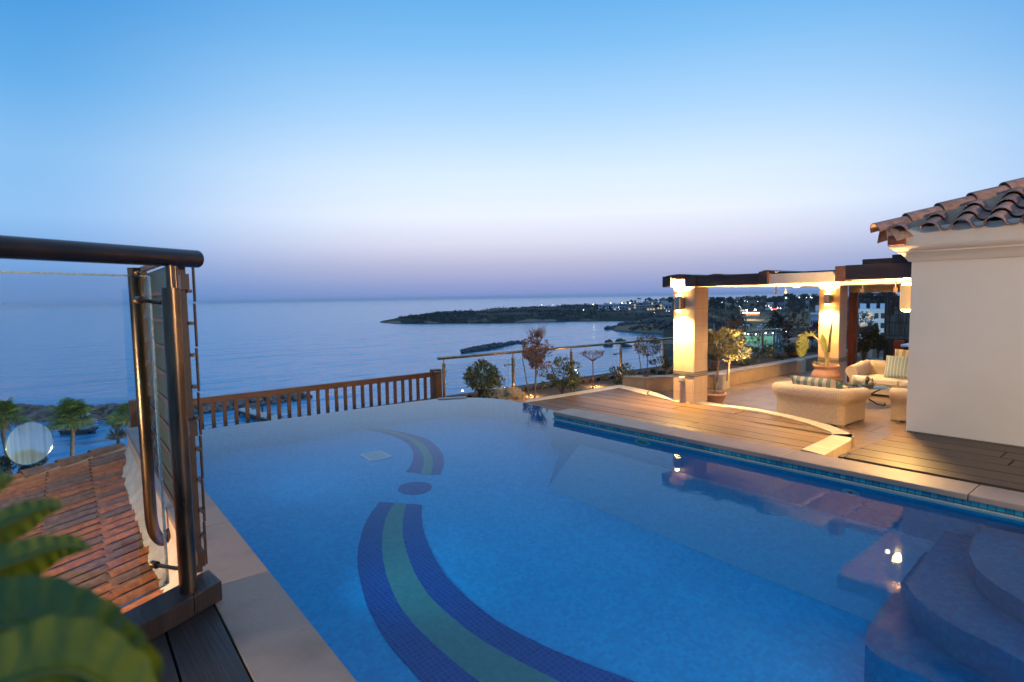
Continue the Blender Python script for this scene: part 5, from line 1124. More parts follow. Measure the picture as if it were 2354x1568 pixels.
# small spike light in the planting
q = at_y(px('3', 2155, 868), 9.6); t = thing('spike_light', (q.x, q.y, q.z-.1), 'tiny spike light glowing among the plants left of the near column', 'spike light')
mb = MB(); mb.tube([(q.x, q.y, -.9), (q.x, q.y, q.z-.02)], .012, 8); mb.build('stem', m_lbody, t); mb = MB(); mb.blob((q.x, q.y, q.z), .022, amp=0, sub=2); mb.build('globe', emis('spike_glow', (1, .85, .6), 60), t); lamp('bulb', 'POINT', (q.x-.05, q.y-.03, q.z+.1), 7, WARM2, .03, parent=t)
# assumed garden uplights, added behind the kerb (ground spots washing the tile parapet and shrubs)
for i, (x, y, e) in enumerate(((9.75, 10.9, 20), (12.1, 10.8, 26), (8.6, 10.6, 12))):
    t = thing('assumed_ground_light', (x, y, -.32), ['assumed low ground light washing the tiled parapet', 'assumed low ground light between the bare tree and the next shrub', 'assumed low ground light behind the boulder'][i], 'ground light')
    mb = MB(); mb.lathe([(.03, -.02), (.03, .03), (.024, .035)], (x, y, -.32), 12); mb.build('can', m_lbody, t); lamp('bulb', 'POINT', (x, y, -.22), e, (1, .62, .22), .03, parent=t)

# ================================================================== FURNITURE
m_wick = wicker_mat(); m_cush = mat('cream_cushion', (.66, .58, .44), .9, col2=(.60, .52, .40), scale=3, bump=.2, bscale=20)
m_st1 = stripe_mat('teal_stripe', (.56, .49, .36), (.13, .21, .20), .135, .48); m_st2 = stripe_mat('blue_pinstripe', (.60, .60, .50), (.22, .31, .34), .065, .16); m_st3 = stripe_mat('gold_stripe', (.66, .56, .34), (.30, .31, .24), .14, .5)
PROF = [(.0, .0), (.0, .30), (.012, .36), (.05, .41), (.085, .46), (.10, .52), (.085, .585), (.04, .63), (-.03, .645), (-.09, .62), (-.13, .56), (-.135, .45), (-.13, .20)]
def armchair(name, loc, rz, W_, D_, label, H=.60, group='cream wicker armchairs and sofa'):
    """faces +X in its own frame; W_ along Y, D_ along X"""
    M = Matrix.Translation(loc) @ Matrix.Rotation(rz, 4, 'Z'); t = thing(name, loc, label, 'sofa' if name == 'sofa' else 'armchair', group)
    hw = W_/2; path = [(D_/2, -hw)]; rc_ = .12
    for k in range(6): a = -pi/2-k/5*pi/2; path.append((-D_/2+rc_+rc_*cos(a), -hw+rc_+rc_*sin(a)))
    for k in range(6): a = pi-k/5*pi/2; path.append((-D_/2+rc_+rc_*cos(a), hw-rc_+rc_*sin(a)))
    path.append((D_/2, hw)); sc = H/.645; rows = []; uvr = []; s = 0; acc = [0]
    for a, c in zip(PROF, PROF[1:]): acc.append(acc[-1]+hypot(c[0]-a[0], c[1]-a[1]))
    for i, (x, y) in enumerate(path):
        a = path[max(i-1, 0)]; c = path[min(i+1, len(path)-1)]; d = Vector((c[0]-a[0], c[1]-a[1], 0)).normalized(); nn = Vector((d.y, -d.x, 0))*-1
        if i: s += hypot(x-path[i-1][0], y-path[i-1][1])
        nn = Vector((-d.y, d.x, 0)); nn = -nn if nn.dot(Vector((x, y, 0))) < 0 else nn
        front = (i in (0, len(path)-1)); arm_h = 1.0 if not (abs(x) > 0 and x > 0) else .90
        rows.append([M@(Vector((x, y, 0))+nn*o*sc+Vector((0, 0, .03+z*sc*arm_h))) for o, z in PROF]); uvr.append([(s, q) for q in acc])
    mb = MB(); mb.grid(rows, uv=uvr)
    for row in (rows[0], rows[-1]):
        n_ = len(row); cen = sum(row, Vector())/n_; mb.face(row, uv=[(p.x*.7+p.y*.7, p.z) for p in row])
    mb.build('shell', m_wick, t, smooth=45)
    mb = MB(); mb.box((-D_/2+.06, -hw+.13, .05), (D_/2-.015, hw-.13, .26), M); o = mb.build('seat_base', m_wick, t)
    for p in o.data.polygons: p
    ul = o.data.uv_layers.new(name='UVMap')
    for p in o.data.polygons:
        for li in p.loop_indices: v = o.data.vertices[o.data.loops[li].vertex_index].co; ul.data[li].uv = (v.x*.8+v.y*.8, v.z) if abs(p.normal.z) < .5 else (v.x, v.y)
    nseat = 1 if W_ < 1.5 else 2; w = (W_-.30)/nseat
    for k in range(nseat): y = -hw+.15+w*k; mb = MB(); mb.box((-D_/2+.14, y+.005, .262), (D_/2+.02, y+w-.005, .385), M); mb.build('seat_cushion', m_cush, t, bevel=.03)
    for (x, y) in ((-D_/2+.08, -hw+.06), (-D_/2+.08, hw-.06), (D_/2-.08, -hw+.06), (D_/2-.08, hw-.06)): mb = MB(); mb.box((x-.07, y-.045, 0), (x+.07, y+.045, .035), M); mb.build('foot', m_wick, t)
    return t, M
def cushion(loc, M3, w, h, m, label, th=.09, grp='striped scatter cushions'):
    mb = MB(); n_ = 12; rows = []; uvs = []
    for sgn in (1, -1):
        rows = []; uvs = []
        for i in range(n_+1):
            u = -1+2*i/n_; row = []; uv = []
            for j in range(n_+1):
                v = -1+2*j/n_; k = max(0, (1-u**4)*(1-v**4))**.5; pin = 1-.07*(1-abs(u)**.5*abs(v)**.5)*(abs(u)+abs(v))*.8
                row.append(Vector(loc)+M3@Vector((u*w/2*pin, sgn*th*k, v*h/2*pin))); uv.append(((u+1)/2*w, (v+1)/2*h))
            rows.append(row); uvs.append(uv)
        mb.grid(rows, uv=uvs)
    t = mb.build('cushion', m, smooth=60); return tag(t, label, 'cushion', grp)
def frame3(xdir, tilt):        # cushion axes: width along xdir, leaning back by tilt
    x = Vector(xdir).normalized(); y = Vector((0, 0, 1)).cross(x); z = Vector((0, 0, 1)); y2 = (y*cos(tilt)+z*sin(tilt)); z2 = x.cross(y2)
    return Matrix((x, y2, z2)).transposed()
a = G(px('4', 1185, 1345), TZ); c = G(px('4', 1700, 1465), TZ); bdir = Vector((.04, 1, 0)).normalized(); Wc = 1.20; a = c+bdir*Wc; fx = Vector((bdir.y, -bdir.x, 0)); rz = atan2(fx.y, fx.x)
Dc = .90; ctr = (a+c)/2+fx*Dc/2
t, M = armchair('armchair', (ctr.x, ctr.y, TZ), rz, Wc, Dc, 'cream wicker armchair seen from behind with a green striped cushion', H=.62)
ce = (at_x(px('j', 530, 600), 10.95)+at_x(px('j', 1030, 720), 10.75))/2; ca = at_x(px('j', 480, 590), 11.05); cb_ = at_x(px('j', 1010, 625), 10.80)
cushion(((ca.x+cb_.x)/2+.03, (ca.y+cb_.y)/2-.06, .47), frame3((bdir.x, bdir.y, 0), -.35), .80, .42, m_st1, 'wide green and cream striped cushion on the armchair seen from behind')
cushion(((ca.x+cb_.x)/2+.16, (ca.y+cb_.y)/2-.16, .43), frame3((bdir.x, bdir.y, 0), -.35), .74, .40, mat('teal_cloth', (.06, .12, .15), .9), 'dark teal cushion just behind the wide striped one', th=.07)
t, M = armchair('sofa', (14.72, 4.15, TZ), pi, 1.9, 1.0, 'cream wicker sofa facing the pool beyond the glass table', H=.66)
cushion((14.62, 4.20, .53), frame3((0, 1, 0), .30), .66, .50, m_st2, 'square blue pinstriped cushion on the sofa')
cushion((14.95, 4.10, .62), frame3((0, 1, 0), .22), .72, .56, m_st3, 'gold and grey striped cushion behind the blue one')
t, M = armchair('armchair', (12.18, 3.02, TZ), pi/2, 1.02, .98, 'cream wicker armchair half hidden by the house corner', H=.62)
# coffee table
TC = at_x(px('4', 1885, 1112), 12.95); tz = TC.z; print('table', TC)
t = thing('coffee_table', (TC.x, TC.y, TZ), 'round glass coffee table on scrolled black iron legs', 'coffee table'); m_iron = mat('black_iron', (.015, .014, .014), .4, .6)
mb = MB(); mb.lathe([(.001, tz-.006), (.46, tz-.006), (.475, tz), (.46, tz+.006), (.001, tz+.006)], (TC.x, TC.y, 0), 48); mb.build('glass_top', mat('table_glass', (.03, .05, .06), .03, spec=.9), t, smooth=30)
for k in range(4):
    a = k*pi/2+.35; d = Vector((cos(a), sin(a), 0)); P = []
    for u, (rr_, zz) in enumerate(((.34, tz-.01), (.26, tz-.07), (.10, tz-.17), (.07, tz-.26), (.13, TZ+.10), (.24, TZ+.03), (.34, TZ+.02), (.37, TZ+.045), (.345, TZ+.06))): P.append(Vector((TC.x, TC.y, 0))+d*rr_+Vector((0, 0, zz)))
    mb = MB(); mb.tube(P, [.012, .012, .014, .016, .014, .012, .014, .016, .012], 8); mb.build('leg', m_iron, t, smooth=60)
mb = MB(); mb.tube([Vector((TC.x, TC.y, tz-.25))+Vector((.08*cos(k/12*2*pi), .08*sin(k/12*2*pi), 0)) for k in range(13)], .01, 6); mb.build('ring', m_iron, t)
# ice bucket, towel, bottle, jug
q = at_x(px('h', 190, 850), 12.85); bz = tz+.008
t = thing('ice_bucket', (q.x, q.y, bz), 'polished steel ice bucket with a folded cream towel on the glass table', 'ice bucket')
mb = MB(); mb.lathe([(.001, 0), (.07, 0), (.085, .17), (.088, .175), (.082, .175), (.068, .01), (.001, .01)], (q.x, q.y, bz), 28); mb.build('bucket', mat('polished_steel', (.6, .58, .55), .12, 1), t, smooth=50)
tb = at_x(px('h', 75, 750), 12.8); mb = MB(); rows = []
for i in range(7): u = i/6; y = tb.y+.09-.25*u; rows.append([(tb.x-.05+.03*sin(u*5), y, bz+.02+.005*i), (tb.x-.05+.02*sin(u*7), y, bz+.17), (tb.x-.03, y, bz+.195), (tb.x+.05, y-.01, bz+.20), (tb.x+.07, y-.01, bz+.14)])
mb.grid(rows); o = mb.build('towel', m_cush, t, smooth=60); sd = o.modifiers.new('thickness', 'SOLIDIFY'); sd.thickness = .008
bq = at_x(px('h', 120, 640), 12.9); mb = MB(); mb.tube([(bq.x, bq.y, bz+.08), (bq.x, bq.y+.02, bz+.2), (bq.x, bq.y+.045, bz+.28)], [.03, .018, .016], 12); tag(mb.build('bottle', mat('gold_foil', (.45, .26, .14), .35, .5), smooth=50), 'foil topped bottle neck standing out of the towel', 'bottle')
jq = at_x(px('h', 290, 870), 12.75); t = thing('jug', (jq.x, jq.y, bz), 'clear glass jug and tumbler at the front of the glass table', 'jug')
m_clear = glass_mat('jug_glass', (.86, .84, .78), refl=1.); mb = MB(); mb.lathe([(.001, .004), (.05, .004), (.06, .05), (.05, .12), (.035, .15), (.042, .18), (.040, .18), (.033, .15), (.047, .12)], (jq.x, jq.y, bz), 24); mb.build('body', m_clear, t, smooth=50)
mb = MB(); mb.tube([(jq.x, jq.y-.045, bz+.05), (jq.x, jq.y-.09, bz+.08), (jq.x, jq.y-.085, bz+.13), (jq.x, jq.y-.04, bz+.14)], .007, 8); mb.build('handle', m_clear, t, smooth=60)
mb = MB(); mb.lathe([(.001, .006), (.045, .006), (.052, .05), (.044, .10), (.001, .10)], (jq.x, jq.y, bz), 20); mb.build('lemon_water', mat('lemon_water', (.50, .42, .22), .2), t, smooth=60)
# red chair and white table edge behind the sofa, reed screen
q = at_x(px('h', 760, 230), 19.0); m_red = mat('red_lacquer', (.30, .045, .015), .35); t = thing('dining_chair', (q.x, q.y, TZ), 'red painted chair in front of the reed screen', 'chair')
mb = MB(); mb.box((q.x, q.y-.13, .48), (q.x+.03, q.y+.13, .80)); mb.build('backrest', m_red, t, bevel=.02)
for s in (-1, 1):
    mb = MB(); mb.bar((q.x+.015, q.y+s*.12, TZ), (q.x+.015, q.y+s*.12, .5), .035, .04, up=Vector((0, 1, 0))); mb.build('leg', m_red, t); mb = MB(); mb.bar((q.x+.40, q.y+s*.14, TZ), (q.x+.40, q.y+s*.14, .28), .035, .04, up=Vector((0, 1, 0))); mb.build('leg', m_red, t)
mb = MB(); mb.box((q.x, q.y-.18, .27), (q.x+.42, q.y+.18, .31)); mb.build('seat', m_red, t, bevel=.01)
q = at_x(px('h', 905, 200), 18.6); t = thing('dining_table', (q.x+.3, q.y-.5, TZ), 'white edged table beside the red chair', 'table'); mb = MB(); mb.box((q.x-.2, q.y-1.1, q.z-.03), (q.x+.8, q.y+.1, q.z+.03)); mb.build('top', m_wht, t, bevel=.01); mb = MB(); mb.tube([(q.x+.3, q.y-.5, TZ), (q.x+.3, q.y-.5, q.z-.03)], .05, 12); mb.build('pedestal', m_iron, t)
q0 = at_x(px('c', 1212, 265), 22.0); zs = q0.z; yS = q0.y
t = thing('reed_screen', (22, yS, TZ), 'tall dark reed screen in a brown frame at the end of the terrace', 'screen')
mb = MB(); mb.box((21.96, yS-.07, TZ), (22.04, yS, zs)); mb.build('post', m_frame, t); mb = MB(); mb.box((21.97, yS-5, zs-.07), (22.03, yS-.07, zs)); mb.build('top_rail', m_frame, t)
Rn = random.Random(6); mb = MB()
for k in range(1500):
    y = yS-.08-k*.0033*1; z0 = Rn.choice([TZ, TZ, .5, .75, 1.1, 1.4]); z1 = z0+Rn.uniform(.35, .9); mb.bar((22+Rn.uniform(-.015, .015), y, z0), (22+Rn.uniform(-.015, .015), y+Rn.uniform(-.015, .015), min(z1, zs-.05)), .006, .006, up=Vector((1, 0, 0)))
mb.build('reeds', leaf_mat('reed', (.035, .018, .012), (.075, .038, .022), (.12, .07, .045), rough=.8, sub=.1), t)
mb = MB()
for z in (.35, .72, 1.15, 1.55, 1.95): mb.box((21.975, yS-5, z), (21.99, yS-.07, z+.02))
mb.box((22.02, yS-5, TZ), (22.03, yS-.07, .62)); mb.build('battens', m_frame, t)

# ================================================================== POTS AND PLANTS
m_terra = mat('terracotta_pot', (.36, .19, .125), .8, col2=(.46, .28, .20), scale=4, bump=.15)
m_olive = leaf_mat('olive_leaf', (.15, .165, .085), (.31, .31, .19), (.43, .41, .28), sub=.2); m_bark = mat('smooth_bark', (.26, .19, .12), .85, col2=(.18, .13, .08), scale=6, bump=.4, bscale=20)
m_euo = leaf_mat('shrub_leaf', (.055, .08, .03), (.18, .19, .08), (.34, .31, .16), sub=.2); m_red1 = leaf_mat('autumn_leaf', (.30, .045, .02), (.24, .13, .035), (.25, .24, .07), sub=.3)
m_bare = mat('reddish_twig', (.22, .11, .07), .8); m_twig = mat('brown_twig', (.12, .07, .045), .8); m_darkl = leaf_mat('dark_shrub_leaf', (.012, .025, .012), (.035, .055, .022), (.07, .075, .03), sub=.15)
def pot(prof, loc, label, name='plant_pot', M=None, grp=None):
    t = thing(name, loc, label, 'pot', grp); mb = MB(); mb.lathe(prof, loc, 36, M); mb.build('bowl', m_terra, t, smooth=35)
    if not M: r_, z_ = prof[-1]; mb = MB(); mb.lathe([(r_-.005, z_+.02), (.001, z_+.03)], loc, 20); mb.build('soil', m_soil, t)
    return t
p1 = (10.98, 6.54, TZ)
pot([(.001, 0), (.16, 0), (.19, .05), (.225, .14), (.235, .18), (.26, .20), (.265, .225), (.25, .245), (.22, .245), (.20, .17)], p1, 'wide terracotta pot of the olive tree behind the near column')
q = G(px('4', 1560, 1118), TZ); p2x = 14.55; q = at_x(px('4', 1563, 975), p2x); p2 = (p2x, q.y, TZ); pr = .305
pot([(.001, 0), (pr*.62, 0), (pr*.80, .08), (pr*.9, .12), (pr*.88, .14), (pr*.98, .19), (pr*.95, .21), (pr*1.02, .26), (pr*.99, .28), (pr*1.03, .34), (pr*.98, .38), (pr*.86, .43), (pr*.80, .47), (pr*.82, .50), (pr*.94, .54), (pr*.93, .57), (pr*.84, .57), (pr*.80, .50)], p2, 'big ribbed terracotta pot in front of the far column')
def twigs(mb, base, n, L, r, Rn, spread=.9, depth=2, up=.6):
    for k in range(n):
        a = Rn.uniform(0, 2*pi); d = Vector((cos(a)*spread, sin(a)*spread, Rn.uniform(up*.4, up*1.6))).normalized(); e = base+d*L*Rn.uniform(.6, 1); mid = base+d*L*.35+Vector((Rn.uniform(-.1, .1), Rn.uniform(-.1, .1), .05))*L
        mb.tube([base, mid, e], [r, r*.75, r*.4], 5, False)
        if depth: twigs(mb, mid, max(2, n//2), L*.55, r*.6, Rn, spread, depth-1, up); 
        if depth: twigs(mb, e, 2, L*.4, r*.4, Rn, spread, depth-1, up)
def std_tree(name, loc, zt, cc, cr, nl, ls, lw, leafm, label, seed, barkm=m_bark, tr=.022, clumps=14, tw=(7, .5), lean=(0, 0), cat='tree', stake=False, depth=1, group=None, up=.25):
    Rn = random.Random(seed); t = thing(name, loc, label, cat, group); L = Vector(loc); top = Vector((cc[0], cc[1], zt)); mb = MB()
    mb.tube([L, L*.6+top*.4+Vector((lean[0], lean[1], 0)), top, top+Vector((0, 0, cr[2]*.8))], [tr, tr*.85, tr*.7, tr*.3], 8); twigs(mb, top, tw[0], cr[0]*tw[1]*2, tr*.35, Rn, depth=depth, up=1.0); mb.build('trunk', barkm, t, smooth=60)
    if stake: mb = MB(); mb.tube([L+Vector((-.12, .05, 0)), L+Vector((-.28, .08, zt-L.z+.15))], .012, 6); mb.build('stake', m_bark, t)
    if nl: mb = MB(); crown(mb, cc, cr, nl, ls, lw, Rn, clumps=clumps, up=up); mb.build('crown', leafm, t)
    return t
def pt_at(k, X, Y, dist_x=None, dist_y=None): return at_x(px(k, X, Y), dist_x) if dist_x else at_y(px(k, X, Y), dist_y)
# olive standard in its pot
c = at_x(px('4', 675, 795), 10.98); std_tree('olive_tree', (10.98, 6.54, .08), .84, (10.98, c.y+.04, 1.18), (.40, .44, .30), 3600, .075, .018, m_olive, 'pale olive tree clipped to a round head behind the near column', 21, clumps=26, lean=(.0, -.03), tr=.026)
# garden bed trees and shrubs: (photo column, base row, top row)
def shrub(k, X, Yb, Yt, Wd, y, label, seed, m=m_euo, n=900, ls=.075, lw=.032, name='shrub', flat=1., cl=14):
    b_ = at_y(px(k, X, Yb), y); tp = at_y(px(k, X, Yt), y); h = tp.z-b_.z; w = (at_y(px(k, X+Wd, Yb), y)-b_).length/2; c = (b_.x, b_.y, b_.z+h*.5)
    Rn = random.Random(seed); t = thing(name, tuple(b_), label, 'shrub', 'evergreen shrubs in the beds'); mb = MB()
    for q in range(9): a = Rn.uniform(0, 6.3); mb.tube([b_, b_+Vector((cos(a)*w*.3, sin(a)*w*.3, h*.4)), b_+Vector((cos(a)*w*.6, sin(a)*w*.6, h*Rn.uniform(.6, .9)))], [.018, .012, .006], 5)
    mb.build('stems', m_twig, t); mb = MB(); crown(mb, c, (w, w*flat, h*.52), n, ls, lw, Rn, clumps=cl, up=.6); mb.build('foliage', m, t); return t
shrub('i', 480, 1440, 800, 560, 10.75, 'tall loose shrub beside the railing corner and the boulder', 31, n=1900, ls=.09, lw=.04, cl=30)
shrub('i', 1880, 1370, 790, 520, 9.45, 'dense green shrub between the red tree and the bare tree', 32, n=2000, cl=26, ls=.068, lw=.028)
shrub('3', 1850, 885, 690, 230, 9.4, 'low spreading shrub right of the bare tree', 33, n=1200, ls=.065, lw=.026)
shrub('3', 2205, 855, 655, 170, 9.0, 'round shrub against the left side of the near column', 34, n=1400, m=m_darkl, ls=.065, lw=.024)
shrub('4', 915, 970, 750, 190, 8.55, 'loose silvery shrub in the planter under the railing', 35, n=1300, ls=.075, lw=.03)
shrub('4', 1165, 920, 745, 180, 8.6, 'dome shaped dark shrub left of the tipped urn', 36, n=1600, m=m_darkl, ls=.07, lw=.025)
shrub('4', 1420, 880, 700, 130, 8.9, 'dark shrub hidden behind the banana leaf', 37, n=900, m=m_darkl)
shrub('4', 600, 1010, 840, 110, 8.6, 'dark low shrub behind the olive trunk', 38, n=700, m=m_darkl)
b_ = at_y(px('i', 1412, 1440), 9.55); c = at_y(px('i', 1430, 640), 9.55)
std_tree('red_leaved_tree', tuple(b_), at_y(px('i', 1430, 850), 9.55).z, (c.x, c.y, c.z), (.46, .43, .44), 1700, .050, .030, m_red1, 'small tree with sparse red and green leaves against the sea', 41, tw=(9, .6), stake=True, tr=.024, clumps=34, depth=1)
mb = MB(); Rn = random.Random(2)
tp = Vector((c.x, c.y, c.z+.25)); twigs(mb, tp+Vector((0, 0, -.12)), 16, .50, .006, Rn, spread=.75, depth=1, up=1.3); mb.build('bare_twigs', m_bare, bpy.data.objects['red_leaved_tree'])
b_ = at_y(px('3', 1606, 905), 9.4); tp = at_y(px('3', 1606, 680), 9.4); t = thing('bare_tree', tuple(b_), 'little leafless tree with a flat crown of reddish twigs', 'tree'); mb = MB(); mb.tube([b_, (b_+tp)/2+Vector((.01, 0, 0)), tp], [.017, .014, .012], 8); Rn = random.Random(5)
for k in range(16): a = k/16*6.28; d = Vector((cos(a), sin(a), .62)).normalized(); e = tp+d*.28; mb.tube([tp, tp+d*.14+Vector((0, 0, .015)), e], [.008, .006, .004], 5, False); twigs(mb, e, 4, .15, .004, Rn, spread=.8, depth=1, up=.9)
mb.build('trunk', m_bare, t, smooth=60)
b_ = at_y(px('3', 2063, 880), 9.35); c = at_y(px('3', 2060, 545), 9.35); std_tree('thin_tree', tuple(b_), at_y(px('3', 2063, 640), 9.35).z, tuple(c), (.36, .36, .28), 700, .055, .028, leaf_mat('olive_brown_leaf', (.12, .07, .03), (.15, .12, .05), (.20, .15, .06)), 'thin double stemmed tree left of the near column', 43, tw=(9, .7), tr=.016, clumps=0, depth=2, stake=True)
b_ = at_x(px('b', 595, 1412), 12.9); c = at_x(px('b', 640, 1010), 12.9); std_tree('olive_tree', (b_.x, b_.y, .1), at_x(px('b', 600, 1240), 12.9).z, tuple(c), (.42, .42, .36), 2300, .065, .02, leaf_mat('dusty_olive_leaf', (.09, .10, .04), (.19, .18, .09), (.27, .25, .14)), 'second duskier olive tree in the planter behind the potted one', 44, clumps=20)
b_ = at_y(px('b', 690, 1150), 9.1); c = at_y(px('b', 665, 790), 9.1); std_tree('rust_tree', (b_.x, b_.y, .1), c.z-.3, tuple(c), (.40, .38, .36), 1300, .055, .025, leaf_mat('rust_leaf', (.15, .06, .02), (.26, .13, .05), (.33, .20, .08)), 'rust coloured small tree above the olives', 45, clumps=12)
b_ = at_y(px('b', 1790, 1040), 9.0); c = at_y(px('b', 1830, 690), 9.0); std_tree('maroon_tree', (b_.x, b_.y, .1), c.z-.35, tuple(c), (.55, .45, .52), 1700, .06, .03, leaf_mat('maroon_leaf', (.05, .018, .012), (.12, .035, .02), (.16, .06, .03)), 'dark maroon leaved tree above the railing by the urn', 46, clumps=16, tr=.03)
b_ = at_y(px('b', 2230, 1100), 8.9); c = at_y(px('b', 2230, 720), 8.9); std_tree('bougainvillea', (b_.x, b_.y, .1), c.z-.4, tuple(c), (.50, .42, .45), 2200, .055, .035, leaf_mat('magenta_bract', (.06, .008, .035), (.17, .02, .09), (.05, .05, .02)), 'purple bougainvillea left of the far column', 47, clumps=18, cat='shrub')
b_ = at_y(px('4', 965, 760), 9.0); std_tree('wiry_shrub', (b_.x, b_.y, .1), b_.z, (b_.x, b_.y, b_.z), (.35, .3, .22), 160, .05, .025, m_red1, 'bare wiry shrub above the silvery shrub', 48, barkm=m_twig, tw=(9, .6), tr=.012, depth=2, cat='shrub')
# planting behind the far column and by the reed screen
for X, Yt, Yb, Wd, xx, sd_, lb, mm in ((850, 780, 1160, 470, 18.5, 51, 'large dark shrub right of the red post with lights behind it', m_darkl), (1090, 900, 1150, 260, 20.3, 52, 'dark shrub between the large shrub and the reed screen', m_darkl)):
    b_ = at_x(px('c', X, Yb), xx); tp = at_x(px('c', X, Yt), xx); w = abs(at_x(px('c', X+Wd/2, Yb), xx).y-b_.y); t = thing('garden_shrub', (b_.x, b_.y, .1), lb, 'shrub'); Rn = random.Random(sd_); mb = MB()
    for q in range(8): a = Rn.uniform(0, 6.3); mb.tube([Vector((b_.x, b_.y, .1)), Vector((b_.x+cos(a)*w*.4, b_.y+sin(a)*w*.4, b_.z+(tp.z-b_.z)*.6))], [.02, .01], 5)
    mb.build('stems', m_twig, t); mb = MB(); crown(mb, (b_.x, b_.y, (b_.z+tp.z)/2), (w*.9, w, (tp.z-b_.z)*.55), 3200, .085, .04, Rn, clumps=30); mb.build('foliage', mm, t)
b_ = at_x(px('c', 740, 900), 18.0); c = at_x(px('c', 735, 730), 18.0); std_tree('sparse_tree', (b_.x, b_.y, .1), c.z-.35, tuple(c), (.40, .45, .38), 420, .07, .04, leaf_mat('plum_leaf', (.04, .02, .02), (.08, .05, .04)), 'sparse plum leaved tree under the star bright floodlight', 53, clumps=0, depth=2)
# tall banana plant in the ribbed pot
t = thing('strelitzia', (p2[0], p2[1], TZ+.5), 'tall bird of paradise plant with one arching windblown leaf', 'plant'); X0 = p2[0]
m_str, t_, n, l, b = nodes_of('strelitzia_leaf'); b.inputs['Roughness'].default_value = .4
co = n.new('ShaderNodeTexCoord'); sp = n.new('ShaderNodeSeparateXYZ'); l.new(co.outputs['UV'], sp.inputs[0]); wv = n.new('ShaderNodeMath'); wv.operation = 'SINE'; mu = n.new('ShaderNodeMath'); mu.operation = 'MULTIPLY'; mu.inputs[1].default_value = 170; l.new(sp.outputs[0], mu.inputs[0]); l.new(mu.outputs[0], wv.inputs[0]); rp_ = n.new('ShaderNodeValToRGB'); rp_.color_ramp.elements[0].color = (.13, .16, .035, 1); rp_.color_ramp.elements[1].color = (.34, .34, .12, 1); l.new(wv.outputs[0], rp_.inputs[0]); l.new(rp_.outputs[0], b.inputs['Base Color'])
tr2 = n.new('ShaderNodeBsdfTranslucent'); l.new(rp_.outputs[0], tr2.inputs[0]); ms = n.new('ShaderNodeMixShader'); ms.inputs[0].default_value = .3; l.new(b.outputs[0], ms.inputs[1]); l.new(tr2.outputs[0], ms.inputs[2]); l.new(ms.outputs[0], n['Material Output'].inputs[0])
def stem(pts, r0, r1, name='stem'):
    P = [at_x(px('4', *q), X0) for q in pts]; mb = MB(); mb.tube(P, [r0+(r1-r0)*i/(len(P)-1) for i in range(len(P))], 8); mb.build(name, mat('pale_stem', (.34, .27, .12), .5), t, smooth=60); return P
stem([(1575, 975), (1565, 880), (1545, 790), (1500, 730), (1450, 690), (1400, 690)], .045, .012); stem([(1580, 975), (1580, 860), (1590, 780), (1600, 640), (1618, 550)], .035, .006); stem([(1570, 975), (1575, 900), (1570, 820)], .05, .02)
def stripleaf(mid, wl, wr, n_, droop=0, gap=0.0, depth=0.):
    P = [at_x(px('4', *q), X0) for q in mid]; m = n_; D = []
    for i in range(m+1): u = i/m*(len(P)-1); k = min(int(u), len(P)-2); f_ = u-k; D.append((P[k]*(1-f_)+P[k+1]*f_, wl[k]*(1-f_)+wl[k+1]*f_, wr[k]*(1-f_)+wr[k+1]*f_))
    mb = MB(); Rn = random.Random(m)
    for i in range(m):
        p, a, c = D[i]; p2_, a2, c2 = D[i+1]; td = (p2_-p).normalized(); sd = td.cross(Vector((1, 0, 0))).normalized()
        for w_, w2, sg in ((a, a2, 1), (c, c2, -1)):
            if gap: w_ *= Rn.uniform(.8, 1.1); w2 = w_; e = p2_-(p2_-p)*gap*Rn.random()
            else: e = p2_
            j = Vector((Rn.uniform(-.04, .04) if gap else depth*sg, 0, -droop*w_)); mb.face([p, e, e+sd*sg*w2+j, p+sd*sg*w_+j*1.0], uv=[(i/m, 0), ((i+1)/m, 0), ((i+1)/m, 1), (i/m, 1)])
    return mb
stripleaf([(1425, 690), (1385, 690), (1360, 720), (1345, 780), (1345, 830), (1350, 880)], [.02, .14, .20, .20, .16, .05], [.02, .10, .12, .10, .07, .03], 44, gap=.22).build('arching_leaf', m_str, t)
stripleaf([(1560, 870), (1545, 800), (1535, 730), (1530, 670)], [.02, .07, .08, .02], [.02, .11, .10, .02], 20, depth=.05).build('upright_leaf', m_str, t)
mb = MB()
for k, (x, y) in enumerate(((1440, 645), (1475, 655), (1390, 655), (1495, 690))): a = at_x(px('4', 1430, 690), X0); e = at_x(px('4', x, y), X0); mb.leaf(a, (e-a).normalized(), (e-a).length, .05, Vector((1, 0, 0)))
mb.build('torn_strip', m_str, t)
mb = MB(); stripL = [at_x(px('4', *q), X0) for q in ((1585, 830), (1597, 700), (1620, 548))]; mb.tube(stripL, [.035, .03, .004], 8); mb.build('rolled_leaf', mat('dark_leaf', (.06, .08, .03), .4), t, smooth=60)
mb = MB(); Rn = random.Random(4); crown(mb, at_x(px('4', 1505, 945), X0), (.16, .16, .10), 260, .05, .012, Rn, hollow=.1); mb.build('underplanting', m_olive, t)
mb = MB(); a, e = at_x(px('4', 1440, 918), X0), at_x(px('4', 1490, 965), X0); mb.tube([a, e], [.006, .018], 6); mb.build('cut_stalk', mat('pale_stem', (.3, .2, .1), .6), t)
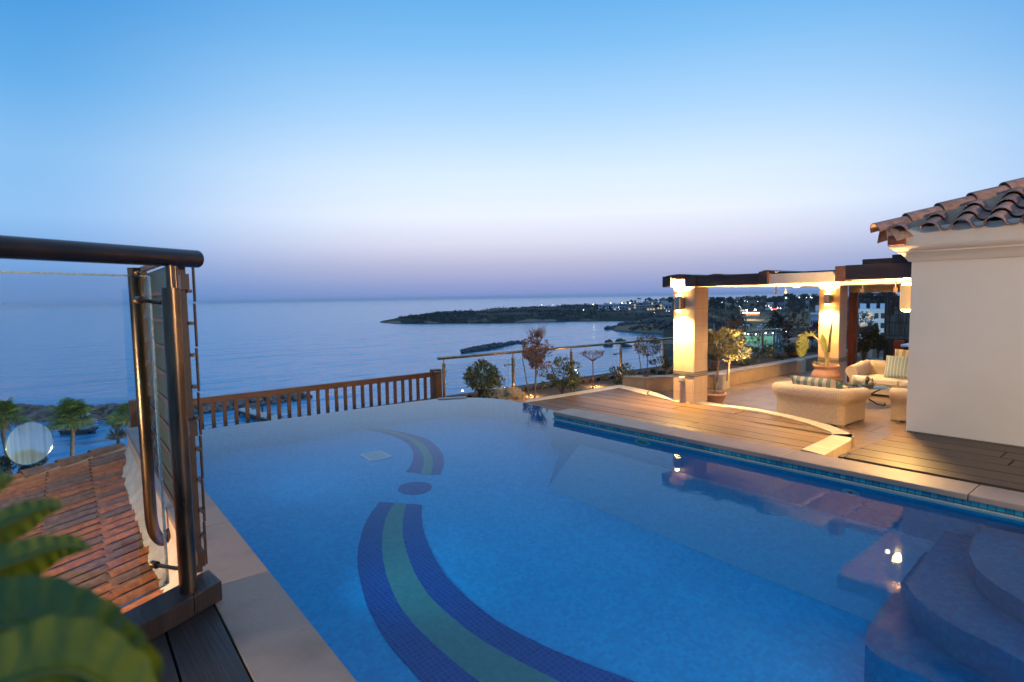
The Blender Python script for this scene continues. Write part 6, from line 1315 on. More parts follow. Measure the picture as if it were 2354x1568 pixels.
# tipped urn, boulder
u0 = at_y(px('4', 1290, 870), 8.5); M = Matrix.Rotation(radians(-68), 4, Vector((.3, 1, 0)))
Mu = Matrix.Rotation(radians(78), 4, 'X') @ Matrix.Rotation(0, 4, 'Z'); Mu = Matrix.Rotation(radians(-35), 4, 'Z') @ Mu
t = thing('urn', (u0.x, u0.y, .13), 'big clay urn lying on its side in the planter with its dark mouth showing', 'urn'); mb = MB(); mb.lathe([(.001, -.42), (.14, -.42), (.26, -.2), (.32, .02), (.30, .2), (.22, .32), (.17, .36), (.21, .41), (.18, .42), (.14, .36), (.14, .1)], (u0.x, u0.y, .43), 32, Mu); mb.build('body', m_terra, t, smooth=40); mb = MB(); mb.lathe([(.16, .30), (.001, .25)], (u0.x, u0.y, .43), 20, Mu); mb.build('mouth', m_wdk, t)
b_ = at_y(px('i', 970, 1445), 9.2); mb = MB(); mb.blob((b_.x, b_.y, b_.z), (.34, .28, .22), seed=3, sub=4, amp=.45, freq=1.6); tag(mb.build('garden_boulder', mat('limestone_rock', (.42, .27, .13), .95, col2=(.30, .18, .08), scale=6, bump=1., bscale=14), smooth=50), 'rough ochre boulder at the pool edge beside the tiled parapet', 'boulder')
b_ = at_x(px('c', 735, 1170), 19.5); mb = MB(); mb.blob((b_.x, b_.y+.1, .22), (.2, .17, .11), seed=9, sub=3, amp=.3); tag(mb.build('planter_rock', m_terra, smooth=50), 'small rounded reddish rock on the planter by the dark shrub', 'rock')
# assumed unseen lamps beside and behind the viewer: they light the left roof, the steel post and the house wall
for x, y, z, e, lb in ((-2.4, 5.2, .9, 1700, 'assumed low globe lamp standing over the tiled roof outside the view'), (4.6, -6.5, 3.0, 4600, 'assumed unseen globe lamp on a tall pole behind the near end of the pool')):
    t = thing('assumed_pole_lamp', (x, y, 0), lb, 'assumed pole lamp'); mb = MB(); mb.tube([(x, y, -2.5 if x < 0 else -.5), (x, y, z)], .04, 10); mb.build('pole', m_lbody, t); mb = MB(); mb.blob((x, y, z+.16), .16, amp=0, sub=3); mb.build('globe', emis('globe_glow', (1, .74, .42), 12), t, smooth=80)
    lamp('bulb', 'POINT', (x, y, z-.05), e, (1, .66, .34), .16, parent=t)

# ================================================================== TOWN BEYOND THE BAY
ZZ['m'] = (2150, 1080, 6.362); ZZ['n'] = (2660, 1090, 9.808); ZZ['p'] = (2860, 1090, 9.808)
def zat(p, r): d = ray(p); return HC+d.z*r/hypot(d.x, d.y)
def pat(p, r): v = az(p[0], r); return Vector((v.x, v.y, zat(p, r)))
m_wh = mat('white_render', (.72, .73, .75), .8, col2=(.62, .63, .66), scale=.3); m_be = mat('beige_render', (.46, .41, .34), .85, col2=(.38, .34, .29), scale=.3); m_gr = mat('grey_render', (.42, .43, .46), .85, col2=(.34, .35, .38), scale=.3)
m_win = mat('dark_window', (.03, .04, .055), .15, spec=.8); m_lit = emis('lit_window', (1, .72, .38), .8); m_litw = emis('lit_window_white', (.85, 1, .9), 1)
def house(x0, x1, yt, r, label, k='m', m=None, nw=3, nf=2, lit=(), dep=9, name='villa', roofover=.3, yb=None, cat='house', turn=0., litm=None):
    m = m or m_wh; a, c = pat(px(k, x0, yt), r), pat(px(k, x1, yt), r); zt = (a.z+c.z)/2; mid = (a+c)/2; zb = terr(mid.x, mid.y)-.6 if yb is None else zat(px(k, x0, yb), r)
    w = (c-a).length; ux = (c-a); ux.z = 0; ux.normalize(); ux = Matrix.Rotation(turn, 3, 'Z')@ux; uy = Vector((-ux.y, ux.x, 0)); M = Matrix(((ux.x, uy.x, 0, mid.x), (ux.y, uy.y, 0, mid.y), (0, 0, 1, 0), (0, 0, 0, 1)))
    t = thing(name, (mid.x, mid.y, zb), label, cat, 'houses of the town'); mb = MB(); mb.box((-w/2, 0, zb), (w/2, dep, zt), M); mb.build('wall', m, t)
    mb = MB(); mb.box((-w/2-roofover, -roofover*3, zt), (w/2+roofover, dep+roofover, zt+.35), M); mb.build('roof', m, t)
    H_ = zt-zb-.6; fh = H_/nf
    for f in range(nf):
        for i in range(nw):
            q0 = -w/2+w*(i+.18)/nw; q1 = -w/2+w*(i+.82)/nw; z0 = zb+.6+fh*f+fh*.22; z1 = z0+fh*.55; mb = MB(); mb.box((q0, -.06, z0), (q1, .10, z1), M); mb.build('window', (litm or m_lit) if (f*nw+i) in lit else m_win, t)
        if f: mb = MB(); mb.box((-w/2, -1.0, zb+.6+fh*f-.15), (w*.25, -.01, zb+.6+fh*f+.12), M); mb.build('balcony', m, t)
    return t, M, zb, zt
H_ = [(600, 790, 400, 560, 'white villa nearest the point with two wide windows', m_wh, 2, 2, ()), (820, 950, 395, 575, 'white villa second from the point, behind a dark tree', m_wh, 2, 2, ()), (955, 1085, 392, 560, 'pale villa with a balcony beside the two close street lamps', m_wh, 2, 2, (0,)),
      (1090, 1235, 385, 590, 'pale villa under the brightest pair of street lamps', m_gr, 2, 2, ()), (1240, 1440, 405, 570, 'wide grey villa left of the warm lit house', m_gr, 3, 2, (1,)), (1440, 1552, 380, 610, 'narrow warm lit villa among grey ones', m_be, 2, 2, (0, 2)),
      (1500, 1640, 425, 560, 'low villa in front of the warm lit house', m_gr, 2, 2, ()), (1645, 1745, 420, 570, 'small grey villa left of the cream lit terrace', m_gr, 2, 2, ()), (1750, 1955, 408, 555, 'cream villa with a lit terrace along its front', m_be, 3, 2, (0, 1, 2)),
      (1985, 2130, 385, 575, 'villa with an orange lit courtyard', m_be, 2, 2, (0, 1, 3)), (2150, 2354, 365, 600, 'broad pale villa by the pergola column', m_wh, 4, 2, (1,)), (2180, 2354, 400, 560, 'low dark fronted villa right of the orange courtyard', m_gr, 2, 1, ()),
      (1660, 1800, 322, 700, 'upper grey house on the rise, left one', m_gr, 3, 1, ()), (1820, 1990, 315, 720, 'upper long house on the rise, middle one', m_gr, 4, 1, (1,)), (2090, 2280, 270, 760, 'upper stepped house on the skyline', m_gr, 4, 2, ()), (2100, 2260, 318, 690, 'upper pale house under the skyline trees', m_wh, 3, 1, ())]
for a in H_: house(a[0], a[1], a[2], a[3], a[4], 'm', a[5], a[6], a[7], a[8])
house(330, 615, 288, 640, 'large shadowed house behind the trees right of the near column', 'n', m_gr, 4, 2, ()); house(520, 790, 492, 480, 'beige two storey house with an open veranda left of the floodlit pavilion', 'n', m_be, 3, 2, ())
house(2060, 2354, 455, 560, 'pale terrace of small shops left of the red lit roadside', 'n', m_wh, 5, 1, (2,)); house(1900, 2080, 400, 600, 'half hidden grey house behind the tall palms', 'n', m_gr, 2, 1, ())
house(330, 700, 372, 640, 'long beige house behind the row of narrow trees', 'p', m_be, 5, 1, ()); house(545, 790, 462, 570, 'mauve rendered house right of the shop terrace', 'p', mat('mauve_render', (.26, .22, .38), .85), 3, 1, ()); house(800, 1010, 245, 600, 'bright pale house lit by a floodlight beside the tall cypress', 'p', m_be, 2, 2, (3,), litm=m_litw)
house(1300, 1560, 158, 650, 'dark flat roofed block on the skyline', 'p', m_gr, 4, 2, ()); house(1170, 1320, 225, 640, 'small pale house right of the tall cypress', 'p', m_gr, 2, 2, ()); house(1560, 1700, 400, 540, 'blue grey house in the shade of the right hand trees', 'p', m_gr, 2, 1, ())
# white hotel wing with rows of balconies (behind the far column)
house(690, 1230, 520, 215, 'large white apartment block with solar panels on its roof', 'c', m_wh, 5, 4, (11, 17), dep=14, name='apartment_block', cat='apartment block', roofover=.15)
ab = bpy.data.objects['apartment_block']
for i, xx in enumerate((830, 1000, 1170)):
    a, c = pat(px('c', xx-45, 515), 217), pat(px('c', xx+60, 515), 217); h = Vector((a.x, a.y, 0)).normalized(); mb = MB(); u = h*3.2+Vector((0, 0, 2.2)); mb.face([a, c, c+u, a+u]); mb.face([a-Vector((0, 0, .15)), c-Vector((0, 0, .15)), c+u-Vector((0, 0, .15)), a+u-Vector((0, 0, .15))]); mb.build('solar_panel', mat('solar_glass', (.35, .45, .55), .2, spec=.9), ab)
t, M, zb, zt = house(1960, 2330, 700, 190, 'modern white building with slatted upper storey left of the far column', 'p', mat('cool_white', (.46, .49, .55), .8), 6, 3, (4,), dep=12, name='slatted_building', cat='building', roofover=.1)
mb = MB(); a, c = pat(px('p', 1960, 700), 189), pat(px('p', 2330, 700), 189)
for i in range(22): q = a+(c-a)*i/21; mb.bar(Vector((q.x, q.y, a.z-.3)), Vector((q.x, q.y, a.z+1.3)), .10, .3, up=Vector((1, 0, 0)))
mb.build('slats', m_wh, t)
house(1780, 2240, 900, 175, 'low white wing stepping down in front of the slatted building', 'p', mat('cool_white', (.5, .5, .5), .8), 7, 2, (5, 6), dep=8, name='low_wing', cat='building', roofover=.1)

# trees of the town
m_tcr = leaf_mat('town_tree_leaf', (.010, .018, .012), (.028, .038, .022), sub=.1)
def tproto(kind):
    t = thing({'r': 'broad_tree', 'c': 'cypress', 'p': 'tall_palm'}[kind], (0, 0, 0), {'r': 'dark broad headed tree among the distant houses', 'c': 'dark narrow tree in the skyline of the distant town', 'p': 'distant palm standing above the roofs of the town'}[kind], 'tree', {'r': 'broad trees of the town', 'c': 'narrow trees of the town', 'p': 'palms of the town'}[kind]); Rn = random.Random(ord(kind)); mb = MB(); tr_ = MB()
    if kind == 'r': tr_.tube([(0, 0, 0), (0, 0, 5)], [.35, .25], 6); tr_.tube([(0, 0, 3), (1.5, .5, 6)], [.2, .1], 5); crown(mb, (0, 0, 6.6), (4.2, 4.2, 3.2), 900, 1.0, .7, Rn, clumps=16)
    elif kind == 'c': tr_.tube([(0, 0, 0), (0, 0, 6)], [.25, .15], 6); crown(mb, (0, 0, 5.4), (1.15, 1.15, 4.6), 500, .9, .5, Rn, hollow=.4, up=.8)
    else:
        tr_.tube([(0, 0, 0), (.2, 0, 4), (0, 0, 8.6)], [.28, .22, .2], 6)
        for k in range(46):
            a = Rn.uniform(0, 6.3); e = Rn.uniform(-.7, 1.2); d = Vector((cos(a)*cos(e), sin(a)*cos(e), sin(e))); mb.leaf(Vector((0, 0, 8.6)), d, 1.9, .35, Vector((sin(a), -cos(a), .2))); p = Vector((0, 0, 8.6))+d*1.5; mb.leaf(p, (d+Vector((0, 0, -.9))).normalized(), 1.3, .7, Vector((Rn.gauss(0, 1), Rn.gauss(0, 1), 1)))
    tr_.build('trunk', m_twig, t); mb.build('crown', m_tcr, t); return t
PT = {k: tproto(k) for k in 'rcp'}; used = {}
def tplace(kind, p, r, hs=None):
    top = pat(p, r); g = terr(top.x, top.y); h = top.z-g; o = PT[kind] if kind not in used else copy_tree(PT[kind]); used[kind] = 1
    s = h/10.0; s = max(.25, min(2.4, s)); o.location = (top.x, top.y, top.z-10.0*s); o.scale = (s*(hs or 1), s*(hs or 1), s); o.rotation_euler = (0, 0, R.uniform(0, 6)); return o
R.seed(77)
for kind, k, x, y, r in (('p', 'm', 1540, 243, 900), ('p', 'm', 1568, 236, 880), ('p', 'm', 1603, 245, 900), ('r', 'm', 1385, 285, 780), ('r', 'm', 1300, 315, 760), ('r', 'm', 1460, 292, 780), ('c', 'm', 1725, 245, 820), ('r', 'm', 1785, 232, 820), ('r', 'm', 1870, 262, 800), ('r', 'm', 1950, 265, 800),
                         ('r', 'm', 2060, 258, 780), ('r', 'm', 2160, 238, 780), ('c', 'm', 2235, 248, 760), ('r', 'm', 2260, 250, 760), ('r', 'm', 2335, 218, 700), ('r', 'm', 1630, 370, 640), ('r', 'm', 700, 450, 548), ('r', 'm', 560, 430, 550), ('p', 'm', 290, 365, 640), ('r', 'm', 880, 440, 548), ('r', 'm', 2005, 405, 550),
                         ('r', 'n', 100, 240, 620), ('r', 'n', 230, 245, 630), ('r', 'n', 340, 248, 640), ('r', 'n', 490, 245, 640), ('r', 'n', 150, 330, 520), ('r', 'n', 300, 380, 500), ('r', 'n', 420, 470, 470), ('r', 'n', 690, 235, 600), ('p', 'n', 760, 250, 600), ('r', 'n', 860, 280, 620), ('p', 'n', 1040, 228, 600), ('c', 'n', 1150, 235, 640), ('c', 'n', 1190, 240, 640),
                         ('p', 'n', 1310, 203, 600), ('p', 'n', 1430, 188, 590), ('p', 'n', 1500, 225, 600), ('p', 'n', 1620, 225, 600), ('p', 'n', 1700, 180, 590), ('c', 'n', 1810, 205, 620), ('p', 'n', 1880, 212, 600), ('p', 'n', 1990, 178, 590), ('c', 'n', 2080, 260, 620), ('c', 'n', 2200, 260, 620), ('r', 'n', 1950, 430, 520), ('r', 'n', 880, 540, 480), ('r', 'n', 900, 340, 560), ('r', 'n', 1600, 470, 560), ('r', 'n', 1150, 480, 560), ('r', 'n', 720, 600, 440), ('r', 'n', 1010, 690, 400),
                         ('p', 'p', 50, 180, 600), ('r', 'p', 150, 330, 600), ('c', 'p', 240, 250, 620), ('c', 'p', 310, 245, 620), ('c', 'p', 375, 205, 610), ('c', 'p', 430, 210, 615), ('c', 'p', 470, 205, 620), ('c', 'p', 520, 205, 615), ('c', 'p', 560, 200, 620), ('c', 'p', 620, 195, 615), ('c', 'p', 650, 195, 620), ('r', 'p', 830, 125, 640), ('r', 'p', 900, 165, 640), ('r', 'p', 720, 290, 620), ('r', 'p', 1250, 290, 560), ('r', 'p', 1380, 300, 560), ('r', 'p', 1470, 380, 540), ('r', 'p', 1620, 128, 600), ('r', 'p', 1700, 330, 560), ('p', 'p', 1910, 118, 580), ('r', 'p', 2050, 190, 560), ('p', 'p', 2190, 158, 560), ('r', 'p', 2300, 205, 540), ('r', 'p', 2150, 330, 480), ('r', 'p', 1900, 400, 500), ('r', 'p', 2300, 400, 460), ('r', 'p', 1250, 625, 400), ('r', 'p', 1350, 480, 500), ('r', 'p', 1500, 500, 500),
                         ('r', 'c', 760, 222, 320), ('r', 'c', 850, 250, 330), ('p', 'c', 950, 222, 330), ('r', 'c', 1050, 270, 340), ('c', 'c', 1175, 218, 340), ('r', 'c', 1290, 212, 330), ('r', 'c', 1010, 345, 290), ('p', 'c', 700, 240, 320)):
    tplace(kind, px(k, x, y), r)
o = tplace('c', px('p', 1080, 108), 520, 1.9); o['label'] = 'very tall dense cypress beside the floodlit pale house'; o['group'] = ''; del o['group']
# big date palms between field and sports court
for i, (x, y, r, lb) in enumerate(((735, 500, 165, 'dark date palm standing left of the canopies'), (1440, 520, 160, 'date palm, left one of the trio by the field'), (1490, 480, 165, 'date palm, middle and tallest of the trio by the field'), (1540, 520, 158, 'date palm, right one of the trio by the field'))):
    tp = pat(px('b', x, y), r); g = terr(tp.x, tp.y); t = thing('date_palm', (tp.x, tp.y, g), lb, 'palm tree'); mb = MB(); mb.tube([(tp.x, tp.y, g), (tp.x, tp.y, tp.z-1.5)], [.28, .22], 8); mb.build('trunk', m_ptrunk, t); mb = MB(); Rn = random.Random(i)
    for k in range(44):
        a = Rn.uniform(0, 6.3); e = Rn.uniform(-.2, 1.3); P = [Vector((tp.x, tp.y, tp.z-1.5))]; d = Vector((cos(a)*cos(e), sin(a)*cos(e), sin(e)))
        for q in range(5): P.append(P[-1]+d*.75); d = (d+Vector((0, 0, -.32))).normalized()
        sd = Vector((-sin(a), cos(a), 0))
        for q in range(5):
            w = .32*(1-.12*q); mb.face([P[q], P[q+1], P[q+1]+sd*w-Vector((0, 0, .15)), P[q]+sd*w-Vector((0, 0, .1))]); mb.face([P[q], P[q+1], P[q+1]-sd*w-Vector((0, 0, .15)), P[q]-sd*w-Vector((0, 0, .1))])
    mb.build('crown', m_tcr, t)
# street lamps and other lit lamps of the town
m_sl = emis('street_glow', (1, .86, .45), 14); m_slw = emis('street_glow_cool', (.8, 1, .9), 14); m_pole = mat('lamp_pole', (.2, .2, .2), .6)
def slamp(k, x, y, r, sz, label, m=m_sl, e=0, name='street_lamp', col=(1, .85, .5)):
    sz *= .48; h = pat(px(k, x, y), r); g = terr(h.x, h.y); t = thing(name, (h.x, h.y, g), label, 'street lamp', 'lamps of the distant town'); mb = MB(); mb.tube([(h.x, h.y, g-.5), (h.x, h.y, h.z)], .09, 6); mb.build('pole', m_pole, t); mb = MB(); mb.blob(h, sz, amp=0, sub=1); mb.build('lamp_head', m, t)
    if e: lamp('bulb', 'POINT', (h.x, h.y, h.z-sz*1.6), e, col, sz, parent=t)
for k, x, y, r, sz, lb, e in (('3', 1180, 210, 640, .55, 'lone street lamp on the dark headland, leftmost', 1500), ('a', 346, 396, 640, .4, 'faint street lamp second on the headland', 0), ('m', 476, 392, 600, .85, 'street lamp just left of the first white villa', 2500), ('m', 888, 358, 640, .85, 'upper lamp of the first pair over the villas', 0), ('m', 928, 388, 600, .8, 'lower lamp of the first pair over the villas', 1500),
                              ('m', 1156, 357, 620, .95, 'left lamp of the second pair over the villas', 1500), ('m', 1206, 380, 600, .95, 'lower lamp of the second pair over the villas', 0), ('m', 1360, 355, 620, 1.05, 'bright street lamp between the pairs and the warm villa', 2500), ('m', 1258, 366, 640, .4, 'tiny lamp between the second pair and the bright one', 0), ('m', 2175, 480, 520, .35, 'small lamp by the low dark villa', 0)):
    slamp(k, x, y, r, sz, lb, e=e*.2)
for k, x, y, r, sz, lb in (('m', 248, 523, 490, .5, 'cool white lamp alone on the shore path'), ('m', 1085, 458, 540, .45, 'cool lamp in front of the balcony villa'), ('m', 1100, 505, 520, .3, 'small cool lamp below the balcony villa'), ('m', 1940, 590, 430, .3, 'low white lamp above the rocky cove'), ('m', 2220, 550, 440, .3, 'white dot lamp by the near column, left one'), ('m', 2282, 550, 440, .3, 'white dot lamp by the near column, right one'),
                           ('n', 1020, 420, 560, .75, 'bright white lamp left of the row of palms'), ('n', 455, 430, 560, .3, 'left one of two twin lamps among dark trees'), ('n', 487, 425, 560, .3, 'right one of two twin lamps among dark trees'), ('n', 1118, 575, 460, .3, 'upper small lamp beside the flag poles'), ('n', 1160, 635, 450, .28, 'lower small lamp beside the flag poles'), ('n', 1300, 370, 580, .4, 'white lamp below the two big palms'), ('n', 1400, 405, 580, .4, 'lamp at a lit doorway below the palms'), ('n', 1785, 390, 580, .35, 'white lamp right of the palms'),
                           ('p', 850, 262, 595, .9, 'brilliant floodlight on the pale house by the cypress'), ('p', 1338, 255, 600, .6, 'white lamp in front of the flat skyline block'), ('p', 1610, 255, 590, .4, 'white lamp right of the skyline block, first'), ('p', 1750, 235, 590, .45, 'white lamp right of the skyline block, second'), ('p', 1800, 260, 590, .5, 'greenish white lamp right of the skyline block, third'), ('p', 300, 628, 460, .55, 'cool lamp left of the red roadside light'), ('p', 555, 636, 460, .6, 'cool lamp right above the red roadside light'), ('p', 655, 650, 455, .6, 'cool lamp farthest right of the red roadside light'), ('p', 128, 568, 500, .3, 'small cool lamp by the shop terrace'), ('p', 215, 570, 490, .4, 'cool lamp in front of the shop terrace'), ('p', 340, 700, 440, .5, 'warm lamp below the red roadside light')):
    slamp(k, x, y, r, sz, lb, m=m_slw)
slamp('n', 1385, 725, 380, .75, 'left tall floodlight on the lit pavilion', m=emis('flood', (1, .93, .8), 60), e=9000, name='floodlight', col=(1, .9, .7)); slamp('n', 1692, 712, 380, .75, 'right tall floodlight on the lit pavilion', m=MATS['flood'], e=9000, name='floodlight', col=(1, .9, .7))
slamp('c', 745, 525, 200, .55, 'blazing white floodlight in front of the apartment block', m=emis('flood_cool', (.85, 1, .97), 60), e=5000, name='floodlight', col=(.8, 1, .95))
q0, q1 = pat(px('p', 350, 680), 452), pat(px('p', 530, 680), 452); g = terr(q0.x, q0.y)
t = thing('bus', (q0.x, q0.y, g), 'dark bus at the roadside with a glowing red strip', 'bus'); mb = MB(); d = (q1-q0).normalized(); mb.bar(q0+Vector((0, 0, -.6)), q1+Vector((0, 0, -.6)), 2.4, 2.4); mb.build('body', mat('bus_paint', (.12, .01, .01), .4), t, bevel=.2)
nn_ = Vector((-d.y, d.x, 0))*-1.25; mb = MB(); mb.bar(q0+nn_, q1+nn_, .1, .45); mb.build('light_strip', emis('red_strip', (1, .08, .04), 6), t)
for s in (.2, .8): c = q0+(q1-q0)*s+nn_; mb = MB(); mb.tube([(c.x, c.y, g+.5), (c.x-nn_.x*.2, c.y-nn_.y*.2, g+.5)], .5, 12); mb.build('wheel', m_wdk, t)
# festively lit pavilion
a, c = pat(px('n', 1215, 790), 365), pat(px('n', 1850, 790), 365); g = zat(px('n', 1500, 905), 365); d = (c-a); d.z = 0; L = d.length; d.normalize(); nn_ = Vector((-d.y, d.x, 0)); M = Matrix(((d.x, nn_.x, 0, a.x), (d.y, nn_.y, 0, a.y), (0, 0, 1, 0), (0, 0, 0, 1)))
t = thing('pavilion', (a.x, a.y, g), 'low orange lit pavilion strung with bulbs in the dark field', 'pavilion'); zr = a.z-.2
mb = MB(); mb.box((-.4, -.5, zr), (L+.4, 6.5, zr+.3), M); mb.build('roof', m_be, t); mb = MB(); mb.box((0, 5.8, g-1), (L, 6, zr), M); mb.build('back_wall', mat('orange_wall', (.55, .25, .12), .8), t)
for i in range(9): mb = MB(); x = L*i/8; mb.box((x-.15, 0, g-1), (x+.15, .3, zr), M); mb.build('post', m_be, t)
for i in range(14): mb = MB(); mb.blob(M@Vector((L*(i+.5)/14, -.5, zr-.25)), .16, amp=0, sub=1); mb.build('bulb', emis('string_bulb', (1, .75, .4), 25), t)
mb = MB(); mb.box((0, 0, g-1), (L, 6, g+.02), M); mb.build('floor', m_conc, t)
for s in (.2, .5, .8): p = M@Vector((L*s, 3, zr-.5)); lamp('bulb', 'POINT', p, 500, (1, .55, .25), .2, parent=t)
for i in range(4):
    q = pat(px('n', 1155+43*i, 690), 372); g2 = terr(q.x, q.y); t = thing('flag_pole', (q.x, q.y, g2), ['first', 'second', 'third', 'fourth'][i]+' from the left of the white banners beside the pavilion', 'banner'); mb = MB(); mb.tube([(q.x, q.y, g2), (q.x, q.y, q.z)], .06, 6); mb.build('pole', m_pole, t); mb = MB(); mb.box((q.x, q.y-.02, q.z-2.6), (q.x+.55, q.y+.02, q.z-.1)); mb.build('flag', m_wht, t)
# pale lit bushes left of the pavilion
for i, (x, y, s) in enumerate(((170, 790, 2.4), (330, 790, 2.2), (430, 830, 2.0), (570, 800, 2.6), (690, 800, 3.0), (770, 830, 2.2), (990, 740, 2.4), (1090, 870, 1.8), (1000, 860, 1.6))):
    q = pat(px('n', x, y), 370); g2 = terr(q.x, q.y); t = thing('field_bush', (q.x, q.y, g2), 'grey green bush at the field edge caught by the floodlights', 'bush', 'bushes beside the floodlit pavilion'); mb = MB(); Rn = random.Random(i); crown(mb, (q.x, q.y, q.z-.6), (s*.9, s*.9, s*.7), 400, .5, .3, Rn, clumps=8); mb.build('foliage', leaf_mat('field_bush_leaf', (.06, .08, .04), (.14, .15, .07)) if 'field_bush_leaf' not in MATS else MATS['field_bush_leaf'], t); mb = MB(); mb.tube([(q.x, q.y, g2-.3), (q.x, q.y, q.z-.6)], .12, 5); mb.build('stem', m_twig, t)
# white shade canopies
for i, (x0, x1, yt, yb, lb) in enumerate(((790, 905, 684, 690, 'slatted white canopy, lower left one'), (880, 1000, 650, 660, 'slatted white canopy, upper left one'), (1132, 1215, 682, 686, 'slatted white canopy, lower one behind the handrail'), (1190, 1280, 650, 658, 'slatted white canopy, upper right one'))):
    r = 172+i; a, c = pat(px('b', x0, yt), r), pat(px('b', x1, yb-6), r); g2 = zat(px('b', x0, yt+75), r); t = thing('shade_canopy', (a.x, a.y, g2), lb, 'canopy', 'white canopies beyond the railing'); dd = (c-a).normalized(); hh = Vector((a.x, a.y, 0)).normalized()*2.2; mb = MB(); mb.face([a, c, c+hh, a+hh]); mb.face([a-Vector((0, 0, .12)), c-Vector((0, 0, .12)), c+hh-Vector((0, 0, .12)), a+hh-Vector((0, 0, .12))]); mb.build('roof', m_wht, t)
    for s in (.1, .5, .9):
        for w in (.1, .9): q = a+(c-a)*s+hh*w; mb = MB(); mb.tube([(q.x, q.y, g2), (q.x, q.y, q.z)], .07, 5); mb.build('post', m_wht, t)
# walled sports court, lit green
m_crt = mat('court_green', (.10, .22, .15), .7, col2=(.14, .27, .18), scale=.4); r = 185; a, c = pat(px('b', 790, 860), r), pat(px('b', 1470, 845), r); zt = (a.z+c.z)/2; g = zat(px('b', 1100, 1035), 175); d = (c-a); d.z = 0; L = d.length; d.normalize(); h = Vector((a.x+c.x, a.y+c.y, 0)).normalized()
def cm(x, y, z): q = a+d*x+h*y; return Vector((q.x, q.y, z))
t = thing('sports_court', tuple(cm(L/2, -10, g)), 'green lit walled sports court below the garden railing', 'sports court')
mb = MB(); mb.face([cm(0, 0, g), cm(L, 0, g), cm(L, -34, g), cm(0, -34, g)]); mb.build('floor', mat('court_floor', (.05, .10, .10), .6, col2=(.04, .08, .09), scale=.3), t)
mb = MB(); mb.face([cm(0, 0, g-.2), cm(L, 0, g-.2), cm(L, 0, zt), cm(0, 0, zt)]); mb.face([cm(0, .3, g-.2), cm(L, .3, g-.2), cm(L, .3, zt), cm(0, .3, zt)]); mb.face([cm(0, 0, zt), cm(L, 0, zt), cm(L, .3, zt), cm(0, .3, zt)]); mb.build('back_wall', m_crt, t)
mb = MB(); mb.face([cm(L, 0, g-.2), cm(L, -30, g-.2), cm(L, -30, zt), cm(L, 0, zt)]); mb.face([cm(L+.3, 0, g-.2), cm(L+.3, -30, g-.2), cm(L+.3, -30, zt), cm(L+.3, 0, zt)]); mb.face([cm(L, 0, zt), cm(L+.3, 0, zt), cm(L+.3, -30, zt), cm(L, -30, zt)]); mb.build('side_wall', mat('court_wall', (.34, .40, .40), .8), t)
for i in range(14): mb = MB(); mb.tube([cm(L*i/13, .0, zt), cm(L*i/13, 0, zt+2.2)], .05, 5); mb.build('fence_post', m_pole, t)
mb = MB()
for z in (.7, 1.4, 2.2): mb.bar(cm(0, 0, zt+z), cm(L, 0, zt+z), .05, .05)
mb.build('fence_rails', m_pole, t)
mb = MB(); mb.bar(cm(1, -.1, g+1.0), cm(L*.55, -.1, g+1.0), .05, .9); mb.build('stripe', mat('court_stripe', (.20, .38, .2), .7), t)
for i, (x, y) in enumerate(((920, 800), (975, 818), (1110, 818), (1285, 795), (1412, 797), (1560, 742), (1640, 768), (1482, 716))):
    q = pat(px('b', x, y), r-1); tt = thing('court_lamp', (q.x, q.y, g), ['first', 'second', 'third', 'fourth', 'fifth', 'sixth', 'seventh', 'eighth'][i]+' from the left of the cool white lamps over the sports court', 'lamp', 'lamps of the sports court') if i < 5 else thing('court_lamp', (q.x, q.y, g), ['green tinted lamp just under the handrail', 'white lamp beside the maroon tree', 'tiny lamp on the line of the handrail'][i-5], 'lamp', 'lamps of the sports court')
    mb = MB(); mb.blob(q, .17, amp=0, sub=1); mb.build('lamp_head', m_slw, tt); mb = MB(); mb.tube([(q.x, q.y, g), (q.x, q.y, q.z)], .05, 5); mb.build('pole', m_pole, tt)
    if i < 5: lamp('bulb', 'POINT', (q.x-h.x*2, q.y-h.y*2, q.z-.4), 260, (.75, 1, .8), .2, parent=tt)

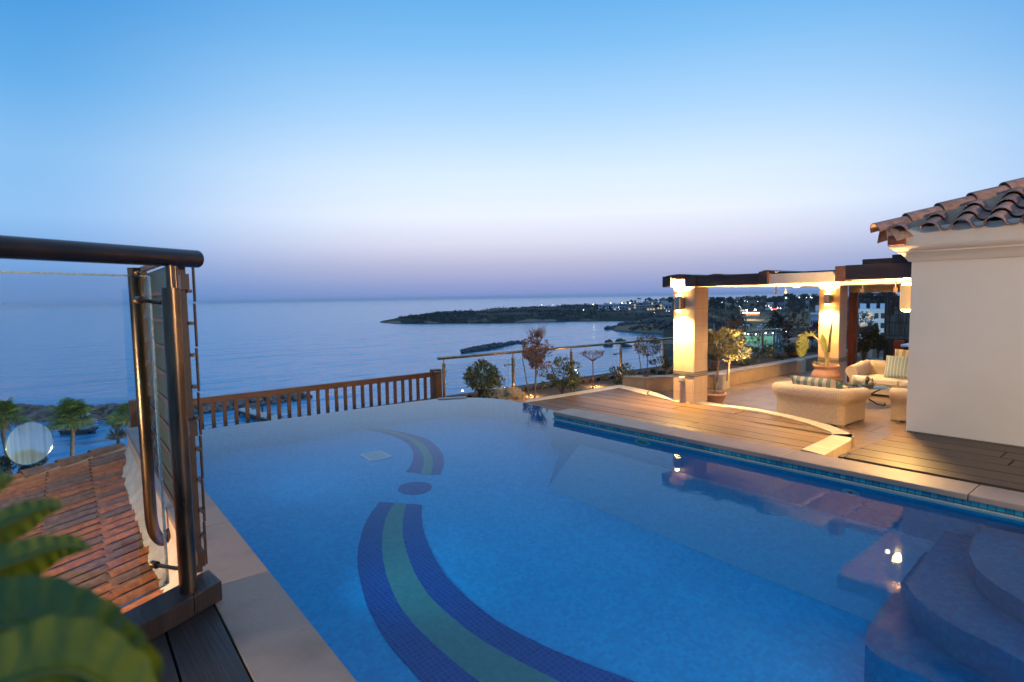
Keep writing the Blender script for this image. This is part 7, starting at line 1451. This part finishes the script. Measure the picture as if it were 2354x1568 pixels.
# ------------------------------------------------------------------ the pool, its coping, the walkway and the left railing stand 0.43 m above the deck:
# they were measured from water level at eye height 2.2 above them, while the eye is only 2.2/KP above the water
KP = 1.24
POOLSET = ('pool_water', 'pool_floor', 'pool_wall', 'pool_rim', 'mosaic_pattern', 'drain_grate', 'pool_step', 'pool_ledge', 'tile_strip', 'stone_coping', 'pool_side_wall', 'pool_side_slope', 'pool_inlet', 'pool_light', 'pool_coping', 'stucco_wall', 'tiled_roof',
           'kerb_beam', 'walkway_planks', 'walkway_base', 'glass_balustrade', 'louvre_screen', 'banana_plant', 'skimmer_plate')
def shrink(o, seen):
    if o.type == 'MESH' and o.data.name not in seen:
        seen.add(o.data.name)
        if o.parent is None: o.data.transform(Matrix.Translation(EYE) @ Matrix.Scale(1/KP, 4) @ Matrix.Translation(-EYE))
        else: o.data.transform(Matrix.Scale(1/KP, 4))
        for md in o.modifiers:
            if md.type == 'BEVEL': md.width /= KP
    if o.type == 'LIGHT': o.data.energy /= KP*KP
    if o.parent: o.location = o.location/KP
    for c in o.children: shrink(c, seen)
seen = set()
KH = 2.3/1.67      # the house corner and the deck in front of it stand at coping level too (measured first as if at terrace level)
HOUSE = [q for q in list(SC.objects) if q.parent is None and q.name in ('house', 'wall_lamp.002', 'lower_deck')]
for o in HOUSE:
    if o.type == 'EMPTY': o.location = EYE+(o.location-EYE)/KH
_k = KP; KP = KH
for o in HOUSE: shrink(o, seen)
KP = _k
for o in [q for q in list(SC.objects) if q.parent is None and (q.name.split('.')[0] in POOLSET or (q.name.startswith('assumed_pole_lamp') and q.location.x < 0))]:
    if o.type == 'EMPTY': o.location = EYE+(o.location-EYE)/KP
    shrink(o, seen)

t = thing('assumed_pole_lamp', (6, 40, SEA), 'assumed unseen warm lamp on a pole in the hotel grounds, added to light the palms', 'assumed pole lamp'); mb = MB(); mb.tube([(6, 40, SEA), (6, 40, -12.5)], .06, 8); mb.build('pole', m_pole, t); mb = MB(); mb.blob((6, 40, -12.2), .25, amp=0, sub=2); mb.build('globe', MATS['globe_glow'], t); lamp('bulb', 'POINT', (6, 40, -11.8), 5200, (1, .82, .5), .3, parent=t)  # assumed lamp, hidden behind the tiled roof, added to brighten the palms
# ------------------------------------------------------------------ evening air over the sea
mb = MB(); mb.box((-9300, -9300, SEA-12), (9300, 9300, 14)); m = bpy.data.materials.new('evening_haze'); m.use_nodes = True; t_ = m.node_tree; t_.nodes.clear(); o_ = t_.nodes.new('ShaderNodeOutputMaterial'); v_ = t_.nodes.new('ShaderNodeVolumePrincipled')
v_.inputs['Color'].default_value = (.80, .88, 1, 1); v_.inputs['Density'].default_value = 1.1e-4; v_.inputs['Anisotropy'].default_value = .2; t_.links.new(v_.outputs[0], o_.inputs['Volume'])
tag(mb.build('haze', m), 'thin evening haze over the sea and the far shore', 'haze', kind='stuff')
